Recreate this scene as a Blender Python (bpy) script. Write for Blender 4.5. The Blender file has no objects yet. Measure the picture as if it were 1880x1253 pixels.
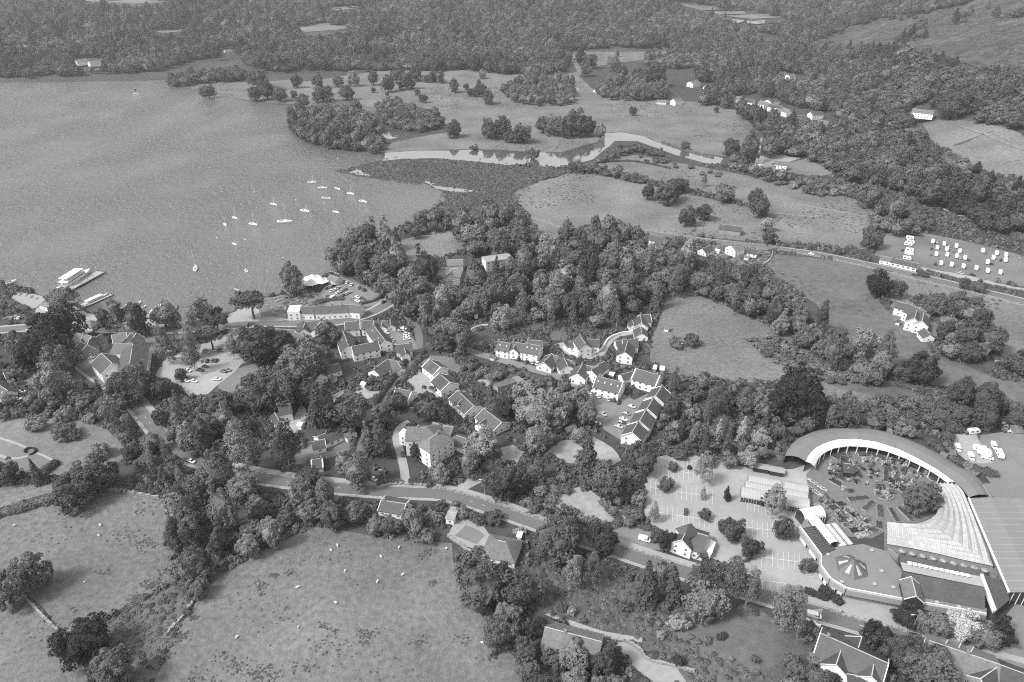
import bpy, bmesh, math, random
import numpy as np
from mathutils import Vector, Matrix, noise
from mathutils.geometry import delaunay_2d_cdt, tessellate_polygon

S = bpy.context.scene
COL = S.collection
R = math.radians
rnd = random.Random(7)

# ------------------------------------------------------------------ camera
CAM_H, FPX, PITCH = 212.0, 1303.0, R(29.5)
cd = bpy.data.cameras.new("camera")
cam = bpy.data.objects.new("camera", cd)
COL.objects.link(cam)
cam.location = (0, 0, CAM_H)
cam.rotation_euler = (math.pi / 2 - PITCH, 0, 0)
cd.sensor_fit = 'HORIZONTAL'
cd.angle = 2 * math.atan(940 / FPX)
cd.clip_start, cd.clip_end = 1.0, 30000
S.camera = cam
S.render.resolution_x, S.render.resolution_y = 1024, 682

# ------------------------------------------------------------------ light
SUN_EL, SUN_AZ = R(48), R(-114)          # azimuth from +Y (view direction) towards +X
w = bpy.data.worlds.new("World")
S.world = w
w.use_nodes = True
nt = w.node_tree
bg = nt.nodes["Background"]
sky = nt.nodes.new("ShaderNodeTexSky")
sky.sky_type = 'NISHITA'
sky.sun_disc = False
sky.sun_elevation = SUN_EL
sky.sun_rotation = SUN_AZ
sky.dust_density = 7.0
sky.air_density = 1.0
bw = nt.nodes.new("ShaderNodeRGBToBW")   # the photograph is black and white
nt.links.new(sky.outputs[0], bw.inputs[0])
# thin even cloud over the clear sky: half the light comes from the veil
veil = nt.nodes.new("ShaderNodeMath")
veil.operation = 'MULTIPLY_ADD'
veil.inputs[1].default_value = 0.5
veil.inputs[2].default_value = 3.0
nt.links.new(bw.outputs[0], veil.inputs[0])
nt.links.new(veil.outputs[0], bg.inputs[0])
bg.inputs[1].default_value = 0.125
sl = bpy.data.lights.new("sun", 'SUN')
sl.energy = 2.5
sl.angle = R(12)
sl.color = (1, 1, 1)
so = bpy.data.objects.new("sun", sl)
COL.objects.link(so)
sd = Vector((math.sin(SUN_AZ) * math.cos(SUN_EL), math.cos(SUN_AZ) * math.cos(SUN_EL), math.sin(SUN_EL)))
so.rotation_euler = sd.to_track_quat('Z', 'Y').to_euler()
so.location = (0, 0, 400)
vs = S.view_settings
vs.view_transform = 'Standard'
vs.look = 'None'
vs.exposure = 0.76
vs.gamma = 1.0
vs.use_curve_mapping = False
S.cycles.max_bounces = 5
S.cycles.diffuse_bounces = 2
S.cycles.glossy_bounces = 2
S.cycles.transmission_bounces = 2
S.cycles.volume_bounces = 0
S.cycles.use_denoising = False
S.cycles.filter_width = 1.1

# ------------------------------------------------------------------ terrain
FOOT = [(900, 150), (620, 420), (470, 590), (390, 780), (430, 1090), (620, 1500), (800, 2000), (1200, 2900)]

def sstep(a, b, x):
    t = np.clip((x - a) / (b - a), 0, 1)
    return t * t * (3 - 2 * t)

def vnoise(x, y, s, seed):
    # smooth value noise, vectorised
    x = np.asarray(x, float) / s
    y = np.asarray(y, float) / s
    xi, yi = np.floor(x), np.floor(y)
    fx, fy = x - xi, y - yi
    fx, fy = fx * fx * (3 - 2 * fx), fy * fy * (3 - 2 * fy)
    def hsh(i, j):
        v = np.sin(i * 127.1 + j * 311.7 + seed * 74.7) * 43758.5453
        return v - np.floor(v)
    a, b = hsh(xi, yi), hsh(xi + 1, yi)
    c, d = hsh(xi, yi + 1), hsh(xi + 1, yi + 1)
    return (a * (1 - fx) + b * fx) * (1 - fy) + (c * (1 - fx) + d * fx) * fy

def H(x, y):
    x = np.asarray(x, float)
    y = np.asarray(y, float)
    fy = np.array([p[1] for p in FOOT], float)
    fx = np.array([p[0] for p in FOOT], float)
    foot = np.interp(y, fy, fx)
    s = np.maximum(x - foot, 0)
    hill = 0.30 * s * sstep(0, 160, s)
    hill = 215 * (1 - np.exp(-hill / 215)) * sstep(3300, 1700, y) * sstep(430, 720, y)
    hill = hill * (0.82 + 0.36 * vnoise(x, y, 230, 3)) + (vnoise(x, y, 60, 5) - .5) * 9 * sstep(30, 130, hill)
    far = sstep(1650, 2900, y) * (35 + 120 * vnoise(x, y, 900, 9) + 45 * vnoise(x, y, 330, 11))
    far = far * (1 - 0.75 * np.exp(-((x - (560 + (y - 1800) * .25)) / 230) ** 2))
    far += sstep(3000, 5200, y) * 90
    left = sstep(1250, 1800, y) * sstep(-350, -800, x) * 32 * vnoise(x, y, 300, 15)
    return hill + far + left

def h1(x, y):
    return float(H(np.array([x]), np.array([y]))[0])

_u = (0, math.sin(PITCH), math.cos(PITCH))
_f = (0, math.cos(PITCH), -math.sin(PITCH))

def ray(px, py):
    a, b = (px - 940) / FPX, -(py - 626.5) / FPX
    return Vector((a, _f[1] + b * _u[1], _f[2] + b * _u[2]))

def at(px, py, z=0.0):
    """the point of the valley plane (height z) seen at a pixel of the photograph"""
    d = ray(px, py)
    t = (z - CAM_H) / d.z
    return Vector((d.x * t, d.y * t, z))

def atg(px, py, z=0.0):
    """the point on the terrain (+z) seen at a pixel"""
    d = ray(px, py)
    t = np.linspace(150, 7000, 3000)
    zz = CAM_H + d.z * t
    hh = H(d.x * t, d.y * t) + z
    k = int(np.argmax(zz <= hh)) if (zz <= hh).any() else len(t) - 1
    if k > 0:
        f0, f1 = zz[k - 1] - hh[k - 1], zz[k] - hh[k]
        tt = t[k - 1] + (t[k] - t[k - 1]) * f0 / (f0 - f1 + 1e-9)
    else:
        tt = t[0]
    x, y = d.x * tt, d.y * tt
    return Vector((x, y, h1(x, y)))

def proj(x, y, z):
    """pixel of a world point (arrays welcome)"""
    dz = z - CAM_H
    dep = y * _f[1] + dz * _f[2]
    up = y * _u[1] + dz * _u[2]
    return 940 + FPX * x / dep, 626.5 - FPX * up / dep, dep

def inpoly(px, py, poly):
    px, py = np.asarray(px), np.asarray(py)
    r = np.zeros(px.shape, bool)
    n = len(poly)
    for i in range(n):
        x0, y0 = poly[i]
        x1, y1 = poly[(i + 1) % n]
        if y0 == y1:
            continue
        c = ((y0 > py) != (y1 > py)) & (px < (x1 - x0) * (py - y0) / (y1 - y0) + x0)
        r ^= c
    return r

# ------------------------------------------------------------------ materials
MATS = {}

def mat(name, base, var=0.25, scale=1.0, rough=0.85, spec=0.3, bump=0.0, bscale=None, obj=False, rand=0.0,
        big=None, bigvar=0.2, emit=0, trans=0.0, metal=0.0, stripes=None, brick=None, det=4, nr=.6, transl=0.0, wbig=0):
    """grey procedural material: two noises, optional large patches, stripes or courses"""
    if name in MATS:
        return MATS[name]
    m = bpy.data.materials.new(name)
    m.use_nodes = True
    MATS[name] = m
    t = m.node_tree
    N, L = t.nodes, t.links
    p = N["Principled BSDF"]
    p.inputs["Roughness"].default_value = rough
    p.inputs["Specular IOR Level"].default_value = spec
    p.inputs["Metallic"].default_value = metal
    if obj:
        tc = N.new("ShaderNodeTexCoord")
        co = tc.outputs["Object"]
    else:
        ge = N.new("ShaderNodeNewGeometry")
        co = ge.outputs["Position"]
    def math_(op, a, b):
        n = N.new("ShaderNodeMath")
        n.operation = op
        for i, v in enumerate((a, b)):
            if isinstance(v, (int, float)):
                n.inputs[i].default_value = v
            else:
                L.new(v, n.inputs[i])
        return n.outputs[0]
    def noise_(s, det=4, r=.6):
        n = N.new("ShaderNodeTexNoise")
        n.inputs["Scale"].default_value = s
        n.inputs["Detail"].default_value = det
        n.inputs["Roughness"].default_value = r
        L.new(co, n.inputs["Vector"])
        return n.outputs["Fac"]
    n1 = noise_(scale, det, nr)
    fac = math_('MULTIPLY_ADD', n1, var * 2.4)
    fac.node.inputs[2].default_value = 1 - var * 1.2
    if big:
        nb = noise_(big, 3, .5)
        f2 = math_('MULTIPLY_ADD', nb, bigvar * 2.6)
        f2.node.inputs[2].default_value = 1 - bigvar * 1.3
        fac = math_('MULTIPLY', fac, f2)
    if wbig:      # stands of different kinds over the land
        gw = N.new("ShaderNodeNewGeometry")
        nw = N.new("ShaderNodeTexNoise")
        nw.inputs["Scale"].default_value = .006
        nw.inputs["Detail"].default_value = 4
        L.new(gw.outputs["Position"], nw.inputs["Vector"])
        f5 = math_('MULTIPLY_ADD', nw.outputs["Fac"], wbig * 4)
        f5.node.inputs[2].default_value = 1 - wbig * 2
        fac = math_('MULTIPLY', fac, f5)
    if rand:
        oi = N.new("ShaderNodeObjectInfo")
        f3 = math_('MULTIPLY_ADD', oi.outputs["Random"], rand * 2)
        f3.node.inputs[2].default_value = 1 - rand
        fac = math_('MULTIPLY', fac, f3)
    if stripes:
        sc, amt, ang = stripes
        mp = N.new("ShaderNodeMapping")
        mp.inputs["Rotation"].default_value = (0, 0, ang)
        L.new(co, mp.inputs["Vector"])
        wv = N.new("ShaderNodeTexWave")
        wv.inputs["Scale"].default_value = sc
        wv.inputs["Distortion"].default_value = 0.6
        L.new(mp.outputs[0], wv.inputs["Vector"])
        f4 = math_('MULTIPLY_ADD', wv.outputs["Fac"], amt)
        f4.node.inputs[2].default_value = 1 - amt / 2
        fac = math_('MULTIPLY', fac, f4)
    if brick:
        bw_, bh_, dark = brick
        bt = N.new("ShaderNodeTexBrick")
        bt.inputs["Scale"].default_value = 1.0
        bt.inputs["Brick Width"].default_value = bw_
        bt.inputs["Row Height"].default_value = bh_
        bt.inputs["Mortar Size"].default_value = min(bw_, bh_) * .06
        bt.inputs["Color1"].default_value = (1, 1, 1, 1)
        bt.inputs["Color2"].default_value = (.82, .82, .82, 1)
        bt.inputs["Mortar"].default_value = (dark, dark, dark, 1)
        uv = N.new("ShaderNodeUVMap")
        L.new(uv.outputs[0], bt.inputs["Vector"])
        fac = math_('MULTIPLY', fac, bt.outputs["Color"])
    v = math_('MULTIPLY', fac, base)
    cl = N.new("ShaderNodeClamp")
    cl.inputs["Max"].default_value = 0.92
    L.new(v, cl.inputs[0])
    L.new(cl.outputs[0], p.inputs["Base Color"])
    if bump:
        bp = N.new("ShaderNodeBump")
        bp.inputs["Strength"].default_value = bump
        bp.inputs["Distance"].default_value = 0.5
        nb2 = noise_(bscale or scale * 2, 3, .6)
        L.new(nb2, bp.inputs["Height"])
        L.new(bp.outputs[0], p.inputs["Normal"])
    if transl:
        # leaves let some of the light through
        tr = N.new("ShaderNodeBsdfTranslucent")
        L.new(cl.outputs[0], tr.inputs["Color"])
        mx = N.new("ShaderNodeMixShader")
        mx.inputs[0].default_value = transl
        L.new(p.outputs[0], mx.inputs[1])
        L.new(tr.outputs[0], mx.inputs[2])
        L.new(mx.outputs[0], N["Material Output"].inputs["Surface"])
    return m

def grass(name, base, **k):
    a = dict(var=.60, scale=.42, rough=.95, spec=.1, bump=.7, bscale=1.2, big=.022, bigvar=.42, det=5, nr=.62)
    a.update(k)
    return mat(name, base, **a)

M_TERRAIN = grass("rough_ground", .062, var=.5, scale=.16, big=.012, bigvar=.3)
M_FELL = grass("fell_grass", .07, var=.9, scale=.06, big=.012, bigvar=.5, stripes=(.012, .18, .9))
M_FIELD = grass("pasture", .142)
M_FIELD2 = grass("pasture_pale", .155)
M_FIELD3 = grass("pasture_rough", .115, var=.45, scale=.22)
M_LAWN = grass("lawn", .15, var=.12, bump=.15)
M_HAY = grass("long_dry_grass", .155, var=.45, scale=.3)
M_BRACKEN = grass("bracken", .10, var=.5, scale=.5, bump=1.0)
M_REED = grass("reeds", .085, var=.4, scale=.18, bump=1.0)
M_ROAD = mat("asphalt", .125, var=.12, scale=.6, big=.06, bigvar=.12, rough=.9)
M_PAVE = mat("pavement", .28, var=.15, scale=.8, rough=.9)
M_PARK = mat("car_park_asphalt", .28, var=.14, scale=.35, big=.05, bigvar=.22, rough=.9)
M_PARKD = mat("car_park_dark", .17, var=.15, scale=.35, big=.06, bigvar=.15, rough=.9)
M_GRAVEL = mat("gravel", .27, var=.35, scale=.35, big=.06, bigvar=.3, rough=.95)
M_CONC = mat("concrete", .26, var=.2, scale=.5, rough=.9)
M_PLAZA = mat("plaza_paving", .14, var=.22, scale=.4, rough=.9)
M_LINE = mat("white_line", .56, var=.12, scale=2)
M_WHITE = mat("white_render", .80, var=.06, scale=.5, rough=.9, big=.12, bigvar=.06)
M_CREAM = mat("cream_render", .62, var=.1, scale=.5, rough=.9)
M_STONE = mat("grey_stone", .26, var=.5, scale=1.4, rough=.95, bump=.6)
M_STONEL = mat("pale_stone", .30, var=.9, scale=1.6, rough=.95, bump=.8)
M_SLATE = mat("slate", .068, var=.3, scale=1.1, rough=.55, spec=.5, big=.2, bigvar=.2, obj=True, brick=(1.0, .5, .72), rand=.16)
M_SLATE2 = mat("pale_slate", .15, var=.35, scale=1.0, rough=.7, spec=.4, big=.2, bigvar=.25, obj=True, brick=(1.0, .5, .74), rand=.12)
M_GLASS = mat("window_glass", .03, var=.2, scale=1, rough=.08, spec=.8)
M_TRIM = mat("white_trim", .72, var=.05)
M_RIDGE = mat("ridge_tile", .38, var=.2)
M_WOOD = mat("weathered_wood", .30, var=.35, scale=2.0, rough=.9)
M_DARK = mat("dark_metal_and_recess_shade", .04, var=.2, rough=.5)
M_METAL = mat("galvanised_metal", .42, var=.12, rough=.45, metal=.3)
M_ROOFM = mat("grey_sheet_roof", .165, var=.06, scale=.4, rough=.6, big=.05, bigvar=.08, obj=True, stripes=(.9, .05, .6), rand=.07)
M_FLATR = mat("flat_felt_roof", .17, var=.12, scale=.3, rough=.8, big=.07, bigvar=.16)
M_POLY = mat("white_polythene", .6, var=.08, scale=.6, rough=.4)
M_TYRE = mat("tyre", .025, var=.1)
M_SHEEP = mat("fleece", .6, var=.2, scale=9, obj=True)
M_SOIL = mat("dark_soil", .09, var=.4, scale=.8)
M_BARK = mat("bark", .09, var=.4, scale=1.5, rough=.95)
M_BARKP = mat("pale_bark", .34, var=.4, scale=1.5, rough=.95)

def leaf(name, base, var=.42, scale=.85, rand=.28, wbig=0):
    return mat(name, base, var=var, scale=scale, rough=.75, spec=.15, obj=True, rand=rand, transl=.12, wbig=wbig)

M_LEAF = leaf("leaf_mid", .152)
M_LEAFD = leaf("leaf_dark", .094)
M_LEAFL = leaf("leaf_light", .22)
M_LEAFX = leaf("leaf_very_dark", .048)
M_LEAFP = leaf("leaf_pale", .29, rand=.1)
M_BLOSS = leaf("blossom", .42, rand=.05)
M_FARL = leaf("leaf_far", .15, rand=.30)

def water_mat():
    m = bpy.data.materials.new("lake_water")
    m.use_nodes = True
    N, L = m.node_tree.nodes, m.node_tree.links
    p = N["Principled BSDF"]
    p.inputs["Base Color"].default_value = (.125, .125, .125, 1)
    p.inputs["Roughness"].default_value = .16
    p.inputs["IOR"].default_value = 1.65
    p.inputs["Specular IOR Level"].default_value = .5
    ge = N.new("ShaderNodeNewGeometry")
    mp = N.new("ShaderNodeMapping")
    mp.inputs["Rotation"].default_value = (0, 0, R(-12))
    mp.inputs["Scale"].default_value = (1, .62, 1)
    L.new(ge.outputs["Position"], mp.inputs["Vector"])
    n1 = N.new("ShaderNodeTexNoise")
    n1.inputs["Scale"].default_value = .21
    n1.inputs["Detail"].default_value = 5
    n1.inputs["Roughness"].default_value = .65
    L.new(mp.outputs[0], n1.inputs["Vector"])
    # gusts: where the wind roughens the lake
    n2 = N.new("ShaderNodeTexNoise")
    n2.inputs["Scale"].default_value = .014
    n2.inputs["Detail"].default_value = 5
    L.new(mp.outputs[0], n2.inputs["Vector"])
    mr = N.new("ShaderNodeMapRange")
    mr.inputs["From Min"].default_value = .38
    mr.inputs["From Max"].default_value = .66
    mr.inputs["To Min"].default_value = 2.0
    mr.inputs["To Max"].default_value = 4.6
    L.new(n2.outputs["Fac"], mr.inputs["Value"])
    bp = N.new("ShaderNodeBump")
    bp.inputs["Strength"].default_value = 1.0
    L.new(mr.outputs[0], bp.inputs["Distance"])
    L.new(n1.outputs["Fac"], bp.inputs["Height"])
    L.new(bp.outputs[0], p.inputs["Normal"])
    m.name = "lake_water"
    MATS["lake_water"] = m
    return m
M_WATER = water_mat()

def river_mat():
    m = bpy.data.materials.new("river_water")
    m.use_nodes = True
    N, L = m.node_tree.nodes, m.node_tree.links
    p = N["Principled BSDF"]
    p.inputs["Base Color"].default_value = (.10, .10, .10, 1)
    p.inputs["Roughness"].default_value = .06
    p.inputs["IOR"].default_value = 3.2
    p.inputs["Specular IOR Level"].default_value = 1.0
    ge = N.new("ShaderNodeNewGeometry")
    n1 = N.new("ShaderNodeTexNoise")
    n1.inputs["Scale"].default_value = .4
    L.new(ge.outputs["Position"], n1.inputs["Vector"])
    bp = N.new("ShaderNodeBump")
    bp.inputs["Strength"].default_value = .05
    L.new(n1.outputs["Fac"], bp.inputs["Height"])
    L.new(bp.outputs[0], p.inputs["Normal"])
    return m
M_RIVER = river_mat()

# ------------------------------------------------------------------ mesh helpers
def link(o, parent=None):
    COL.objects.link(o)
    if parent is not None:
        o.parent = parent
    return o

def obj(name, me, m=None, parent=None, loc=None, rz=0.0):
    o = bpy.data.objects.new(name, me)
    if m is not None and me is not None:
        if len(me.materials) == 0:
            me.materials.append(m)
        elif me.materials[0] is not m:
            o.material_slots[0].link = 'OBJECT'
            o.material_slots[0].material = m
    if loc is not None:
        o.location = loc
    if rz:
        o.rotation_euler.z = rz
    return link(o, parent)

def empty(name, loc, rz=0.0):
    o = bpy.data.objects.new(name, None)
    o.location = loc
    o.rotation_euler.z = rz
    o.empty_display_size = .5
    return link(o)

def tag(o, label=None, cat=None, group=None, kind=None):
    if label:
        o["label"] = label
    if cat:
        o["category"] = cat
    if group:
        o["group"] = group
    if kind:
        o["kind"] = kind
    return o

def struct(o):
    o["kind"] = "structure"
    return o

class MB:
    """collects faces, builds one mesh; several materials by index; optional uv in metres"""
    def __init__(s):
        s.v, s.f, s.m = [], [], []
    def add(s, vs, fs, mi=0):
        b = len(s.v)
        s.v += [tuple(p) for p in vs]
        s.f += [tuple(b + i for i in f) for f in fs]
        s.m += [mi] * len(fs)
        return s
    def box(s, x0, x1, y0, y1, z0, z1, mi=0, M=None):
        vs = [(x0, y0, z0), (x1, y0, z0), (x1, y1, z0), (x0, y1, z0), (x0, y0, z1), (x1, y0, z1), (x1, y1, z1), (x0, y1, z1)]
        if M is not None:
            vs = [M @ Vector(p) for p in vs]
        return s.add(vs, [(3, 2, 1, 0), (4, 5, 6, 7), (0, 1, 5, 4), (1, 2, 6, 5), (2, 3, 7, 6), (3, 0, 4, 7)], mi)
    def prism(s, pts, z0, z1, mi=0, top=True):
        """vertical prism over a ccw polygon; z0/z1 numbers or per-point lists"""
        n = len(pts)
        a = z0 if isinstance(z0, (list, tuple)) else [z0] * n
        b = z1 if isinstance(z1, (list, tuple)) else [z1] * n
        vs = [(p[0], p[1], a[i]) for i, p in enumerate(pts)] + [(p[0], p[1], b[i]) for i, p in enumerate(pts)]
        fs = [(i, (i + 1) % n, n + (i + 1) % n, n + i) for i in range(n)]
        if top:
            tri = tessellate_polygon([[Vector((p[0], p[1], 0)) for p in pts]])
            fs += [tuple(n + i for i in t) for t in tri]
        return s.add(vs, fs, mi)
    def tube(s, pts, rad, seg=6, mi=0):
        """tapered tube along points; rad number or list"""
        n = len(pts)
        rr = rad if isinstance(rad, (list, tuple)) else [rad] * n
        vs, fs = [], []
        for i, p in enumerate(pts):
            p = Vector(p)
            d = (Vector(pts[min(i + 1, n - 1)]) - Vector(pts[max(i - 1, 0)])).normalized()
            a = d.orthogonal().normalized()
            b = d.cross(a)
            for k in range(seg):
                t = 2 * math.pi * k / seg
                vs.append(p + (a * math.cos(t) + b * math.sin(t)) * rr[i])
        for i in range(n - 1):
            for k in range(seg):
                k2 = (k + 1) % seg
                fs.append((i * seg + k, i * seg + k2, (i + 1) * seg + k2, (i + 1) * seg + k))
        fs.append(tuple(range((n - 1) * seg, n * seg)))
        fs.append(tuple(reversed(range(seg))))
        return s.add(vs, fs, mi)
    def lathe(s, prof, seg=12, mi=0, c=(0, 0, 0)):
        vs, fs = [], []
        n = len(prof)
        for r_, z in prof:
            for k in range(seg):
                t = 2 * math.pi * k / seg
                vs.append((c[0] + r_ * math.cos(t), c[1] + r_ * math.sin(t), c[2] + z))
        for i in range(n - 1):
            for k in range(seg):
                k2 = (k + 1) % seg
                fs.append((i * seg + k, i * seg + k2, (i + 1) * seg + k2, (i + 1) * seg + k))
        fs.append(tuple(range((n - 1) * seg, n * seg)))
        return s.add(vs, fs, mi)
    def mesh(s, name, *ms):
        me = bpy.data.meshes.new(name)
        me.from_pydata(s.v, [], s.f)
        for m in ms:
            me.materials.append(m)
        if len(ms) > 1:
            me.polygons.foreach_set("material_index", s.m)
        me.update()
        return me
    def build(s, name, m, parent=None, loc=None, rz=0.0):
        ms = m if isinstance(m, (list, tuple)) else [m]
        return obj(name, s.mesh(name, *ms), None, parent, loc, rz)

def uv_plane(me):
    """metre uv on every face, v up the slope"""
    uvl = me.uv_layers.new(name="uv")
    for p in me.polygons:
        n = p.normal
        v = Vector((0, 0, 1)) - n * n.z
        if v.length < 1e-3:
            v = Vector((0, 1, 0))
        v.normalize()
        u = v.cross(n)
        for li in p.loop_indices:
            c = me.vertices[me.loops[li].vertex_index].co
            uvl.data[li].uv = (c.dot(u), c.dot(v))

def densify(pts, step, rough=0.0, closed=True, seed=1):
    out = []
    n = len(pts)
    for i in range(n if closed else n - 1):
        a, b = Vector(pts[i]), Vector(pts[(i + 1) % n])
        k = max(1, int((b - a).length / step))
        for j in range(k):
            p = a.lerp(b, j / k)
            if rough:
                q = noise.noise_vector(Vector((p.x / (step * 3), p.y / (step * 3), seed * 3.7)))
                q2 = noise.noise_vector(Vector((p.x / step, p.y / step, seed * 9.1)))
                p = p + Vector((q.x * 1.4 + q2.x * .6, q.y * 1.4 + q2.y * .6)) * rough
            out.append(p)
    if not closed:
        out.append(Vector(pts[-1]))
    return out

PATCHES, ROADS, HOUSES, VIS = [], [], [], []

def vis(x, y, z):
    a = proj(x, y, z)
    if -20 < a[0] < 1900:
        VIS.append((float(a[0]), float(a[1]), float(a[2])))

def patch(name, px, m, z=0.03, rough=0.0, step=None, drape=False, world=False, grid=None, parent=None):
    """a flat (or draped) sheet of ground whose outline is given as pixels of the photograph"""
    if world:
        pts = [Vector((p[0], p[1])) for p in px]
    else:
        pts = [Vector((atg(*p) if drape else at(*p))[:2]) for p in px]
    PATCHES.append((name, [(p.x, p.y) for p in pts]))
    if step:
        pts = densify(pts, step, rough, True, sum(map(ord, name)))
    verts = list(pts)
    n = len(verts)
    edges = [(i, (i + 1) % n) for i in range(n)]
    if drape:
        g = grid or 12
        xs = [p.x for p in pts]
        ys = [p.y for p in pts]
        gx, gy = np.meshgrid(np.arange(min(xs), max(xs), g), np.arange(min(ys), max(ys), g))
        ok = inpoly(gx.ravel(), gy.ravel(), [(p.x, p.y) for p in pts])
        verts += [Vector((a, b)) for a, b in zip(gx.ravel()[ok], gy.ravel()[ok])]
    vo, _, fo, *_ = delaunay_2d_cdt(verts, edges, [], 1, 1e-4)
    zz = H(np.array([v.x for v in vo]), np.array([v.y for v in vo])) if drape else np.zeros(len(vo))
    me = bpy.data.meshes.new(name)
    fo = [tuple(f) if (vo[f[1]] - vo[f[0]]).cross(vo[f[2]] - vo[f[0]]) > 0 else tuple(reversed(f)) for f in fo]
    me.from_pydata([(v.x, v.y, zz[i] + z) for i, v in enumerate(vo)], [], fo)
    me.update()
    o = obj(name, me, m, parent)
    if parent is None:
        struct(o)
    return o

def ribbon_pts(px, drape=False, world=False, step=3.0):
    """smooth line through pixels, as evenly spaced world points"""
    P = [Vector((p[0], p[1])) for p in px] if world else [Vector((atg(*p) if drape else at(*p))[:2]) for p in px]
    out = []
    for i in range(len(P) - 1):
        p0, p1, p2, p3 = P[max(i - 1, 0)], P[i], P[i + 1], P[min(i + 2, len(P) - 1)]
        k = max(2, int((p2 - p1).length / step))
        for j in range(k):
            t = j / k
            out.append(.5 * ((2 * p1) + (p2 - p0) * t + (2 * p0 - 5 * p1 + 4 * p2 - p3) * t * t + (3 * p1 - p0 - 3 * p2 + p3) * t ** 3))
    out.append(P[-1])
    return out

def side(pts, i):
    d = pts[min(i + 1, len(pts) - 1)] - pts[max(i - 1, 0)]
    if d.length < 1e-6:
        d = Vector((1, 0))
    d.normalize()
    return Vector((-d.y, d.x))

def ribbon(mb, pts, o0, o1, z, mi=0, z1=None, drape=False):
    vs, fs = [], []
    for i, p in enumerate(pts):
        s_ = side(pts, i)
        a, b = p + s_ * o0, p + s_ * o1
        vs += [(a.x, a.y, z + (h1(a.x, a.y) if drape else 0)), (b.x, b.y, (z if z1 is None else z1) + (h1(b.x, b.y) if drape else 0))]
    for i in range(len(pts) - 1):
        fs.append((2 * i, 2 * i + 2, 2 * i + 3, 2 * i + 1) if o0 < o1 else (2 * i, 2 * i + 1, 2 * i + 3, 2 * i + 2))
    mb.add(vs, fs, mi)

def dashes(mb, pts, off, wid, on, gap, z):
    """painted broken line along a road"""
    L = 0
    acc, run = [], []
    for i in range(len(pts)):
        if i:
            L += (pts[i] - pts[i - 1]).length
        if (L % (on + gap)) < on:
            run.append(i)
        else:
            if len(run) > 1:
                acc.append(run)
            run = []
    if len(run) > 1:
        acc.append(run)
    for r_ in acc:
        seg = [pts[i] for i in r_]
        ribbon(mb, seg, off - wid / 2, off + wid / 2, z)
# ------------------------------------------------------------------ terrain sheet
def lines(a, b, fine0, fine1, step, coarse):
    v = list(np.arange(fine0, fine1 + 1, step))
    x = fine0
    while x > a:
        x -= coarse
        v.insert(0, x)
    x = fine1
    while x < b:
        x += coarse
        v.append(x)
    return np.array(v, float)

def make_terrain():
    xs = lines(-6000, 7000, -1000, 1900, 20, 120)
    ys = lines(-600, 9000, 400, 3400, 20, 120)
    gx, gy = np.meshgrid(xs, ys)
    gz = H(gx, gy)
    vs = np.stack([gx.ravel(), gy.ravel(), gz.ravel()], 1)
    nx, ny = len(xs), len(ys)
    i = np.arange(nx * ny).reshape(ny, nx)
    f = np.stack([i[:-1, :-1], i[:-1, 1:], i[1:, 1:], i[1:, :-1]], -1).reshape(-1, 4)
    me = bpy.data.meshes.new("ground")
    me.from_pydata(vs.tolist(), [], f.tolist())
    me.polygons.foreach_set("use_smooth", [True] * len(me.polygons))
    me.update()
    struct(obj("ground", me, M_TERRAIN))
make_terrain()

# ------------------------------------------------------------------ water
LAKE = [(-500, 152), (-100, 146), (0, 143), (60, 139), (130, 136), (200, 133), (260, 131), (298, 128), (320, 121), (345, 113), (380, 106), (410, 103),
        (440, 99), (441, 106), (425, 112), (380, 119), (345, 126), (316, 136), (304, 148), (306, 156), (330, 159), (360, 164), (375, 175),
        (393, 178), (400, 172), (428, 171), (431, 181), (460, 187), (500, 191), (540, 196), (570, 192), (600, 187), (626, 184), (655, 190), (692, 204),
        (688, 209), (640, 201), (600, 198), (560, 201), (532, 208), (526, 222), (532, 238), (552, 256), (576, 270), (610, 272), (650, 277), (690, 281), (705, 283),
        (706, 293), (680, 299), (655, 305), (632, 314), (645, 320), (680, 325), (720, 330), (768, 337), (800, 344), (813, 353), (817, 368), (802, 380), (780, 389),
        (757, 408), (735, 416), (700, 434), (680, 438), (650, 447), (624, 463), (618, 480), (626, 494), (600, 506), (576, 512), (560, 530), (540, 538),
        (510, 541), (480, 546), (440, 552), (430, 572), (415, 575), (392, 581), (350, 583), (330, 590), (300, 589), (270, 584), (240, 577), (215, 573),
        (190, 576), (165, 574), (150, 568), (140, 558), (128, 550), (112, 546), (95, 549), (75, 543), (60, 535), (40, 530), (20, 524), (8, 516), (-20, 516), (-500, 560)]
patch("lake", LAKE, M_WATER, z=.05, rough=1.1, step=5)
RIVER = [(700, 282), (760, 277), (830, 277), (870, 275), (905, 280), (940, 278), (985, 280), (1030, 281), (1065, 270), (1095, 262), (1108, 246),
         (1140, 243), (1180, 250), (1210, 263), (1250, 273), (1290, 282), (1328, 291), (1320, 303), (1290, 299), (1240, 285), (1205, 272), (1170, 260),
         (1130, 259), (1106, 279), (1090, 293), (1060, 301), (1025, 309), (980, 305), (930, 303), (860, 296), (800, 291), (740, 292), (700, 296)]
patch("river", RIVER, M_RIVER, z=.09, rough=.7, step=5)
patch("pond", [(700, 243), (730, 238), (760, 235), (772, 240), (745, 252), (715, 256), (698, 252)], M_RIVER, z=.09, rough=.5, step=4)
patch("upper_river", [(1397, 234), (1404, 234), (1409, 262), (1400, 280), (1382, 285), (1395, 262)], M_RIVER, z=.15, rough=.4, step=4)
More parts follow.
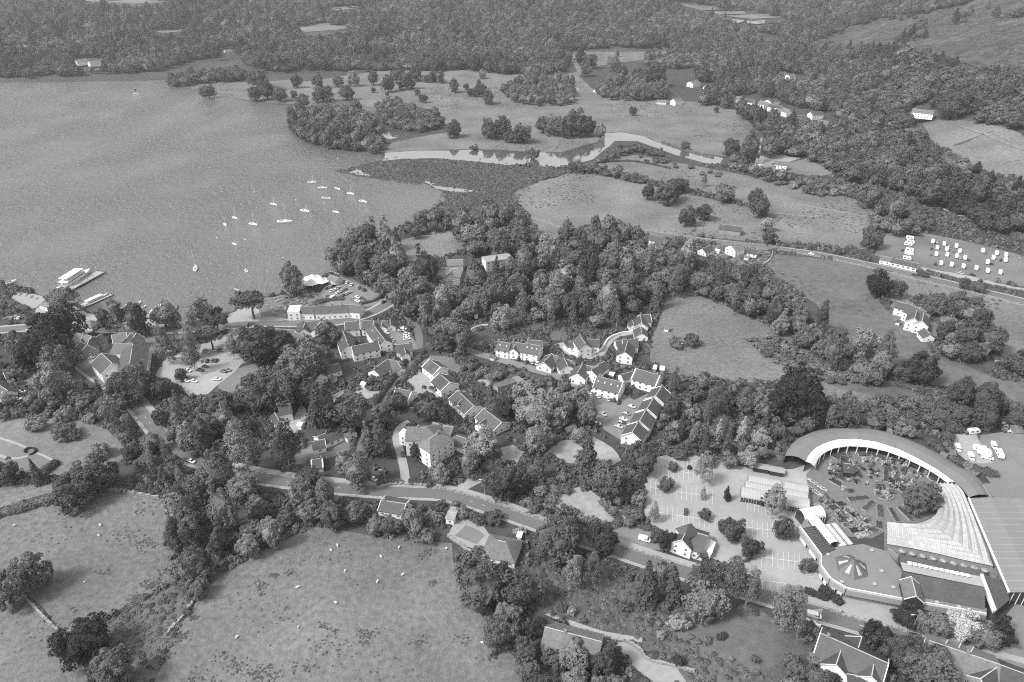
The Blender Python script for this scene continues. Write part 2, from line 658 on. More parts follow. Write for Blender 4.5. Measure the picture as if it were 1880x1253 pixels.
for k, p_ in enumerate([[(1386, 52), (1400, 60), (1412, 66), (1428, 67), (1452, 76), (1425, 79), (1406, 77), (1402, 66)],
                        [(1343, 37), (1380, 41), (1420, 37), (1447, 35), (1440, 43), (1390, 46), (1350, 43)]]):
    patch("distant_tarn", p_, M_RIVER, z=2.0, drape=True, grid=25)

# ------------------------------------------------------------------ fields and open ground
FIELDS = [
    ("meadow", M_FIELD, [(310, 156), (360, 150), (440, 141), (520, 133), (560, 150), (640, 139), (700, 130), (780, 127), (860, 127), (950, 134), (1000, 146),
                (1060, 132), (1040, 92), (1100, 88), (1180, 87), (1270, 95), (1235, 106), (1180, 110), (1090, 122), (1062, 140), (1090, 165), (1200, 184),
                (1290, 188), (1360, 205), (1382, 232), (1365, 264), (1330, 288), (1290, 281), (1250, 272), (1210, 262), (1180, 249), (1140, 242), (1108, 245),
                (1095, 261), (1065, 269), (1030, 280), (985, 279), (870, 274), (760, 276), (705, 281), (720, 262), (780, 250), (830, 242), (800, 205), (740, 187), (690, 203),
                (655, 189), (626, 183), (570, 191), (500, 190), (431, 180), (400, 171), (375, 173), (330, 158)]),
    ("meadow_floor", M_FIELD3, [(1050, 100), (1090, 96), (1120, 105), (1085, 118)]),
    ("pasture", M_FIELD2, [(1045, 319), (1100, 321), (1160, 335), (1200, 341), (1260, 356), (1330, 371), (1395, 386), (1412, 446), (1300, 437), (1160, 421), (1080, 415),
                (1045, 427), (980, 405), (962, 388), (948, 372), (945, 352), (990, 334)]),
    ("paddock", M_FIELD, [(1095, 293), (1170, 285), (1260, 302), (1340, 316), (1420, 334), (1500, 349), (1570, 366), (1600, 382), (1612, 402), (1600, 460), (1500, 450),
                (1422, 446), (1405, 386), (1330, 364), (1250, 341), (1180, 329), (1110, 313), (1085, 301)]),
    ("paddock", M_FIELD2, [(1426, 372), (1500, 384), (1590, 400), (1592, 452), (1500, 443), (1424, 438)]),
    ("lawn", M_FIELD2, [(733, 442), (790, 426), (838, 424), (850, 440), (850, 456), (815, 472), (770, 484), (732, 472)]),
    ("paddock", M_FIELD2, [(966, 404), (990, 404), (1045, 428), (1040, 440), (995, 442)]),
    ("hill_field", M_FIELD, [(1222, 548), (1265, 537), (1310, 552), (1390, 588), (1450, 622), (1540, 682), (1600, 716), (1520, 722), (1430, 702), (1350, 700), (1280, 692),
                (1228, 688), (1190, 660), (1196, 620), (1212, 575)]),
    ("hill_field", M_FIELD3, [(1420, 466), (1560, 481), (1600, 490), (1620, 560), (1720, 650), (1840, 700), (1900, 700), (1900, 760), (1760, 720), (1640, 690), (1560, 640), (1500, 560), (1440, 520), (1398, 488)]),
    ("hill_field", M_FIELD, [(1640, 500), (1720, 512), (1900, 561), (1900, 690), (1850, 675), (1830, 640), (1790, 560), (1700, 540), (1640, 560), (1600, 520)]),
    ("camp_field", M_LAWN, [(1618, 434), (1660, 421), (1760, 440), (1872, 468), (1900, 480), (1900, 530), (1860, 524), (1790, 511), (1700, 492), (1606, 470)]),
    ("sheep_field", M_FIELD, [(-60, 968), (20, 946), (190, 902), (300, 915), (312, 958), (300, 990), (330, 1062), (240, 1110), (150, 1160), (115, 1165), (60, 1110), (35, 1088), (-60, 1080)]),
    ("sheep_field", M_FIELD, [(585, 966), (690, 985), (830, 1000), (842, 1062), (900, 1150), (965, 1235), (1010, 1330), (250, 1330), (330, 1150), (372, 1085), (400, 1060), (480, 1010)]),
    ("sheep_field", M_FIELD, [(-60, 1084), (30, 1096), (60, 1114), (120, 1184), (170, 1253), (160, 1330), (-60, 1330)]),
    ("rough_strip", M_FIELD3, [(330, 1064), (240, 1112), (160, 1172), (180, 1260), (250, 1330), (290, 1230), (330, 1145), (368, 1086)]),
    ("long_grass", M_HAY, [(-60, 788), (40, 760), (140, 765), (200, 790), (240, 830), (200, 860), (120, 880), (60, 860), (-60, 800)]),
    ("lawn", M_FIELD2, [(-60, 905), (20, 893), (112, 886), (105, 902), (30, 925), (-60, 950)]),
    ("lawn", M_LAWN, [(38, 690), (100, 668), (145, 672), (150, 700), (95, 715), (55, 712)]),
    ("lawn", M_LAWN, [(-60, 800), (40, 822), (95, 850), (60, 868), (-60, 880)]),
    ("lawn", M_LAWN, [(400, 702), (440, 676), (470, 668), (480, 690), (455, 715), (420, 725), (402, 715)]),
    ("lawn", M_LAWN, [(545, 830), (600, 795), (650, 800), (640, 830), (590, 845), (535, 855)]),
    ("lawn", M_LAWN, [(770, 665), (790, 652), (830, 655), (850, 680), (825, 692), (780, 690)]),
    ("bracken_slope", M_BRACKEN, [(950, 1045), (1010, 1030), (1120, 1045), (1200, 1060), (1290, 1090), (1400, 1120), (1480, 1165), (1500, 1220), (1420, 1330), (1240, 1330), (1130, 1190), (1010, 1130), (950, 1090)]),
    ("lawn", M_FIELD3, [(1300, 1140), (1400, 1125), (1470, 1165), (1480, 1200), (1380, 1235), (1230, 1160)]),
    ("hill_field", M_FIELD3, [(1410, 600), (1500, 625), (1600, 680), (1700, 730), (1650, 745), (1560, 720), (1480, 690)]),
    ("lawn", M_FIELD2, [(1500, 720), (1550, 715), (1620, 730), (1640, 745), (1560, 745), (1510, 738)]),
    ("wood_glade", M_BRACKEN, [(870, 590), (960, 575), (1060, 590), (1100, 610), (1040, 625), (900, 620), (865, 610)]),
]
for k, (n_, m_, p_) in enumerate(FIELDS):
    patch(n_, p_, m_, z=.012 + .0014 * k, rough=1.2, step=6)
patch("reed_bed", [(630, 313), (660, 304), (700, 297), (740, 293), (800, 292), (860, 297), (930, 304), (1010, 310), (1038, 313), (985, 334), (944, 351), (948, 376),
                   (940, 390), (880, 398), (820, 398), (806, 384), (818, 368), (814, 352), (800, 346), (768, 339), (720, 332), (680, 327), (650, 322)], M_REED, z=.10, rough=4.5, step=3)
for p_ in ([(655, 310), (640, 318), (662, 322), (690, 324), (670, 318)], [(770, 338), (800, 342), (850, 347), (878, 352), (850, 354), (815, 350)], [(776, 330), (790, 336), (800, 338), (785, 340)]):
    patch("reed_pool", p_, M_RIVER, z=.13, rough=2.0, step=3)
patch("reed_fringe", [(630, 312), (612, 314), (628, 318), (646, 320), (670, 316)], M_REED, z=.12, rough=2, step=3)
# hill ground
patch("hill_pasture", [(1690, 228), (1720, 222), (1790, 225), (1900, 262), (1900, 345), (1850, 330), (1790, 305), (1720, 270)], M_FIELD, z=.5, drape=True, rough=2, step=10)
patch("fell", [(1490, 78), (1560, 45), (1640, 26), (1760, 6), (1960, -60), (1960, 170), (1880, 140), (1800, 132), (1720, 110), (1640, 92), (1560, 95)], M_FELL, z=.8, drape=True, rough=8, step=20, grid=15)
for p_ in ([(535, 48), (590, 40), (640, 45), (640, 54), (560, 60)], [(130, -10), (260, -6), (330, 3), (250, 8), (150, 3)], [(1215, 3), (1260, 0), (1330, 12), (1400, 14), (1290, 20)],
           [(1330, 30), (1400, 26), (1450, 32), (1380, 36)], [(1300, 22), (1360, 18), (1370, 26), (1320, 28)], [(580, 12), (650, 8), (680, 14), (620, 20)],
           [(0, 82), (60, 78), (80, 86), (10, 90)], [(270, 55), (330, 52), (360, 56), (300, 62)], [(1180, -6), (1260, -8), (1330, 2), (1250, 4)], [(1560, 8), (1640, 2), (1700, 6), (1600, 14)]):
    patch("distant_field", p_, M_FIELD2, z=1.0, drape=True, grid=25)

# ------------------------------------------------------------------ roads and paved ground
def road(name, px, width, drape=False, pave=(0, 0), centre=(2.0, 4.0), edge=False, m=M_ROAD, z=.06, kerb=True):
    pts = ribbon_pts(px, drape, step=1.5)
    ROADS.append((pts, width / 2 + max(pave) + .8))
    mb = MB()
    ribbon(mb, pts, -width / 2, width / 2, z, drape=drape)
    r = struct(mb.build(name, m))
    mk = MB()
    if centre:
        dashes(mk, pts, 0, .18, centre[0], centre[1], z + .012)
    if edge:
        for s in (-1, 1):
            ribbon(mk, pts, s * (width / 2 - .3) - .08, s * (width / 2 - .3) + .08, z + .012)
    if mk.v:
        o = mk.build("road_marking", M_LINE, r)
        o["kind"] = "stuff"
    for s, wd in zip((1, -1), pave):           # left, right pavement with a kerb step
        if wd:
            mb = MB()
            a, b = s * width / 2, s * (width / 2 + wd)
            ribbon(mb, pts, min(a, b), max(a, b), z + .12)
            ribbon(mb, pts, a, a - s * .01, z + .12, z1=z)
            struct(mb.build("pavement", M_PAVE))
            mb = MB()
            ribbon(mb, pts, min(a, a + s * .16), max(a, a + s * .16), z + .125)
            struct(mb.build("kerb", M_STONEL))
    return pts

LAKE_ROAD = [(60, 600), (100, 622), (130, 652), (160, 677), (205, 708), (240, 735), (268, 768), (300, 805), (340, 836), (390, 856), (450, 872), (520, 884), (600, 894), (690, 902),
             (760, 905), (810, 908), (862, 920), (920, 939), (980, 960), (1050, 984), (1120, 1006), (1200, 1033), (1300, 1064), (1400, 1094), (1480, 1120), (1560, 1143),
             (1640, 1166), (1720, 1190), (1810, 1216), (1950, 1255)]
VISROAD = [[(142, 662), (160, 677), (180, 692), (205, 708)], [(255, 752), (268, 768), (284, 788), (300, 805), (318, 822), (340, 836), (356, 846)], [(470, 876), (510, 882)], [(690, 902), (725, 904), (760, 905), (810, 908), (862, 920), (920, 939), (980, 960), (1040, 980)], [(1150, 1018), (1190, 1030)], [(1500, 1126), (1540, 1138), (1580, 1150), (1410, 1098)], [(768, 620), (752, 668), (735, 690), (715, 715)], [(742, 862), (735, 832), (745, 885)], [(880, 650), (930, 664), (985, 680)], [(500, 593), (560, 594), (620, 591), (665, 580), (700, 565)], [(860, 900), (900, 870), (935, 840)], [(1030, 830), (1060, 835), (1110, 845)], [(1040, 920), (1070, 920), (1100, 930), (1140, 945)], [(330, 700), (350, 715), (380, 690), (400, 690), (420, 650)]]
for L_ in VISROAD:
    for a_, b_ in L_:
        p_ = at(a_, b_)
        vis(p_.x, p_.y, .1)
LR = road("lake_road", LAKE_ROAD, 7.4, pave=(2.6, 1.2), edge=True)
road("shore_road", [(-60, 612), (30, 604), (100, 600), (180, 604), (300, 606), (400, 600), (480, 594), (560, 594), (620, 591), (665, 580), (700, 565), (725, 545), (735, 520)], 7.5, pave=(2.2, 1.8))
road("valley_road", [(1130, 421), (1200, 429), (1280, 440), (1350, 448), (1420, 456), (1500, 467), (1600, 487), (1700, 510), (1800, 534), (1950, 570)], 7.0, pave=(1.5, 0))
road("valley_road", [(1640, 484), (1700, 497), (1780, 512), (1860, 531), (1960, 548)], 6.5, z=.075, pave=(1.5, 0), m=M_PAVE, centre=None)
road("lane", [(1580, 326), (1640, 345), (1700, 371), (1750, 392), (1800, 411), (1850, 425)], 5, m=M_PAVE, centre=None, drape=True, z=.6)
road("lane", [(768, 645), (752, 668), (735, 690), (715, 715), (692, 745), (672, 790), (664, 830), (662, 870), (668, 896)], 5.0, centre=None, m=M_ROAD, z=.07)
road("lane", [(768, 645), (770, 625), (764, 600), (745, 580), (722, 560)], 4.5, centre=None, z=.07)
road("drive", [(745, 890), (742, 862), (735, 832), (728, 805), (735, 785), (752, 775)], 4.0, centre=None, m=M_PAVE, z=.08)
road("close_road", [(850, 640), (880, 650), (930, 664), (985, 680), (1030, 694), (1065, 715), (1090, 740)], 6, centre=None, m=M_PARKD, z=.08)
road("close_road", [(1028, 630), (1045, 648), (1070, 656), (1100, 652), (1112, 635), (1130, 618), (1165, 610)], 4.5, centre=None, m=M_PARK, z=.085)
road("service_road", [(1395, 1062), (1440, 1072), (1500, 1092), (1560, 1112), (1640, 1132), (1700, 1152), (1780, 1172), (1850, 1180)], 9, centre=None, m=M_PARK, z=.075)
road("hill_track", [(1760, 232), (1800, 245), (1840, 262), (1890, 280)], 3, centre=None, m=M_HAY, drape=True, z=.9)
road("hill_track", [(1890, 292), (1850, 298), (1835, 308), (1842, 322)], 3, centre=None, m=M_HAY, drape=True, z=.9)
road("garden_path", [(-20, 800), (20, 811), (48, 822)], 1.2, centre=None, m=M_PAVE, z=.07)
road("garden_path", [(66, 832), (80, 837), (95, 845)], 1.2, centre=None, m=M_PAVE, z=.07)
road("garden_path", [(-20, 830), (20, 842), (50, 838)], 1.5, centre=None, m=M_PAVE, z=.072)
for t_ in ([(20, 960), (90, 985), (170, 1000), (250, 990), (305, 975)], [(600, 985), (560, 1040), (470, 1120), (400, 1190), (330, 1250)], [(800, 1005), (760, 1060), (780, 1130), (850, 1200), (900, 1260)]):
    road("sheep_track", t_, .9, centre=None, m=M_HAY, z=.059)
road("footpath", [(1350, 200), (1300, 193), (1200, 198), (1120, 208), (1040, 222)], 2.0, centre=None, m=M_FIELD2, z=.07)

PAVED = [
    ("car_park", M_PARK, [(286, 690), (300, 664), (330, 650), (338, 636), (372, 632), (400, 620), (430, 602), (445, 606), (432, 636), (452, 660), (432, 682), (404, 704), (382, 724), (350, 728), (318, 706)]),
    ("car_park", M_PARKD, [(586, 530), (600, 520), (622, 506), (660, 522), (704, 545), (698, 560), (650, 568), (600, 566)]),
    ("car_park", M_PARKD, [(700, 604), (742, 598), (762, 628), (768, 646), (735, 652), (690, 640)]),
    ("yard", M_GRAVEL, [(556, 650), (575, 640), (596, 625), (606, 632), (600, 655), (592, 668), (575, 672), (562, 664)]),
    ("yard", M_CONC, [(745, 700), (770, 682), (795, 700), (815, 725), (800, 732), (760, 730)]),
    ("yard", M_PARKD, [(1085, 745), (1110, 705), (1165, 735), (1195, 720), (1205, 740), (1170, 785), (1140, 808), (1110, 790), (1090, 770)]),
    ("car_park", M_PARK, [(1182, 902), (1186, 868), (1204, 840), (1250, 832), (1320, 844), (1350, 855), (1392, 862), (1455, 862), (1492, 850), (1540, 870), (1500, 960), (1470, 960), (1505, 1030), (1520, 1078),
                          (1562, 1098), (1560, 1106), (1480, 1090), (1410, 1068), (1350, 1048), (1300, 1022), (1240, 1000), (1200, 968), (1184, 944)]),
    ("plaza", M_PLAZA, [(1480, 872), (1510, 838), (1560, 822), (1620, 826), (1690, 860), (1742, 892), (1730, 950), (1640, 970), (1600, 990), (1540, 985), (1490, 930)]),
    ("gravel_clearing", M_GRAVEL, [(1012, 905), (1060, 895), (1100, 902), (1112, 925), (1160, 940), (1180, 965), (1120, 960), (1060, 955), (1020, 930)]),
    ("gravel_clearing", M_GRAVEL, [(1000, 835), (1030, 810), (1080, 805), (1130, 820), (1150, 850), (1110, 862), (1050, 850)]),
    ("gravel_clearing", M_GRAVEL, [(838, 890), (870, 868), (900, 835), (940, 815), (965, 830), (950, 860), (905, 885), (850, 900)]),
    ("gravel_clearing", M_PARKD, [(1130, 965), (1200, 975), (1250, 990), (1235, 1012), (1180, 1005), (1120, 985)]),
    ("yard", M_PARKD, [(1790, 850), (1800, 800), (1850, 792), (1910, 800), (1910, 1260), (1850, 1230), (1830, 1150), (1880, 1090), (1850, 930)]),
    ("yard", M_GRAVEL, [(1748, 800), (1790, 792), (1806, 830), (1822, 850), (1780, 852), (1752, 828)]),
    ("drive", M_GRAVEL, [(505, 790), (530, 778), (545, 758), (552, 742), (562, 752), (560, 785), (545, 798), (520, 797)]),
    ("yard", M_GRAVEL, [(612, 748), (640, 722), (668, 708), (705, 718), (690, 728), (640, 745), (625, 768)]),
    ("yard", M_CONC, [(876, 700), (890, 690), (905, 685), (915, 700), (895, 712)]),
    ("terrace", M_CONC, [(5, 560), (30, 538), (60, 540), (88, 548), (66, 566), (48, 570), (25, 560)]),
    ("quay", M_PAVE, [(66, 568), (90, 548), (115, 548), (140, 562), (160, 576), (215, 578), (240, 582), (230, 592), (170, 596), (110, 598), (60, 596)]),
    ("quay", M_PAVE, [(215, 578), (300, 591), (350, 586), (420, 577), (435, 572), (440, 555), (520, 542), (520, 590), (420, 592), (300, 598), (215, 596)]),
    ("garden", M_PLAZA, [(470, 552), (520, 540), (560, 532), (590, 540), (600, 560), (530, 585), (480, 582)]),
    ("garden", M_PLAZA, [(1290, 456), (1330, 446), (1420, 458), (1405, 485), (1360, 490), (1310, 470)]),
    ("yard", M_CONC, [(1388, 288), (1420, 284), (1470, 290), (1440, 302), (1410, 306)]),
    ("yard", M_CONC, [(800, 512), (806, 492), (818, 490), (818, 512)]),
    ("yard", M_PLAZA, [(120, 655), (150, 640), (260, 620), (300, 610), (300, 640), (190, 690), (170, 690)]),
    ("hill_field", M_LAWN, [(1420, 305), (1480, 292), (1510, 306), (1530, 320), (1500, 325), (1440, 318)]),
    ("yard", M_PLAZA, [(1635, 560), (1665, 550), (1720, 590), (1730, 625), (1700, 620), (1640, 590)]),
    ("yard", M_CONC, [(1110, 1175), (1160, 1180), (1190, 1210), (1240, 1225), (1260, 1253), (1200, 1253), (1150, 1215)]),
    ("lane", M_PAVE, [(1000, 1130), (1010, 1128), (1110, 1160), (1180, 1172), (1178, 1180), (1100, 1170)]),
    ("yard", M_PLAZA, [(885, 600), (900, 596), (870, 605), (865, 612)]),
    ("yard", M_PAVE, [(1480, 1120), (1510, 1118), (1500, 1145), (1480, 1150)]),
    ("patio", M_CONC, [(822, 985), (838, 950), (880, 958), (905, 990), (880, 1010), (840, 1000)]),
    ("garden", M_LAWN, [(835, 985), (855, 965), (880, 975), (890, 985), (875, 1000)]),
]
for k, (n_, m_, p_) in enumerate(PAVED):
    patch(n_, p_, m_, z=.102 + .003 * k, rough=2.2 if n_ == 'gravel_clearing' else .25, step=5)
# ------------------------------------------------------------------ trees
def leaf_mesh(name, P, Nn, size, core=None, seed=0, elong=1.0):
    """quads (leaf clumps) at points P facing Nn, plus an optional inner core (verts, faces)"""
    g = np.random.default_rng(seed)
    n = len(P)
    Nn = Nn + g.normal(0, .42, (n, 3))
    Nn /= np.linalg.norm(Nn, axis=1)[:, None] + 1e-9
    a = np.cross(Nn, g.normal(0, 1, (n, 3)))
    a /= np.linalg.norm(a, axis=1)[:, None] + 1e-9
    b = np.cross(Nn, a)
    s = size * g.uniform(.65, 1.35, n)[:, None]
    a, b = a * s * elong, b * s
    q = np.stack([P - a, P - b * .8 + Nn * s * .18, P + a, P + b * .8 + Nn * s * .18], 1).reshape(-1, 3)
    f = np.arange(4 * n).reshape(-1, 4)
    vs, fs = q, f.tolist()
    if core is not None:
        cv, cf = core
        fs = fs + [tuple(i + len(vs) for i in t) for t in cf]
        vs = np.concatenate([vs, cv])
    me = bpy.data.meshes.new(name)
    me.from_pydata(vs.tolist(), [], fs)
    me.update()
    return me

def sphere_pts(n, g):
    v = g.normal(0, 1, (n, 3))
    return v / np.linalg.norm(v, axis=1)[:, None]

_bm = bmesh.new()
bmesh.ops.create_icosphere(_bm, subdivisions=2, radius=1)
ICO_V = np.array([v.co[:] for v in _bm.verts])
ICO_F = [tuple(v.index for v in f.verts) for f in _bm.faces]
_bm.free()

def crown(name, seed, rx, rz, zc, npuff, per, leaf_s, shape='round', puff=(.24, .40), elong=1.0, low=-.55, corek=.72):
    """a crown of leaf puffs: unit metres, centre height zc, half width rx, half height rz"""
    g = np.random.default_rng(seed)
    dirs = sphere_pts(npuff * 4, g)
    dirs = dirs[dirs[:, 2] > low][:npuff]
    lob = 1 + .28 * np.sin(dirs[:, 0] * 3.1 + seed) + .24 * np.sin(dirs[:, 1] * 4.3 + seed * 2.1) + .12 * np.sin(dirs[:, 2] * 6 + seed)
    rad = g.uniform(.62, .92, len(dirs)) * lob
    C = dirs * rad[:, None]
    if shape == 'cone':
        t = (C[:, 2] + 1) / 2
        k = np.clip(1.25 - t * 1.15, .08, 1.1)
        C[:, 0] *= k
        C[:, 1] *= k
    elif shape == 'flat':
        C[:, 2] = np.where(C[:, 2] > 0, C[:, 2] * .7, C[:, 2] * .5)
    elif shape == 'oval':
        t = np.clip((C[:, 2] + 1) / 2, 0, 1)
        k = np.clip(1.12 - .55 * t, .3, 1.1)
        C[:, 0] *= k
        C[:, 1] *= k
    C *= np.array([rx, rx, rz])
    P, Nn = [], []
    for i, c in enumerate(C):
        pr = g.uniform(*puff) * min(rx, rz) * (.55 if shape == 'cone' and c[2] > rz * .4 else 1)
        d = sphere_pts(per, g)
        out = c / (np.linalg.norm(c) + 1e-6)
        d = d + out * .55 + np.array([0, 0, .35])
        d /= np.linalg.norm(d, axis=1)[:, None]
        r_ = pr * g.uniform(.65, 1.08, per)[:, None]
        P.append(c + d * r_)
        Nn.append(d + np.array([0, 0, .25]))
    P = np.concatenate(P)
    Nn = np.concatenate(Nn)
    P[:, 2] += zc
    cv = ICO_V * (corek + .10 * np.sin(ICO_V[:, :1] * 5 + seed) + .08 * np.sin(ICO_V[:, 1:2] * 7 + seed * 1.7))
    if shape == 'cone':
        t = (cv[:, 2:3] + 1) / 2
        cv = cv * np.concatenate([np.clip(1.2 - t * 1.1, .1, 1), np.clip(1.2 - t * 1.1, .1, 1), np.ones_like(t)], 1)
    if shape == 'flat':
        cv = cv * np.array([1, 1, .6])
    cv = cv * np.array([rx, rx, rz]) + np.array([0, 0, zc])
    return leaf_mesh(name, P, Nn, leaf_s, (cv, ICO_F), seed, elong)

def conifer(name, seed, rx, h, tiers=16, per=26, droop=.35, leaf_s=.42):
    """tiers of drooping boughs round a stem"""
    g = np.random.default_rng(seed)
    P, Nn = [], []
    for t in range(tiers):
        k = t / (tiers - 1)
        z = h * (.10 + .88 * k)
        r = rx * (1 - k) ** .85 * g.uniform(.85, 1.1) + .12
        nb = max(5, int(13 * (1 - k)) + 4)
        for b in range(nb):
            a = 2 * math.pi * (b + g.uniform(-.3, .3)) / nb + t
            rr = r * g.uniform(.75, 1.12)
            m = max(3, int(per * (1 - k) * .5) + 3)
            u = g.uniform(.15, 1, m)
            q = np.stack([np.cos(a) * rr * u, np.sin(a) * rr * u, z - droop * rr * u ** 1.4], 1)
            q += g.normal(0, .10 + .06 * rr, q.shape)
            P.append(q)
            nn = np.tile(np.array([np.cos(a) * .5, np.sin(a) * .5, .9]), (m, 1))
            Nn.append(nn)
    P, Nn = np.concatenate(P), np.concatenate(Nn)
    k = np.clip((ICO_V[:, 2:3] + 1) / 2, 0, 1)
    cv = ICO_V * np.concatenate([(1 - k) * rx * .62 + .1] * 2 + [np.full_like(k, h * .44)], 1)
    cv[:, 2] += h * .52
    return leaf_mesh(name, P, Nn, leaf_s, (cv, ICO_F), seed, 1.5)

def trunk_mesh(name, seed, h, r, spread, nb=5, zfork=.45):
    g = random.Random(seed)
    mb = MB()
    p = [(0, 0, -.3), (g.uniform(-.15, .15), g.uniform(-.15, .15), h * .35), (g.uniform(-.4, .4), g.uniform(-.4, .4), h * .8)]
    mb.tube(p, [r * 1.25, r, r * .35], 7)
    for k in range(nb):
        a = 2 * math.pi * k / nb + g.uniform(-.4, .4)
        z = h * (zfork + .1 * g.random())
        e = spread * g.uniform(.6, .95)
        mb.tube([(0, 0, z), (math.cos(a) * e * .5, math.sin(a) * e * .5, z + h * .14), (math.cos(a) * e, math.sin(a) * e, z + h * .26)], [r * .5, r * .32, r * .12], 5)
    return mb.mesh(name)

# prototypes: name -> (list of crown meshes, trunk mesh, natural height, natural crown width)
PROTO = {}
PROTO["round"] = ([crown("crown_round", 11 + i, 5.0, 5.2, 5.6, 130, 44, .31, puff=(.15, .30), low=-.8) for i in range(5)], trunk_mesh("trunk_round", 1, 10, .38, 3.0), 11.2, 10.6)
PROTO["tall"] = ([crown("crown_tall", 31 + i, 4.4, 6.8, 7.4, 130, 44, .31, 'oval', (.15, .32), low=-.85) for i in range(4)], trunk_mesh("trunk_tall", 2, 14, .36, 2.6), 14.8, 9.2)
PROTO["spread"] = ([crown("crown_spread", 51 + i, 6.2, 5.0, 5.4, 170, 46, .30, 'round', (.14, .28), low=-.8) for i in range(3)], trunk_mesh("trunk_spread", 3, 10, .5, 4.6), 10.6, 13.0)
PROTO["wispy"] = ([crown("crown_wispy", 71 + i, 5.6, 9.0, 10.6, 150, 36, .26, 'oval', (.12, .30), corek=.34, low=-.7) for i in range(3)], trunk_mesh("trunk_wispy", 4, 18, .26, 3.4), 20.0, 12.0)
PROTO["flat"] = ([crown("crown_flat", 91 + i, 6.0, 4.2, 8.0, 110, 44, .32, 'flat', (.16, .30), low=-.3, corek=.6) for i in range(2)], trunk_mesh("trunk_flat", 5, 10, .4, 4.0, zfork=.55), 11.0, 12.4)
PROTO["conifer"] = ([conifer("crown_conifer", 111 + i, 3.6, 15) for i in range(2)], trunk_mesh("trunk_conifer", 6, 14, .3, .6, 3), 15.0, 7.6)
PROTO["cypress"] = ([crown("crown_cypress", 131 + i, 2.6, 6.4, 6.8, 110, 40, .25, 'cone', (.22, .40), low=-.9) for i in range(2)], trunk_mesh("trunk_cypress", 7, 10, .22, .5, 3), 13.4, 5.8)
PROTO["shrub"] = ([crown("crown_shrub", 151 + i, 2.0, 1.35, 1.1, 50, 40, .17, 'round', (.22, .44), low=-.35) for i in range(4)], trunk_mesh("trunk_shrub", 8, 1.6, .12, 1.2, 4, .2), 2.5, 4.3)

def bare_tree():
    g = random.Random(5)
    mb = MB()
    def grow(p, d, L, r, n):
        q = p + d * L
        mb.tube([p, p.lerp(q, .5) + Vector((g.uniform(-.1, .1), g.uniform(-.1, .1), 0)), q], [r, r * .8, r * .6], 4)
        if n:
            for k in range(3):
                e = (d + Vector((g.uniform(-.8, .8), g.uniform(-.8, .8), g.uniform(-.1, .5)))).normalized()
                grow(q, e, L * .72, r * .58, n - 1)
    grow(Vector((0, 0, -.2)), Vector((.1, .1, 1)).normalized(), 2.6, .22, 4)
    return mb.mesh("bare_branches")

NAMES = {"round": "broadleaf_tree", "tall": "broadleaf_tree", "spread": "broadleaf_tree", "wispy": "birch_tree", "flat": "broadleaf_tree",
         "conifer": "conifer_tree", "cypress": "cypress_tree", "shrub": "shrub"}
TREES = []          # candidates: dict(kind, x, y, w, h, tone, clump, ppm)

def add_tree(kind, x, y, w_, h_=None, tone=None, clump=None, label=None, force=False):
    pr = PROTO[kind]
    h_ = h_ or w_ * pr[2] / pr[3]
    z = h1(x, y) if (y > 600) else 0.0
    _, _, dep = proj(x, y, z)
    TREES.append(dict(kind=kind, x=x, y=y, z=z, w=w_, h=h_, tone=tone, clump=clump, label=label, force=force, size=w_ * FPX / dep, dep=dep))

def T(kind, cx, top, bot, wpx, tone=None, clump=None, label=None, hk=None):
    """one tree from its outline in the photograph: centre x, top y, bottom y, width in pixels"""
    pr = PROTO[kind]
    zc = 0
    ratio = hk or pr[2] / pr[3]
    for _ in range(3):
        p = at(cx, (top + bot) / 2, zc)
        dep = proj(p.x, p.y, p.z)[2]
        w_ = wpx * dep / FPX
        h_ = w_ * ratio
        zc = h_ * .52
    add_tree(kind, p.x, p.y, w_, h_, tone, clump, label, True)

def clump(desc, poly, kinds, wrange, n=None, dens=.84, tone=None, seed=0, drape=False, inside=None):
    """fill the canopy outlined in the photograph with trees"""
    g = np.random.default_rng(seed + len(desc))
    wrange = (wrange[0] * .84, wrange[1] * 1.0)
    wm = (wrange[0] + wrange[1]) / 2
    zc = wm * .5
    W = [Vector((atg(*p) if drape else at(p[0], p[1], zc))[:2]) for p in poly]
    xs, ys = [p.x for p in W], [p.y for p in W]
    pts = []
    tries = int((max(xs) - min(xs)) * (max(ys) - min(ys)) / (wm * wm) * 14) + 30
    wp = [(p.x, p.y) for p in W]
    for _ in range(min(tries, 6000)):
        x, y = g.uniform(min(xs), max(xs)), g.uniform(min(ys), max(ys))
        if not inpoly(np.array([x]), np.array([y]), wp)[0]:
            continue
        w_ = g.uniform(*wrange)
        if all((x - a) ** 2 + (y - b) ** 2 > ((w_ + c) * .5 * dens) ** 2 for a, b, c in pts):
            pts.append((x, y, w_))
            if n and len(pts) >= n:
                break
    ks = [k for k, c in kinds.items() for _ in range(c)]
    for x, y, w_ in pts:
        k = ks[int(g.integers(len(ks)))]
        pr = PROTO[k]
        hh = w_ * pr[2] / pr[3] * g.uniform(.85, 1.15)
        if k in ("conifer", "cypress", "wispy"):
            w_ *= .72
            hh *= .95
        add_tree(k, x, y, w_, hh, tone, desc)
# ------------------------------------------------------------------ where the trees stand (outlines in the photograph)
BR = {"round": 4, "tall": 2, "spread": 2}
MIX = {"round": 4, "tall": 3, "spread": 1, "wispy": 1, "conifer": 1}
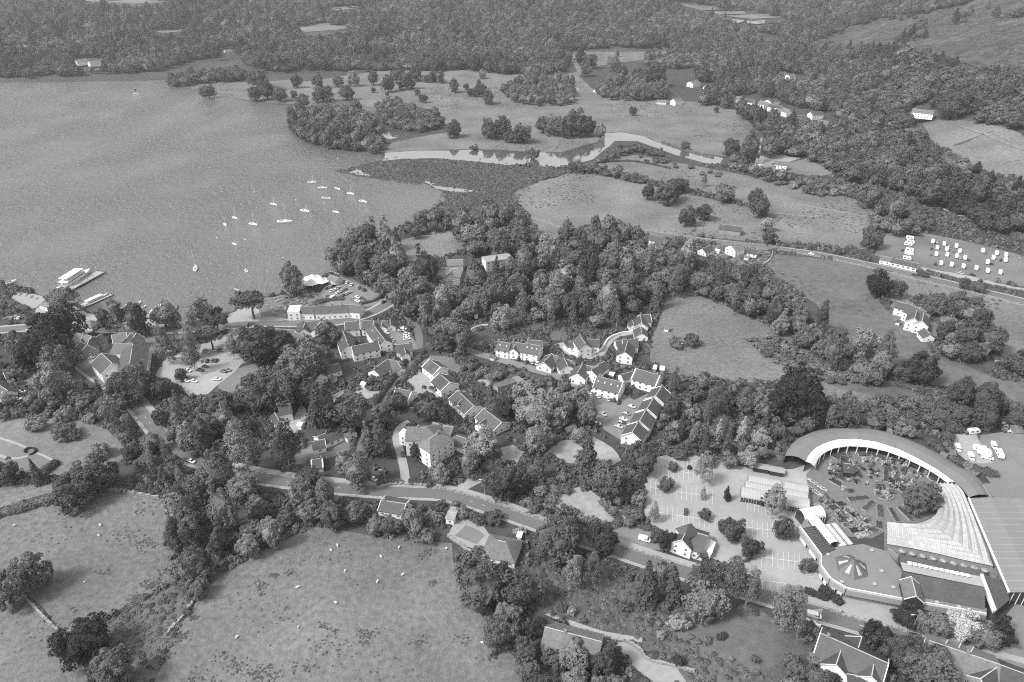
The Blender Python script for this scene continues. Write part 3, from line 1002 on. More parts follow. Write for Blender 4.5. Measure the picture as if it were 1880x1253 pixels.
# single trees: kind, x, top, bottom, width, tone, label
D, Lt, X, P_, B_ = "d", "l", "x", "p", "b"
SINGLES = [
    ("round", 537, 488, 540, 46, None, "lone round tree on the shore beside the pale tent roof"),
    ("flat", 462, 540, 584, 60, D, "dark spreading tree on the beer garden's lake edge"),
    ("round", 190, 570, 602, 32, D, "dark tree beside the kiosk at the foot of the small jetty"),
    ("wispy", 221, 560, 602, 40, None, "leaning slender tree between kiosk and moored boats"),
    ("tall", 251, 566, 606, 42, None, "loose-crowned tree just left of the white moored boats"),
    ("round", 300, 558, 604, 42, None, "tree on the quay just right of the white moored boats"),
    ("wispy", 324, 566, 602, 26, None, "small airy tree next to the dark moored launch"),
    ("round", 366, 552, 590, 38, None, "tree on the quay left of the small black bush"),
    ("round", 396, 566, 583, 19, X, "small black round tree on the shore"),
    ("wispy", 348, 582, 612, 32, None, "light tree at the roadside below the quay"),
    ("flat", 398, 580, 612, 44, D, "dark flat tree at the car park's top edge"),
    ("flat", 110, 540, 574, 52, None, "umbrella-shaped tree on the quay beside the steamer pier"),
    ("spread", 100, 580, 622, 84, X, "broad dark cedar above the roundabout"),
    ("spread", 86, 612, 672, 78, X, "huge dark evergreen left of the gabled hotel"),
    ("round", 55, 632, 668, 44, X, "dark evergreen at the left edge below the road bend"),
    ("spread", 107, 640, 694, 72, None, "big domed tree beside the road left of the white gable"),
    ("round", 90, 678, 730, 58, Lt, "pale bushy tree below the big domed tree by the road"),
    ("spread", 243, 680, 735, 76, D, "big dark domed tree hiding the road bend"),
    ("round", 297, 696, 728, 40, D, "round dark tree at the car park's lower corner"),
    ("round", 330, 676, 700, 22, D, "small round tree on the car park island"),
    ("wispy", 302, 606, 656, 46, None, "feathery tree at the left end of the car park"),
    ("wispy", 346, 612, 646, 38, Lt, "pale tree at the top of the car park"),
    ("flat", 388, 606, 642, 50, D, "dark flat-topped tree over the parked cars"),
    ("wispy", 352, 636, 674, 36, None, "airy tree on the island between parked rows"),
    ("wispy", 424, 618, 648, 30, Lt, "half bare tree at the car park's right edge"),
    ("spread", 478, 598, 664, 88, D, "large dark tree right of the car park entrance"),
    ("round", 520, 614, 650, 44, D, "dark tree behind the large tree by the car park"),
    ("round", 605, 588, 636, 44, D, "dark tree in front of the courtyard buildings"),
    ("round", 596, 640, 672, 30, None, "small tree left of the courtyard's white gable"),
    ("spread", 545, 640, 705, 92, None, "tall broad tree below the half-timbered inn"),
    ("spread", 470, 698, 752, 82, D, "dense dark tree right of the car park lawn"),
    ("round", 510, 690, 745, 70, None, "bushy tree beside the dense dark tree above the cottage"),
    ("round", 565, 700, 745, 50, None, "low spreading tree above the cottage drive"),
    ("round", 402, 722, 770, 46, D, "dark round tree at the bottom of the car park"),
    ("cypress", 325, 735, 810, 34, None, "column-shaped tree above the road"),
    ("cypress", 366, 750, 828, 40, None, "second column-shaped tree above the road"),
    ("tall", 380, 748, 808, 40, None, "tall tree behind the column-shaped pair"),
    ("wispy", 446, 780, 858, 72, Lt, "large pale weeping tree beside the road"),
    ("wispy", 524, 790, 850, 56, None, "slender birch beside the bungalow lawn"),
    ("tall", 593, 720, 785, 64, D, "tall dark tree right of the cottage drive"),
    ("round", 660, 718, 790, 80, D, "dark tree spreading over the stony yard"),
    ("cypress", 676, 760, 850, 36, None, "left one of two tall columns beside the villa lane"),
    ("cypress", 700, 762, 846, 38, None, "right one of two tall columns beside the villa lane"),
    ("round", 728, 710, 762, 40, D, "dark tree below the bungalow with white gable"),
    ("spread", 785, 728, 772, 66, D, "broad dark tree above the white villa"),
    ("round", 880, 792, 850, 62, None, "broad tree right of the white villa"),
    ("round", 806, 850, 884, 40, Lt, "pale tree in front of the white villa"),
    ("cypress", 762, 800, 852, 22, D, "small dark conifer against the villa's front wall"),
    ("round", 925, 855, 908, 66, D, "dark tree on the bank above the road"),
    ("conifer", 988, 818, 898, 32, D, "thin pointed conifer above the road"),
    ("conifer", 1080, 782, 860, 54, D, "lone pine on the gravel clearing"),
    ("spread", 985, 725, 785, 84, Lt, "pale big tree below the concrete building"),
    ("round", 930, 718, 770, 44, X, "dark tree left of the pale big tree"),
    ("round", 985, 786, 830, 50, Lt, "pale tree above the rough clearing"),
    ("round", 1182, 815, 868, 56, D, "dark tree at the terrace's lower end by the car park"),
    ("round", 1110, 865, 903, 66, None, "low wide bush tree in the gravel clearing"),
    ("round", 1345, 950, 997, 42, D, "round tree standing in the car park right of the gabled house"),
    ("round", 1382, 978, 1030, 40, D, "tree beside the service road in the car park"),
    ("round", 1440, 948, 992, 38, D, "dark tree at the shop's left corner"),
    ("round", 1483, 1022, 1056, 24, D, "small tree at the car park's lower bays"),
    ("round", 1236, 848, 866, 17, D, "small round tree in the top row of bays"),
    ("shrub", 1266, 850, 866, 11, X, "tiny dark bush in the top row of bays"),
    ("wispy", 1292, 846, 882, 36, Lt, "pale airy tree in the top row of bays"),
    ("round", 1222, 877, 900, 25, None, "small tree in the second row of bays"),
    ("cypress", 1292, 892, 914, 14, None, "small pointed tree in the second row of bays"),
    ("wispy", 1202, 932, 958, 24, Lt, "thin pale tree at the car park's left edge"),
    ("round", 1296, 936, 956, 22, D, "small tree in the third row of bays"),
    ("cypress", 1336, 885, 922, 17, X, "dark clipped tree beside the round planter"),
    ("shrub", 1410, 900, 930, 34, X, "dark shrub against the barrel-roofed greenhouses"),
    ("wispy", 1420, 905, 936, 40, None, "leaning small tree in front of the greenhouses"),
    ("spread", 1690, 885, 938, 62, D, "dark tree inside the round garden court"),
    ("shrub", 1212, 975, 996, 30, D, "left dark bush on the car park bank"),
    ("round", 1225, 970, 1015, 34, X, "dark yew at the gabled house's left side"),
    ("spread", 886, 1002, 1140, 112, D, "huge dark weeping tree at the field corner"),
    ("round", 1052, 1168, 1228, 50, None, "tree overlapping the long pale-slated roof's left half"),
    ("round", 1112, 1182, 1242, 56, D, "tree below the long pale-slated roof's right end"),
    ("spread", 1022, 955, 1030, 88, D, "large dark tree below the road near the hipped house"),
    ("round", 1110, 958, 1024, 56, X, "dense dark tree below the road"),
    ("wispy", 1055, 1005, 1080, 44, Lt, "pale birch on the bracken slope"),
    ("wispy", 1090, 1010, 1075, 48, None, "airy birch beside the pale birch"),
    ("conifer", 1195, 1012, 1122, 58, D, "drooping spruce beside the road"),
    ("conifer", 1238, 1018, 1120, 48, D, "spruce right of the drooping one"),
    ("round", 1292, 1072, 1138, 62, None, "dense ball-shaped tree below the road"),
    ("wispy", 1300, 1030, 1090, 56, None, "first airy tree right of the spruces"),
    ("wispy", 1350, 1020, 1100, 62, None, "tall airy tree in front of the service road"),
    ("wispy", 1375, 1050, 1118, 48, None, "airy tree left of the passing white van"),
    ("wispy", 1445, 1070, 1160, 74, None, "willow beside the road near the van"),
    ("round", 965, 1058, 1112, 62, D, "dark tree right of the huge weeping tree"),
    ("round", 930, 1095, 1150, 44, Lt, "pale tree below the huge weeping tree"),
    ("round", 985, 1125, 1180, 38, X, "black round tree left of the long slate roof"),
    ("round", 1610, 1142, 1200, 56, X, "dark round tree at the roadside behind the slate house"),
    ("spread", 1660, 1160, 1230, 84, None, "big leafy tree between the two roadside houses"),
    ("round", 1705, 1190, 1253, 78, D, "dark tree against the stone house"),
    ("round", 1664, 1116, 1150, 46, X, "dark bush-like tree at the service road's edge"),
    ("round", 1692, 1125, 1160, 34, None, "middle tree of the roadside screen"),
    ("round", 1722, 1128, 1168, 44, Lt, "speckled pale tree of the roadside screen"),
    ("round", 1768, 1128, 1178, 54, B_, "white flowering tree at the roadside"),
    ("round", 1806, 1150, 1185, 48, None, "low mid-grey tree right of the flowering tree"),
    ("spread", 1840, 1135, 1192, 58, X, "dark purple-leaved tree at the yard entrance"),
    ("spread", 32, 1030, 1096, 86, D, "big round tree at the left edge of the sheep field"),
    ("spread", 148, 852, 910, 86, D, "big round tree above the field hedge"),
    ("round", 12, 845, 888, 44, D, "round tree at the left edge beside the clipped lawn"),
    ("conifer", 66, 848, 880, 28, None, "short broad cypress beside the clipped lawn"),
    ("round", 150, 1140, 1210, 84, X, "dark holly where the stone wall ends"),
    ("round", 205, 1195, 1260, 80, D, "dark tree at the bottom edge beside the bare tree"),
    ("wispy", 318, 955, 1003, 40, D, "grey willow at the wood's left flank above the field"),
    ("spread", 1470, 682, 772, 108, X, "largest dark oak above the garden centre"),
    ("cypress", 1325, 764, 812, 24, P_, "left one of two pale golden cypresses"),
    ("cypress", 1365, 762, 816, 28, P_, "right one of two pale golden cypresses"),
    ("cypress", 1449, 744, 775, 20, P_, "small pale golden cypress below the oak"),
    ("round", 1555, 738, 790, 50, D, "dark tree behind the curved roof's top"),
    ("round", 1612, 500, 548, 44, X, "dark tree left of the big white house"),
    ("round", 1646, 508, 556, 32, D, "dark tree between meadow track and big white house"),
    ("round", 1722, 540, 590, 38, D, "round dark tree behind the big white house"),
    ("spread", 1690, 642, 714, 72, X, "wide dark tree at the belt's lower end"),
    ("round", 1872, 642, 690, 44, D, "dark tree cut by the right edge above the garden centre"),
    ("round", 1602, 418, 458, 38, None, "tree at the corner of the caravan field"),
    ("shrub", 1695, 495, 512, 16, D, "left small roadside tree below the caravan field"),
    ("round", 1770, 510, 533, 20, D, "dark small roadside tree by the caravans"),
    ("round", 1800, 514, 538, 24, None, "right roadside tree by the caravans"),
    ("spread", 1734, 216, 258, 56, D, "broad domed tree in the hillside pasture"),
    ("round", 1766, 218, 252, 30, D, "smaller tree beside the domed hillside tree"),
    ("round", 1190, 340, 366, 25, D, "left of the oaks in the middle pasture"),
    ("spread", 1224, 336, 370, 46, D, "middle one of the oaks in the middle pasture"),
    ("round", 1249, 326, 352, 28, D, "right one of the oaks in the middle pasture"),
    ("round", 1261, 378, 414, 36, D, "left one of a pair of trees above the stone barn"),
    ("round", 1290, 370, 406, 28, D, "right one of a pair of trees above the stone barn"),
    ("round", 1331, 340, 368, 34, None, "round bush tree in the wide pasture"),
    ("round", 1388, 348, 378, 32, D, "upper tree on the pasture boundary"),
    ("round", 1396, 362, 400, 38, D, "second tree down the pasture boundary"),
    ("round", 1406, 398, 424, 24, None, "third tree down the pasture boundary"),
    ("round", 1412, 420, 450, 26, None, "lowest tree down the pasture boundary at the road"),
    ("wispy", 1293, 322, 342, 13, None, "small thin tree in the strip fields"),
    ("round", 1600, 345, 372, 44, None, "bushy tree beside the lane's fields"),
    ("round", 1162, 195, 212, 16, D, "lone small round tree in the open meadow"),
    ("round", 1258, 258, 276, 15, D, "small tree on the river bank"),
    ("round", 1346, 256, 286, 30, D, "dark tree at the river confluence"),
    ("tall", 1378, 246, 290, 40, None, "taller tree at the river confluence"),
    ("round", 1315, 196, 207, 9, D, "tiny round tree at the meadow's top"),
    ("spread", 896, 224, 254, 36, D, "left one of the riverside oaks"),
    ("round", 922, 220, 252, 32, D, "second of the riverside oaks"),
    ("round", 958, 228, 258, 34, D, "rounded oak over the river bank"),
    ("round", 938, 242, 258, 22, D, "low tree between the riverside oaks"),
    ("spread", 998, 217, 242, 34, D, "isolated oak left of the big riverside group"),
    ("round", 1016, 216, 250, 30, None, "tree at the left of the big riverside group"),
    ("spread", 1050, 204, 254, 50, D, "largest tree of the riverside group"),
    ("spread", 1078, 208, 256, 42, D, "right one of the riverside group"),
    ("round", 1100, 228, 252, 22, None, "outermost tree right of the riverside group"),
    ("round", 833, 222, 252, 28, D, "tree at the end of the island wood"),
    ("shrub", 980, 276, 292, 28, D, "bush overhanging the river"),
    ("shrub", 869, 264, 280, 16, D, "small bush on the river bank"),
    ("spread", 637, 160, 182, 30, D, "spreading tree on the far parkland shore"),
    ("round", 649, 135, 157, 22, None, None), ("round", 685, 134, 154, 22, None, None), ("round", 713, 140, 167, 28, D, None), ("round", 728, 128, 148, 26, D, None),
    ("round", 745, 138, 162, 26, None, None), ("round", 762, 126, 150, 20, D, None), ("round", 780, 136, 152, 13, None, None), ("round", 794, 133, 152, 16, D, None),
    ("tall", 808, 127, 152, 16, D, None), ("round", 834, 148, 168, 21, D, None), ("round", 856, 152, 165, 11, D, None), ("round", 865, 160, 177, 15, D, None),
    ("round", 881, 156, 177, 21, D, None), ("round", 897, 167, 191, 22, D, None), ("round", 885, 128, 145, 15, Lt, None), ("round", 879, 146, 156, 8, D, None),
    ("round", 767, 163, 175, 12, D, None), ("round", 776, 171, 190, 15, D, None), ("round", 686, 161, 170, 9, D, None), ("round", 711, 167, 179, 8, D, None),
    ("round", 434, 127, 148, 20, None, None), ("round", 472, 132, 158, 30, D, None), ("spread", 489, 150, 180, 40, D, None), ("round", 467, 160, 184, 24, D, None),
    ("round", 514, 162, 186, 23, D, None), ("round", 540, 164, 183, 13, D, None), ("round", 556, 176, 195, 23, D, None), ("round", 543, 140, 158, 22, D, None),
    ("round", 581, 137, 160, 24, D, None), ("spread", 592, 158, 186, 34, D, None), ("round", 620, 140, 160, 18, D, None), ("round", 382, 154, 180, 24, D, None),
    ("tall", 1066, 90, 112, 22, D, None), ("round", 1084, 97, 124, 28, D, None), ("round", 1128, 108, 126, 25, None, None), ("round", 1142, 122, 143, 24, D, None),
    ("round", 1078, 118, 138, 22, D, None), ("round", 1172, 126, 144, 20, D, None), ("round", 1203, 126, 152, 36, D, None), ("round", 1134, 95, 104, 9, D, None),
    ("round", 1370, 705, 740, 34, D, None), ("round", 1330, 715, 750, 40, D, None),
    ("shrub", 118, 780, 800, 42, None, "sprawling shrub left in the long grass"), ("shrub", 128, 786, 806, 34, D, "round dark shrub in the middle of the long grass"),
    ("shrub", 62, 770, 790, 38, Lt, "pale shrub at the left of the long grass"), ("shrub", 186, 815, 842, 40, Lt, "pale shrub at the lower right of the long grass"),
    ("shrub", 165, 758, 778, 26, Lt, "pale shrub at the top right of the long grass"), ("shrub", 120, 752, 768, 40, Lt, "pale wide shrub at the top of the long grass"),
    ("shrub", 1715, 880, 925, 40, X, "dark shrub beneath the court's fan roof"),
    ("shrub", 1270, 615, 632, 34, D, "shrub cluster in the open hill field"),
    ("shrub", 1240, 620, 640, 30, None, "left shrub of the open hill field"),
    ("shrub", 1530, 1060, 1080, 24, D, "hedge bush left of the service road bench"),
    ("shrub", 1222, 1100, 1130, 26, None, "shrub right of the spruces' foot"),
    ("shrub", 1246, 1132, 1156, 40, P_, "pale flowering shrub on the bracken slope"),
    ("shrub", 1050, 1112, 1132, 22, P_, "pale bush above the long slate roof"),
    ("shrub", 1035, 1108, 1126, 18, D, "dark bush above the long slate roof"),
    ("shrub", 1072, 1132, 1146, 12, None, "small round bush above the long slate roof"),
    ("shrub", 1145, 1105, 1124, 26, None, "grey bush in the bracken"),
    ("shrub", 1245, 1195, 1230, 26, X, "dark clipped bush beside the lower drive"),
    ("shrub", 955, 965, 985, 24, P_, "pale round bush beside the hipped house"),
    ("shrub", 875, 940, 962, 30, D, "dark bush at the roadside above the terraced garden"),
    ("shrub", 905, 938, 960, 34, D, "second dark bush at the roadside above the terraced garden"),
    ("shrub", 845, 930, 952, 30, None, "mottled bush at the roadside above the terraced garden"),
]
for s in SINGLES:
    T(s[0], s[1], s[2], s[3], s[4], s[5], "parkland trees across the river" if s[6] is None else None, s[6])

CL = clump
CL("the wood on the lake point", [(622, 470), (640, 442), (680, 432), (720, 442), (735, 475), (745, 500), (700, 512), (660, 512), (626, 492)], {"round": 3, "tall": 2, "cypress": 1}, (11, 16), seed=1)
CL("the trees between lake and lawn", [(745, 416), (770, 392), (810, 386), (842, 402), (846, 420), (800, 418), (760, 428)], BR, (9, 13), seed=2)
CL("the wood behind the lakeside lawn", [(845, 402), (900, 388), (960, 397), (988, 420), (988, 462), (940, 472), (860, 462), (842, 432)], BR, (11, 16), seed=3)
CL("the wood round the hidden hotel", [(692, 505), (740, 482), (795, 474), (800, 522), (850, 520), (880, 505), (940, 488), (960, 540), (930, 600), (890, 585), (860, 575), (852, 632), (800, 632), (762, 600), (732, 560), (706, 535)], {"round": 4, "tall": 3, "spread": 1, "cypress": 1}, (11, 17), seed=4)
CL("the wood above the curving white wall", [(945, 488), (1040, 468), (1120, 476), (1200, 478), (1270, 476), (1300, 492), (1292, 522), (1240, 538), (1200, 555), (1165, 565), (1130, 590), (1060, 580), (990, 590), (940, 560)], MIX, (11, 17), seed=5)
CL("the gardens along the valley road", [(1030, 424), (1060, 414), (1130, 412), (1180, 440), (1230, 446), (1290, 478), (1200, 476), (1100, 466), (1040, 450)], MIX, (9, 14), seed=6)
CL("the tree belt across the right hillside", [(1285, 496), (1340, 498), (1410, 522), (1470, 565), (1550, 612), (1640, 658), (1680, 680), (1670, 702), (1600, 696), (1520, 656), (1450, 608), (1390, 574), (1320, 548), (1286, 528)], {"round": 4, "tall": 1, "spread": 2, "wispy": 1}, (10, 16), seed=7)
CL("the trees below the big white house", [(1735, 578), (1762, 548), (1796, 556), (1802, 602), (1830, 640), (1812, 660), (1762, 652), (1722, 640), (1732, 600)], {"spread": 2, "round": 3}, (11, 15), tone=D, seed=8)
CL("the wood between terrace and car park", [(1232, 712), (1290, 706), (1400, 722), (1420, 760), (1436, 790), (1400, 830), (1385, 852), (1300, 842), (1240, 828), (1228, 790), (1232, 740)], {"round": 4, "tall": 1, "wispy": 1, "conifer": 1, "shrub": 2}, (7, 12), seed=9)
CL("the trees behind the curved roof", [(1440, 790), (1480, 772), (1530, 772), (1600, 768), (1640, 776), (1700, 762), (1760, 762), (1745, 800), (1700, 800), (1640, 780), (1540, 776), (1490, 782), (1446, 808)], {"round": 4, "wispy": 1, "shrub": 1}, (7, 11), seed=10)
CL("the trees above the caravan yard", [(1690, 742), (1770, 722), (1850, 742), (1900, 750), (1900, 778), (1820, 782), (1760, 776)], BR, (9, 13), tone=D, seed=11)
CL("the hedge trees above the garden centre", [(1520, 722), (1600, 728), (1700, 726), (1690, 742), (1600, 752), (1530, 742)], {"round": 3, "shrub": 2}, (6, 9), seed=12)
CL("the trees below the flat concrete building", [(1000, 742), (1030, 705), (1070, 722), (1092, 760), (1085, 795), (1040, 800), (1010, 780)], BR, (8, 12), seed=13)
CL("the bushes above the flat concrete building", [(890, 690), (940, 680), (1000, 690), (1040, 715), (1020, 730), (960, 700)], {"shrub": 2, "round": 1}, (4, 6), seed=14)
CL("the trees left of the garden centre car park", [(1100, 930), (1130, 900), (1180, 905), (1182, 950), (1140, 960), (1105, 952)], {"round": 2, "shrub": 2}, (5, 9), seed=15)
CL("the thicket on the bank above the road", [(960, 905), (1000, 900), (1060, 935), (1130, 965), (1110, 980), (1020, 950), (965, 930)], {"shrub": 3, "round": 1}, (4, 7), seed=16)
CL("the trees right of the white villa", [(842, 868), (856, 842), (895, 822), (918, 834), (888, 868), (848, 880)], BR, (7, 10), seed=17)
CL("the wood at the lane end by the road", [(542, 872), (590, 835), (645, 832), (662, 870), (656, 908), (600, 925), (552, 908)], BR, (10, 14), seed=18)
CL("the trees above the road bend", [(285, 772), (322, 756), (372, 752), (420, 768), (458, 778), (470, 800), (420, 806), (400, 850), (350, 830), (308, 795)], {"round": 3, "tall": 2, "wispy": 1, "cypress": 1}, (8, 12), seed=19)
CL("the tree belt left of the road", [(140, 712), (182, 698), (225, 742), (255, 790), (310, 842), (356, 872), (330, 890), (280, 880), (240, 850), (220, 800), (170, 755), (132, 735)], {"round": 3, "wispy": 2, "shrub": 1}, (7, 11), seed=20)
CL("the shrubs at the left edge", [(-40, 720), (20, 712), (60, 735), (110, 740), (100, 760), (20, 760), (-40, 765)], {"shrub": 2, "round": 2}, (6, 9), seed=21)
CL("the wooded belt between the two sheep fields", [(312, 905), (360, 875), (420, 866), (470, 892), (540, 915), (588, 935), (576, 958), (520, 982), (460, 1002), (400, 1030), (352, 1050), (328, 1025), (322, 960)], BR, (9, 13), seed=22)
CL("the trees at the tip of the wooded belt", [(322, 1040), (350, 1032), (374, 1062), (360, 1086), (338, 1080)], {"round": 1}, (7, 9), seed=23)
CL("the trees along the sheep field's top", [(602, 952), (640, 925), (700, 932), (760, 952), (820, 950), (822, 980), (760, 982), (690, 972), (622, 966)], {"round": 3, "spread": 1}, (8, 11), seed=24)
CL("the hedge trees at the field's lower right", [(890, 1152), (930, 1165), (990, 1195), (1050, 1205), (1120, 1205), (1150, 1245), (1100, 1275), (1000, 1275), (932, 1195)], {"round": 4, "shrub": 1}, (7, 11), seed=25)
CL("the bank below the road's spruces", [(1140, 1022), (1180, 1030), (1220, 1048), (1200, 1070), (1150, 1050)], {"shrub": 2, "round": 1}, (4, 7), seed=26)
CL("the trees along the roadside garden", [(735, 935), (790, 920), (830, 915), (850, 925), (800, 945), (750, 950)], {"shrub": 2, "round": 1}, (4, 7), seed=27)
CL("the garden below the courtyard", [(640, 690), (700, 672), (730, 690), (700, 712), (650, 712), (625, 705)], {"shrub": 3, "round": 1}, (3.5, 6), seed=28)
CL("the wood edge left of the close", [(840, 640), (870, 660), (910, 690), (880, 690), (850, 672)], {"shrub": 2, "round": 2}, (5, 8), seed=29)
CL("the gardens beside the terrace", [(1225, 690), (1270, 700), (1260, 740), (1225, 770), (1205, 790)], {"shrub": 2, "round": 1}, (4, 7), seed=30)
CL("the gardens of the close", [(1080, 672), (1120, 665), (1160, 672), (1170, 690), (1120, 690), (1090, 690)], {"shrub": 3}, (3, 4.5), seed=31)
CL("the trees round the white hill house", [(1725, 600), (1745, 590), (1760, 600), (1745, 625)], {"round": 1}, (8, 10), tone=D, seed=32)
CL("the trees on the island", [(530, 216), (548, 206), (590, 200), (640, 200), (680, 210), (700, 235), (705, 262), (690, 274), (640, 268), (590, 264), (552, 250), (532, 234)], {"round": 4, "tall": 1}, (11, 15), tone=D, seed=33)
CL("the trees behind the island pond", [(690, 192), (720, 184), (752, 200), (800, 208), (812, 226), (770, 238), (735, 232), (702, 222)], {"round": 4, "spread": 1}, (10, 14), tone=D, seed=34)
CL("the knoll wood round the mansion", [(920, 162), (950, 148), (1000, 142), (1050, 150), (1052, 183), (1030, 188), (985, 188), (942, 182)], BR, (11, 14), tone=D, seed=35)
CL("the tree line at the meadow's far edge", [(1096, 162), (1120, 148), (1170, 142), (1215, 146), (1222, 174), (1190, 180), (1130, 178), (1102, 172)], BR, (11, 15), tone=D, seed=36)
CL("the copse beyond the meadow", [(1182, 112), (1202, 95), (1240, 90), (1284, 102), (1280, 118), (1232, 122), (1192, 120)], BR, (12, 16), tone=D, seed=37)
CL("the hedgerow along the strip fields", [(1335, 300), (1352, 292), (1420, 320), (1500, 338), (1560, 340), (1566, 352), (1500, 352), (1420, 330)], {"round": 2, "shrub": 2}, (7, 11), seed=38)
CL("the copse beside the caravan field", [(1600, 398), (1640, 380), (1700, 386), (1712, 404), (1690, 424), (1640, 424), (1606, 412)], BR, (9, 13), seed=39)
CL("the river bank bushes", [(1118, 278), (1150, 266), (1215, 274), (1216, 282), (1160, 276), (1120, 292), (1100, 298)], {"shrub": 1, "round": 1}, (6, 9), seed=40)
CL("the hedge beside the river meadow", [(1046, 296), (1090, 302), (1150, 314), (1188, 326), (1180, 334), (1120, 318), (1048, 308)], {"shrub": 1, "round": 1}, (7, 10), seed=41)
CL("the hedge in the strip fields", [(1150, 280), (1200, 286), (1260, 302), (1330, 316), (1326, 324), (1250, 308), (1180, 294)], {"shrub": 1}, (5, 8), n=14, seed=42)
CL("the bushes on the hill field's right", [(1372, 618), (1420, 612), (1470, 640), (1560, 682), (1586, 700), (1520, 698), (1452, 672), (1402, 650)], {"shrub": 1}, (4.5, 7), dens=.75, seed=43)
CL("the bracken slope's bushes", [(1150, 1120), (1260, 1140), (1360, 1180), (1440, 1220), (1380, 1240), (1280, 1200), (1180, 1150)], {"shrub": 1}, (2.5, 4), n=12, seed=44)
CL("the trees below the slate house", [(1440, 1200), (1500, 1190), (1540, 1225), (1520, 1260), (1440, 1260)], {"round": 1, "shrub": 1}, (5, 8), tone=D, seed=45)
CL("the shore trees left of the hotel", [(0, 668), (25, 650), (40, 660), (25, 690), (0, 690)], {"round": 1}, (6, 9), tone=D, seed=46)
CL("the bushes beside the court's outer wall", [(1700, 800), (1740, 800), (1752, 840), (1800, 868), (1790, 880), (1740, 845)], {"shrub": 2, "round": 1}, (4, 6), seed=47)
CL("the thicket between bank and clearing", [(1000, 870), (1060, 875), (1080, 890), (1020, 900), (990, 890)], {"shrub": 1}, (4, 7), seed=48)

BROAD = ("round", "tall", "spread", "flat")
TONE = {None: M_LEAF, "d": M_LEAFD, "l": M_LEAFL, "x": M_LEAFX, "p": M_LEAFP, "b": M_BLOSS}
ORD = ["first", "second", "third", "fourth", "fifth", "sixth", "seventh", "eighth", "ninth", "tenth", "eleventh", "twelfth"]
KW = {"birch_tree": "airy birch-like tree", "broadleaf_tree": "broadleaf tree", "conifer_tree": "pointed conifer", "cypress_tree": "column-shaped evergreen", "shrub": "shrub"}
FAR_PTS = []        # x, y, z, width, height, kind index

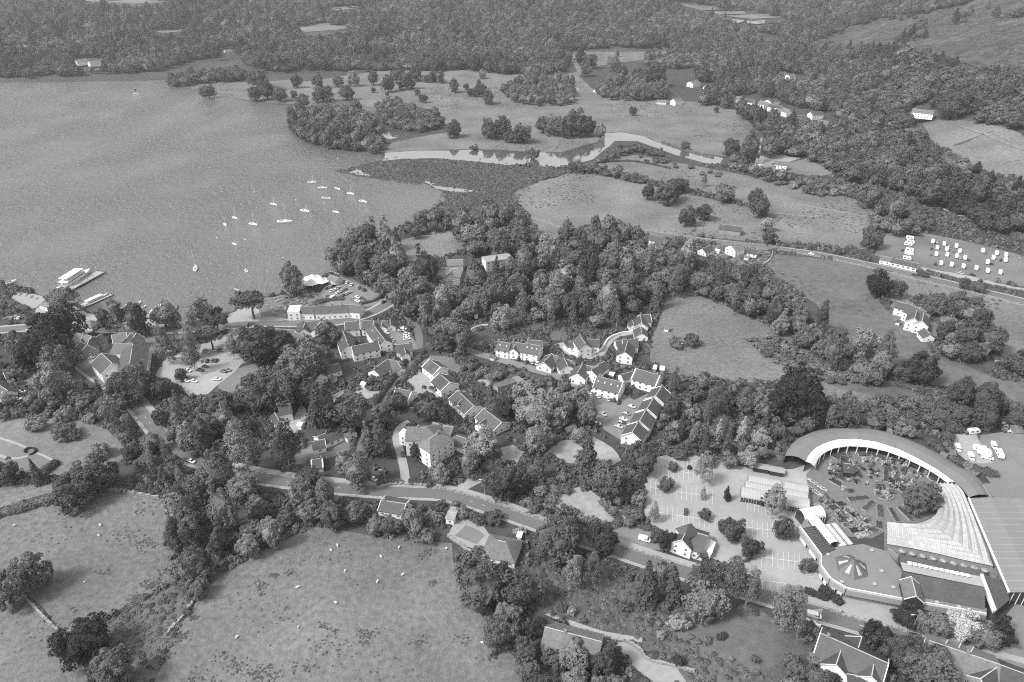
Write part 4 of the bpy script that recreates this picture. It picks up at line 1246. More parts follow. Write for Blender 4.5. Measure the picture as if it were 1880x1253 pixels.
def plant_all():
    for t in TREES:
        px, py, _ = proj(t["x"], t["y"], t["z"] + t["h"] * .5)
        t["px"], t["py"] = float(px), float(py)
    # what the photograph shows must stay in view: roads, houses, vehicles
    V = np.array(VIS)
    keep = []
    for t in TREES:
        zc = t["z"] + t["h"] * .5
        sc = FPX / t["dep"]
        hw, hh = t["w"] * .5 * sc * .9, (t["h"] * .5 * .82 + t["w"] * .5 * .45) * sc * .9
        nearer = V[:, 2] > t["dep"] + 2
        if not t["force"]:
            hw, hh = hw * 1.2, hh * 1.2
        hit = nearer & (((V[:, 0] - t["px"]) / hw) ** 2 + ((V[:, 1] - t["py"]) / hh) ** 2 < 1)
        if hit.any():
            if not t["force"]:
                continue
            if t["label"] and hit.sum() > 1:
                print("covers", t["label"], int(hit.sum()))
        keep.append(t)
    TREES[:] = keep
    TREES.sort(key=lambda t: -(t["size"] + (500 if t["force"] else 0)))
    cnt = {}
    chosen, rest = [], []
    for t in TREES:
        n = NAMES[t["kind"]]
        vis = -60 < t["px"] < 1940 and -40 < t["py"] < 1320
        if not vis:
            continue
        lim = 300 if n == "broadleaf_tree" else 200
        if cnt.get(n, 0) < lim:
            cnt[n] = cnt.get(n, 0) + 1
            chosen.append(t)
        else:
            rest.append(t)
    # labels
    groups = {}
    for t in chosen:
        if t["label"] is None:
            groups.setdefault((t["clump"], NAMES[t["kind"]]), []).append(t)
    for (cl, n), ts in groups.items():
        ts.sort(key=lambda t: t["px"])
        k = len(ts)
        big = max(ts, key=lambda t: t["h"])
        for i, t in enumerate(ts):
            if k == 1:
                t["label"] = f"the only {KW[n]} in {cl}"
            elif k <= 12:
                t["label"] = f"{ORD[i]} {KW[n]} from the left in {cl}"
            else:
                mid = sorted(q["py"] for q in ts)[k // 2]
                row = "front" if t["py"] > mid else "back"
                same = [q for q in ts if (q["py"] > mid) == (t["py"] > mid)]
                j = [id(q) for q in same].index(id(t))
                if len(same) <= 12:
                    t["label"] = f"{ORD[j]} {KW[n]} from the left, {row} half of {cl}"
                elif j < 12:
                    t["label"] = f"{ORD[j]} {KW[n]} from the left, {row} half of {cl}"
                elif len(same) - j <= 12:
                    t["label"] = f"{ORD[len(same) - j - 1]} {KW[n]} from the right, {row} half of {cl}"
                else:
                    t["label"] = f"{KW[n]} amid the {row} half of {cl}"
            t["label"] = t["label"].replace("the only", "only")
            if len(t["label"].replace("-", " ").split()) > 16:
                t["label"] = t["label"].replace("broadleaf tree", "tree").replace("airy birch-like tree", "birch").replace("column-shaped evergreen", "column evergreen").replace(", front half of", ", front of").replace(", back half of", ", back of")
    g = random.Random(3)
    for t in chosen:
        cr, tr, ph, pw = PROTO[t["kind"]]
        n = NAMES[t["kind"]]
        o = empty(n, (t["x"], t["y"], t["z"]), g.uniform(0, 6.28))
        sx = t["w"] / pw
        o.scale = (sx * g.uniform(.86, 1.14), sx * g.uniform(.86, 1.14), t["h"] / ph * g.uniform(.92, 1.1))
        o.rotation_euler.x, o.rotation_euler.y = g.uniform(-.07, .07), g.uniform(-.07, .07)
        tag(o, t["label"], "shrub" if n == "shrub" else "tree", t["clump"] or ("trees standing singly" if n != "shrub" else "shrubs standing singly"))
        tone = t["tone"] or g.choice([None, None, None, "d", "l"] if n != "conifer_tree" else ["d"])
        m = TONE[tone]
        if n == "conifer_tree" and tone is None:
            m = M_LEAFD
        me = cr[g.randrange(len(cr))]
        if not me.materials:
            me.materials.append(M_LEAF)
        c = bpy.data.objects.new("crown" if n != "shrub" else "foliage", me)
        c.material_slots[0].link = 'OBJECT'
        c.material_slots[0].material = m
        link(c, o)
        if not tr.materials:
            tr.materials.append(M_BARK)
        k = bpy.data.objects.new("trunk" if n != "shrub" else "stem", tr)
        if n == "birch_tree":
            k.material_slots[0].link = 'OBJECT'
            k.material_slots[0].material = M_BARKP
        link(k, o)
    for t in rest:
        FAR_PTS.append((t["x"], t["y"], t["z"], t["w"], t["h"], 0))
    print("trees", cnt, "rest", len(rest))

def scatter(name, pts, protos, m, label, cat):
    """points instanced with geometry nodes: one object, stuff"""
    me = bpy.data.meshes.new(name)
    A = np.array(pts, float)
    me.from_pydata(A[:, :3].tolist(), [], [])
    g = np.random.default_rng(1)
    for an, v in (("sw", A[:, 3]), ("sh", A[:, 4]), ("rot", g.uniform(0, 6.28, len(A)))):
        a = me.attributes.new(an, 'FLOAT', 'POINT')
        a.data.foreach_set("value", v.astype(np.float32))
    a = me.attributes.new("pick", 'INT', 'POINT')
    a.data.foreach_set("value", A[:, 5].astype(np.int32))
    o = obj(name, me)
    ng = bpy.data.node_groups.new(name + "_nodes", 'GeometryNodeTree')
    ng.interface.new_socket("Geometry", in_out='INPUT', socket_type='NodeSocketGeometry')
    ng.interface.new_socket("Geometry", in_out='OUTPUT', socket_type='NodeSocketGeometry')
    N, L = ng.nodes, ng.links
    i_, o_ = N.new("NodeGroupInput"), N.new("NodeGroupOutput")
    iop = N.new("GeometryNodeInstanceOnPoints")
    jn = N.new("GeometryNodeJoinGeometry")
    for pm, ph, pw in reversed(protos):
        po = bpy.data.objects.new(pm.name + "_source", pm)
        oi = N.new("GeometryNodeObjectInfo")
        oi.inputs["Object"].default_value = po
        oi.inputs["As Instance"].default_value = True
        L.new(oi.outputs["Geometry"], jn.inputs[0])
    L.new(i_.outputs[0], iop.inputs["Points"])
    L.new(jn.outputs[0], iop.inputs["Instance"])
    iop.inputs["Pick Instance"].default_value = True
    def attr(n, t):
        a = N.new("GeometryNodeInputNamedAttribute")
        a.data_type = t
        a.inputs["Name"].default_value = n
        return [s for s in a.outputs if s.enabled][0]
    L.new(attr("pick", 'INT'), iop.inputs["Instance Index"])
    def div(s, v):
        n = N.new("ShaderNodeMath")
        n.operation = 'DIVIDE'
        L.new(s, n.inputs[0])
        n.inputs[1].default_value = v
        return n.outputs[0]
    ph, pw = protos[0][1], protos[0][2]
    cx = N.new("ShaderNodeCombineXYZ")
    sw, sh = div(attr("sw", 'FLOAT'), pw), div(attr("sh", 'FLOAT'), ph)
    L.new(sw, cx.inputs[0])
    L.new(sw, cx.inputs[1])
    L.new(sh, cx.inputs[2])
    L.new(cx.outputs[0], iop.inputs["Scale"])
    cr_ = N.new("ShaderNodeCombineXYZ")
    L.new(attr("rot", 'FLOAT'), cr_.inputs[2])
    L.new(cr_.outputs[0], iop.inputs["Rotation"])
    L.new(iop.outputs[0], o_.inputs[0])
    md = o.modifiers.new("scatter", 'NODES')
    md.node_group = ng
    tag(o, label, cat, kind="stuff")
    return o

# ------------------------------------------------------------------ buildings
def window_mesh(w_, h_, bars=1):
    mb = MB()
    mb.box(-w_ / 2, w_ / 2, -.06, .03, 0, h_, 0)
    t = .09
    for x0, x1, z0, z1 in ((-w_ / 2, -w_ / 2 + t, 0, h_), (w_ / 2 - t, w_ / 2, 0, h_), (-w_ / 2 + t, w_ / 2 - t, 0, t), (-w_ / 2 + t, w_ / 2 - t, h_ - t, h_)):
        mb.box(x0, x1, .031, .07, z0, z1, 1)
    for k in range(bars):
        x = -w_ / 2 + w_ * (k + 1) / (bars + 1)
        mb.box(x - .035, x + .035, .031, .06, t, h_ - t, 1)
    mb.box(-w_ / 2 - .1, w_ / 2 + .1, .0, .14, -.1, -.005, 1)
    return mb.mesh("window", M_GLASS, M_TRIM)
WIN = window_mesh(1.1, 1.25)
WINW = window_mesh(1.9, 1.3, 2)
_mb = MB()
_mb.box(-.5, .5, -.05, .06, 0, 2.05, 0)
DOOR = _mb.mesh("door", mat("door_paint", .12, var=.1))
_mb = MB()
_mb.box(-.45, .45, -.6, .6, 0, .10, 0)
_mb.box(-.36, .36, -.5, .5, .101, .12, 1)
SKYL = _mb.mesh("rooflight", M_DARK, mat("rooflight_glass", .45, var=.1, rough=.1, spec=.8))
_mb = MB()
_mb.box(-.5, .5, -.9, .9, .04, .10, 0)
SOLAR = _mb.mesh("solar_panel", mat("solar_glass", .05, var=.15, rough=.15, spec=.8))
_mb = MB()
_mb.box(-.45, .45, -.35, .35, -.9, 1.3, 0)
_mb.box(-.52, .52, -.42, .42, 1.301, 1.42, 0)
for x_ in (-.22, .22):
    _mb.lathe([(.13, 0), (.11, .45)], 8, 0, (x_, 0, 1.42))
CHIM = _mb.mesh("chimney", M_STONE)
E_VIS = .8

def building(name, label, cat, px, z0=0.0, group=None):
    p = at(px[0], px[1], z0)
    o = empty(name, (p.x, p.y, z0))
    tag(o, label, cat, group)
    return o

def wing(b, r0, r1, W, eaves, rise, wm=None, rm=None, hip=False, chim=(), sky=0, solar=0, trim=False, win=True, door=False, over=.35, trimw=.22, ridge=True, extra=0.0, wide=False, novis=False):
    """one range of a building: ridge end pixels r0, r1; parts go under building b"""
    wm, rm = wm or M_WHITE, rm or M_SLATE
    z0 = b.location.z
    A, B = at(r0[0], r0[1], z0 + eaves + rise), at(r1[0], r1[1], z0 + eaves + rise)
    d = (B - A)
    d.z = 0
    L = d.length
    c = (A + B) / 2
    ang = math.atan2(d.y, d.x)
    loc = (c.x - b.location.x, c.y - b.location.y, 0)
    h = L / 2 + extra
    w2 = W / 2
    ins = min(w2 * .9, 5.0) if hip else 0
    hb = h + (ins if hip else -.15)
    E = eaves
    HOUSES.append((c.x, c.y, ang, hb + 1.2, w2 + 1.2))
    if c.y < 700 and not novis:
        for t_ in (-.7, 0, .7):
            vis(c.x + math.cos(ang) * hb * t_, c.y + math.sin(ang) * hb * t_, z0 + E_VIS * eaves + rise * .5)
    # walls
    mb = MB()
    if hip or rise <= 0:
        mb.prism([(-hb, -w2), (hb, -w2), (hb, w2), (-hb, w2)], -.6, E, top=(rise <= 0))
    else:
        vs = [(-hb, -w2, -.6), (hb, -w2, -.6), (hb, w2, -.6), (-hb, w2, -.6), (-hb, -w2, E), (hb, -w2, E), (hb, w2, E), (-hb, w2, E), (-hb, 0, E + rise - .05), (hb, 0, E + rise - .05)]
        mb.add(vs, [(0, 1, 5, 4), (2, 3, 7, 6), (1, 2, 6, 9, 5), (3, 0, 4, 8, 7)])
    mb.build("wall", wm, b, loc, ang)
    # roof
    roof = None
    if rise > 0:
        mb = MB()
        t = .16
        so_ = over * rise / w2
        if hip:
            hx, wy, ez = hb + over, w2 + over, E - so_
            top = [(-h, 0, E + rise), (h, 0, E + rise), (-hx, -wy, ez), (hx, -wy, ez), (hx, wy, ez), (-hx, wy, ez)]
            vs = [(x, y, z + t) for x, y, z in top] + top
            mb.add(vs, [(0, 2, 3, 1), (1, 3, 4), (1, 4, 5, 0), (0, 5, 2), (2, 8, 9, 3), (3, 9, 10, 4), (4, 10, 11, 5), (5, 11, 8, 2), (6, 7, 9, 8), (7, 10, 9), (7, 6, 11, 10), (6, 8, 11)])
        else:
            hx = h + .2
            for s in (-1, 1):
                q = [(-hx, 0, E + rise), (hx, 0, E + rise), (hx, s * (w2 + over), E - so_), (-hx, s * (w2 + over), E - so_)]
                vs = [(x, y, z + t) for x, y, z in q] + q
                f = [(0, 1, 2, 3), (7, 6, 5, 4), (0, 4, 5, 1), (1, 5, 6, 2), (2, 6, 7, 3), (3, 7, 4, 0)]
                mb.add(vs, [tuple(reversed(x)) for x in f] if s > 0 else f)
        me = mb.mesh("roof", rm)
        bmf = bmesh.new()
        bmf.from_mesh(me)
        bmesh.ops.recalc_face_normals(bmf, faces=bmf.faces)
        bmf.to_mesh(me)
        bmf.free()
        uv_plane(me)
        roof = obj("roof", me, None, b, loc, ang)
        if ridge and L > 3:
            mb = MB()
            mb.box(-h - (0 if hip else .2), h + (0 if hip else .2), -.16, .16, E + rise + t - .06, E + rise + t + .07)
            mb.build("ridge_tile", M_RIDGE, roof)
        if trim and not hip:
            for s in ((1,) if trim == 'end' else (-1, 1)):
                for q in (-1, 1):
                    mb = MB()
                    x0, x1 = s * (h + .2), s * (h + .2 - trimw)
                    y1 = q * (w2 + over)
                    z1 = E - so_
                    vs = [(x0, 0, E + rise + t + .1), (x1, 0, E + rise + t + .1), (x1, y1, z1 + t + .1), (x0, y1, z1 + t + .1), (x0, 0, E + rise - .15), (x1, 0, E + rise - .15), (x1, y1, z1 - .15), (x0, y1, z1 - .15)]
                    mb.add(vs, [(0, 1, 2, 3), (4, 5, 6, 7), (0, 4, 7, 3), (1, 5, 6, 2), (3, 2, 6, 7)])
                    mb.build("bargeboard", M_TRIM, roof)
        for tx in chim:
            obj("chimney", CHIM, None, roof, (-h + 2 * h * tx, 0, E + rise))
        # rooflights and panels on the slope that faces the camera
        n_ = Vector((-math.sin(ang), math.cos(ang)))
        s = 1 if n_.dot(Vector((-c.x, -c.y))) > 0 else -1
        sl_ = math.atan2(rise, w2)
        def on_roof(me, nm, x, u):
            y = s * w2 * u
            z = E + rise * (1 - u) + t + .02
            o = obj(nm, me, None, roof, (x, y, z))
            o.rotation_euler = (-s * sl_, 0, 0)
        for k in range(sky):
            on_roof(SKYL, "rooflight", -h + 2 * h * (k + .5) / sky, .42)
        for k in range(solar):
            on_roof(SOLAR, "solar_panel", (k - (solar - 1) / 2) * 1.06, .32)
            on_roof(SOLAR, "solar_panel", (k - (solar - 1) / 2) * 1.06, .66)
    # windows on the walls that can be seen
    if win:
        st = max(1, int(E / 2.45))
        for k in range(4):
            a = ang + k * math.pi / 2
            out = Vector((math.sin(a), -math.cos(a)))      # outward normal of wall k (k=0: -y side)
            if out.dot(Vector((-c.x, -c.y)).normalized()) < .12:
                continue
            half = hb if k % 2 == 0 else w2
            dep = w2 if k % 2 == 0 else hb
            n = max(1, int(2 * half / (3.1 if k % 2 == 0 else 3.6)))
            for fl in range(st):
                for j in range(n):
                    x = -half + 2 * half * (j + .5) / n
                    lz = .95 + fl * 2.5
                    if lz + 1.3 > E + (.6 if (k % 2 and not hip and rise > 1.5 and abs(x) < w2 * .4) else 0):
                        continue
                    if door and fl == 0 and k % 2 == 0 and j == n // 2:
                        me, nm, lz = DOOR, "door", 0.0
                    else:
                        me, nm = (WINW if wide and fl == 0 else WIN), "window"
                    R_ = Matrix.Rotation(k * math.pi / 2, 3, 'Z')
                    p = R_ @ Vector((x, -dep - .005, lz))
                    o = obj(nm, me, None, b, None)
                    q = Matrix.Rotation(ang, 3, 'Z') @ p
                    o.location = (loc[0] + q.x, loc[1] + q.y, lz)
                    o.rotation_euler.z = a + math.pi
    return roof

def hs(name, label, cat, wings, px=None, z0=0.0, group=None):
    r0, r1 = wings[0]["r"][0], wings[0]["r"][1]
    b = building(name, label, cat, px or ((r0[0] + r1[0]) / 2, (r0[1] + r1[1]) / 2 + 12), z0, group)
    for k_, w_ in enumerate(wings):
        w_ = dict(w_)
        if k_ and w_.get("trim"):
            w_["trim"] = 'end'      # a cross gable shows its boards at the outer end only
        if k_ == 0 and "chim" not in w_ and not w_.get("hip") and name in ("house", "cottage", "bungalow", "terraced_house", "courtyard_house", "village_house", "far_house"):
            w_["chim"] = (.88 if int(w_["r"][0][0]) % 2 else .12,)
        r = w_.pop("r")
        W, e, ri = w_.pop("d")
        wing(b, r[0], r[1], W, e, ri, **w_)
    return b

def q(x0, y0, x1, y1, W, e, ri, **k):
    return dict(r=((x0, y0), (x1, y1)), d=(W, e, ri), **k)

MW = "ranges of the white courtyard"
hs("courtyard_house", "left of the two upper white ranges of the courtyard", "house", [q(633, 592, 660, 590, 8, 5, 3.2, trim=True)], group=MW)
hs("courtyard_house", "upper right white range of the courtyard beside the raised wall", "house", [q(663, 590, 686, 589, 8, 5, 3.2, trim=True)], group=MW)
hs("courtyard_house", "right courtyard range with white gable facing the lane", "house", [q(684, 596, 706, 624, 9, 5.5, 3.4, sky=2)], group=MW)
hs("courtyard_house", "left courtyard range with tall white gable end", "house", [q(629, 607, 639, 634, 9, 5.5, 3.4, sky=1)], group=MW)
hs("courtyard_house", "long white front range of the courtyard with two rows of windows", "house", [q(645, 637, 694, 627, 8, 5.2, 3, trim=True)], group=MW)
hs("cottage", "white cottage with gabled bay beside the courtyard car park", "house", [q(726, 634, 756, 631, 8, 4.4, 2.8, chim=(.9,)), q(742, 640, 745, 648, 5, 4.2, 2)])
hs("bungalow", "dark-roofed bungalow beside the lane below the courtyard", "house", [q(686, 679, 712, 660, 9, 2.8, 2.8), q(712, 660, 734, 665, 8, 2.8, 2.6, chim=(.5,)), q(728, 664, 737, 676, 6, 2.8, 2)])
hs("bungalow", "low dark L-shaped building above the courtyard car park", "house", [q(692, 590, 712, 590, 8, 3, 2.4), q(703, 588, 700, 598, 6, 3, 2), q(716, 588, 717, 596, 6, 3, 2)])
hs("inn", "long white lakeside inn along the road with slate roof", "inn", [q(529, 567, 552, 566, 9, 6.5, 0), q(552, 563, 578, 563, 9, 4.6, 2.6), q(579, 563, 640, 560, 10, 4.6, 2.6, chim=(.2, .5, .8)), q(641, 560, 664, 562, 9, 4.6, 2.6, chim=(.95,))])
hs("inn", "cream gabled inn facing the long white lakeside inn", "inn", [q(545, 593, 580, 590, 10, 5, 3, wm=M_CREAM, chim=(.3,)), q(560, 594, 556, 603, 7, 5, 2.8, wm=M_CREAM), q(577, 604, 590, 592, 7, 5, 3, wm=M_CREAM, trim=True), q(503, 604, 541, 607, 7, 3, 1.6), q(540, 610, 560, 617, 8, 3.2, 2)])
hs("outbuilding", "dark-roofed outbuilding with small white gable below the cream inn", "house", [q(556, 628, 590, 614, 8, 3.2, 2.6), q(528, 616, 556, 630, 9, 3, 2.4)])
hs("cottage", "white house with dark gable among the garden trees", "house", [q(574, 673, 588, 687, 8, 3.4, 3), q(596, 675, 622, 667, 7.5, 3.2, 2.6)])
hs("cottage", "white cottage with curved drive left of the dark trees", "house", [q(510, 746, 533, 741, 8, 4.8, 3, chim=(.02,)), q(504, 758, 512, 772, 5, 2.6, 1.4)])
hs("bungalow", "pale-roofed bungalow under the big tree beside the stony yard", "house", [q(616, 742, 643, 729, 10, 2.8, 2.4, rm=M_SLATE2, novis=True), q(613, 732, 640, 719, 8, 2.6, .9, rm=M_SLATE2)])
hs("bungalow", "white-gabled bungalow beside the hedged lane", "house", [q(727, 713, 756, 720, 10, 3, 3, trim=True, trimw=.5)])
hs("bungalow", "long low bungalow above the sloping lawn", "house", [q(582, 803, 638, 778, 9, 2.9, 2.4, trim=True, chim=(.3,)), q(572, 812, 596, 807, 7, 2.9, 2, trim=True), q(632, 785, 646, 793, 6, 2.9, 2)])
hs("bungalow", "small white-edged roof among trees above the road", "house", [q(571, 845, 592, 842, 7, 2.8, 2.2, trim=True, trimw=.6, novis=True)])
hs("villa", "tall white villa with hipped slate roofs and many windows", "villa", [q(764, 786, 784, 785, 11, 9, 3, hip=True, rm=M_SLATE2, chim=(.2,)), q(789, 806, 806, 796, 10, 9, 3, hip=True, rm=M_SLATE2, chim=(.9,)), q(745, 800, 754, 790, 8, 6.5, 0),
      q(795, 776, 806, 780, 9, 4.5, 2.8, solar=3, rm=M_SLATE2), q(814, 781, 832, 785, 9, 4.5, 2.8, solar=3, wm=M_STONE, rm=M_SLATE2), q(838, 800, 856, 806, 9, 3, 2.4, hip=True, win=False)])
JR = "houses stepping down beside the concrete yard"
hs("house", "topmost white-gabled house of the row beside the lawn roof", "house", [q(788, 660, 809, 675, 10, 4, 3, solar=2, trim=True, trimw=.5)], group=JR)
hs("house", "second house of the row with the large white gable", "house", [q(806, 686, 826, 703, 11, 4.2, 3.2, solar=3, trim=True, trimw=.5)], group=JR)
hs("house", "third house of the row with gabled bay and white end", "house", [q(840, 718, 870, 746, 11, 3.2, 3, solar=2, trim=True), q(848, 733, 840, 742, 6, 3.2, 2)], group=JR)
hs("house", "lowest house of the row beside the wooden fence", "house", [q(888, 751, 921, 776, 11, 3.2, 3, trim=True), q(890, 770, 880, 778, 6, 3.2, 2)], group=JR)
CR = "houses of the close above the terrace"
hs("house", "leftmost house of the close's upper row", "house", [q(914, 627, 938, 631, 9, 5, 3, sky=2)], group=CR)
hs("house", "second house of the close's upper row with gabled front", "house", [q(940, 628, 964, 632, 9, 5.2, 3), q(948, 630, 942, 640, 6, 5, 2.4)], group=CR)
hs("house", "third house of the close's upper row with white end wall", "house", [q(966, 631, 992, 636, 10, 5.4, 3.2, sky=3)], group=CR)
hs("house", "dark-roofed house behind the close's upper row", "house", [q(968, 624, 996, 627, 8, 4.6, 2.8)], group=CR)
hs("house", "dark gabled house in the middle of the close", "house", [q(998, 666, 1013, 650, 9, 3, 3, trim=True), q(1014, 652, 1026, 655, 8, 3, 2.6)], group=CR)
hs("house", "small white house at the close's bend", "house", [q(1034, 655, 1042, 671, 9, 3, 2.8), q(1040, 660, 1052, 664, 7, 3, 2)], group=CR)
hs("house", "white gable house at the lower end of the close", "house", [q(1070, 668, 1060, 685, 9, 4.4, 3.2), q(1070, 670, 1090, 675, 8, 4, 2.6)], group=CR)
hs("house", "narrow white house behind the long slate roof", "house", [q(1086, 680, 1098, 672, 8, 5.6, 2.4), q(1098, 670, 1110, 664, 8, 4.6, 2.4)], group=CR)
hs("house", "long slate-roofed house with rooflights facing the parked cars", "house", [q(1096, 691, 1143, 703, 11, 5, 3.6, sky=4, trim=True)], group=CR)
hs("house", "broad slate-roofed house with white parapet above the terrace", "house", [q(1167, 677, 1212, 690, 11, 5, 3.6, trim=True, trimw=.6)], group=CR)
hs("garage", "low dark roof between the two broad slate houses", "garage", [q(1140, 688, 1160, 683, 6, 2.6, 2, win=False)])
TR = "stepped white terrace beside the wood"
for k, (a, b_, lb) in enumerate([((1216, 709), (1203, 728), "topmost stepped terrace house with white stepped gable"), ((1200, 731), (1188, 751), "second terrace house from the top"),
                                 ((1186, 753), (1174, 774), "third terrace house from the top"), ((1172, 775), (1160, 795), "lowest terrace house with full white gable")]):
    hs("terraced_house", lb, "house", [q(a[0], a[1], b_[0], b_[1], 10, 5 , 3.4, trim=True, trimw=.5)], group=TR)
hs("house", "tall white gabled house inside the curving white wall", "house", [q(1064, 616, 1075, 632, 8, 6, 3), q(1078, 623, 1101, 624, 8, 4, 2.6), q(1044, 627, 1058, 628, 6, 3, 2)])
hs("house", "white gable-fronted house right of the curving wall", "house", [q(1143, 624, 1170, 623, 9, 4, 2.8), q(1152, 628, 1147, 646, 9, 5, 3.2), q(1130, 626, 1142, 625, 6, 3, 2)])
hs("house", "house with stacked white gables at the curving wall's end", "house", [q(1174, 579, 1194, 578, 9, 4, 2.8, trim=True), q(1176, 580, 1178, 594, 8, 4.2, 2.8, trim=True), q(1176, 600, 1178, 612, 8, 3, 2.6), q(1160, 588, 1164, 595, 5, 3, 2)])
hs("hotel", "pale gabled hotel half hidden in the lakeside wood", "hotel", [q(818, 492, 850, 496, 12, 6.5, 3.2, wm=M_STONEL, rm=M_SLATE2, chim=(.2, .8), novis=True), q(828, 494, 826, 502, 6, 6.5, 2.6, wm=M_STONEL, rm=M_SLATE2), q(820, 478, 850, 477, 12, 7, 2, wm=M_CREAM, rm=M_SLATE2)])
hs("hotel_wing", "long pale hotel wing showing above the trees", "hotel", [q(888, 475, 936, 468, 10, 8, .8, wm=M_CREAM, rm=M_CONC, novis=True)])
hs("house", "white house on the valley road above the wood", "house", [q(1193, 430, 1220, 437, 10, 5, 2.8), q(1206, 444, 1212, 448, 7, 3, 1.6)])
hs("house", "pale flat-roofed house among the wood's upper trees", "house", [q(1128, 456, 1161, 457, 11, 4, .6, rm=M_CONC, novis=True)])
hs("cottage", "small white-gabled cottage left in the roadside gardens", "house", [q(1289, 457, 1305, 451, 8, 3, 2.6)])
hs("house", "bright white house with pale roof in the roadside gardens", "house", [q(1342, 451, 1359, 446, 10, 5.4, 2.8, rm=M_SLATE2)])
hs("cottage", "low cottage with dark roof beside the roadside parking", "house", [q(1374, 456, 1392, 459, 8, 3, 2.4)])
hs("barn", "stone barn standing alone in the pasture", "barn", [q(1322, 412, 1362, 417, 9, 4, 2.6, wm=M_STONEL, rm=M_SLATE, win=False, door=True)])
hs("white_house", "big white gabled house alone on the right hillside", "house", [q(1672, 560, 1700, 573, 12, 6, 3.4, chim=(.1, .6)), q(1683, 571, 1679, 585, 8.5, 6, 3.2, trim=True), q(1696, 575, 1693, 590, 8, 6, 3, trim=True), q(1648, 554, 1666, 559, 9, 5, 2.6, chim=(.9,))])
hs("barn", "small dark slate barn below the big white house", "barn", [q(1698, 603, 1708, 614, 7, 3, 2.6)])
hs("clubhouse", "long low clubhouse beside the caravan field", "clubhouse", [q(1618, 470, 1638, 474, 9, 3, 1.6, rm=M_SLATE2), q(1639, 474, 1687, 485, 9, 3, 1.8, wide=True)])
hs("gabled_house", "dark-roofed house with white front gable in the car park", "house", [q(1270, 976, 1299, 985, 12, 4.2, 3.6), q(1261, 973, 1252, 992, 8, 5, 3.4, trim=True), q(1262, 966, 1268, 964, 6, 7.5, 3, hip=True, win=False), q(1304, 991, 1296, 1012, 4, 3, .6, rm=M_TRIM, win=False)])
hs("house", "long slate house with white-trimmed gables at the bottom right", "house", [q(1506, 1163, 1631, 1219, 13, 3.6, 4, sky=0, trim=True, trimw=.3), q(1574, 1196, 1582, 1170, 9, 3.4, 3, trim=True), q(1545, 1190, 1535, 1221, 8, 3.4, 2.8, trim=True), q(1606, 1208, 1600, 1243, 9, 3.4, 3, trim=True), q(1555, 1238, 1620, 1250, 8, 2.8, 1, rm=M_SLATE)])
hs("house", "pale stone-slated house at the bottom right corner", "house", [q(1706, 1177, 1836, 1221, 14, 5, 4, rm=M_SLATE2, chim=(.55,), wm=M_STONE), q(1734, 1186, 1740, 1176, 6, 5, 2.6, rm=M_SLATE2, wm=M_STONE), q(1758, 1194, 1764, 1182, 6, 5, 2.6, rm=M_SLATE2, wm=M_STONE), q(1780, 1202, 1787, 1189, 6, 5, 2.6, rm=M_SLATE2, wm=M_STONE),
      q(1836, 1222, 1800, 1247, 9, 5, 3.4, trim=True, wm=M_STONE), q(1838, 1222, 1895, 1243, 12, 5, 4, wm=M_STONE, trim=True)])
hs("bungalow", "low bungalow with white gable behind the field trees", "house", [q(700, 919, 745, 926, 9, 3, 1.6, trim=True, trimw=.25)])
hs("garage", "pale flat-topped garage beside the terraced garden", "garage", [q(823, 940, 838, 943, 7, 3, .4, rm=M_CONC)])
hs("bungalow", "bungalow with pyramid slate roof below the terraced garden", "house", [q(914, 993, 929, 996, 12, 3, 3.6, hip=True, rm=M_SLATE2)])
hs("bungalow", "long pale-slated roof beside the lower drive", "house", [q(1001, 1152, 1104, 1179, 11, 3.2, 3.2, rm=M_SLATE2, chim=(.36,))])
hs("hotel", "large lakeside hotel with tall slate roofs and white front gable", "hotel", [q(186, 649, 206, 668, 13, 6, 4, trim=True), q(209, 631, 243, 631, 11, 6, 3.2), q(244, 633, 238, 668, 14, 7, 4.5, hip=True, chim=(.2,), trim=True), q(252, 648, 262, 648, 5, 6, 2.2, trim=True), q(251, 660, 262, 661, 5, 6, 2.2, trim=True)])
hs("hotel", "many-gabled dark stone hotel at the road corner", "hotel", [q(130, 609, 146, 601, 10, 6, 4, wm=M_STONE, trim=True), q(140, 612, 168, 618, 11, 6, 4, wm=M_STONE, trim=True, chim=(.5,)), q(152, 616, 147, 628, 7, 6, 3, wm=M_STONE, trim=True), q(165, 620, 160, 634, 7, 6, 3, wm=M_STONE, trim=True), q(172, 622, 186, 614, 8, 5, 3, wm=M_STONE)])
hs("hotel", "stone hotel wing with pale trimmed gables by the shore road", "hotel", [q(205, 616, 232, 611, 9, 5, 3.2, wm=M_STONE, rm=M_SLATE2, trim=True), q(232, 622, 240, 612, 8, 5, 3, wm=M_STONE, trim=True, rm=M_SLATE2), q(246, 620, 250, 612, 7, 5, 3, wm=M_STONE, trim=True, rm=M_SLATE2)])
hs("boathouse", "hip-roofed pier office at the foot of the steamer pier", "boathouse", [q(92, 551, 116, 542, 11, 3, 2.6, hip=True, rm=M_SLATE2)])
hs("kiosk", "small hip-roofed kiosk on the quay", "kiosk", [q(152, 588, 166, 590, 8, 2.6, 2, hip=True, rm=M_SLATE2)])
hs("boat_shed", "small pale boat shed at the end of the lakeside parking", "shed", [q(606, 505, 622, 511, 7, 3, 1.8, rm=M_SLATE2, wm=M_CREAM)])
hs("house", "slate-roofed house at the left edge beside parked cars", "house", [q(-4, 706, 14, 718, 8, 3.2, 2.8, sky=2)])
hs("cottage", "white-trimmed cottage at the left edge above the lawn", "house", [q(6, 684, 20, 680, 7, 3, 2.4, trim=True)])
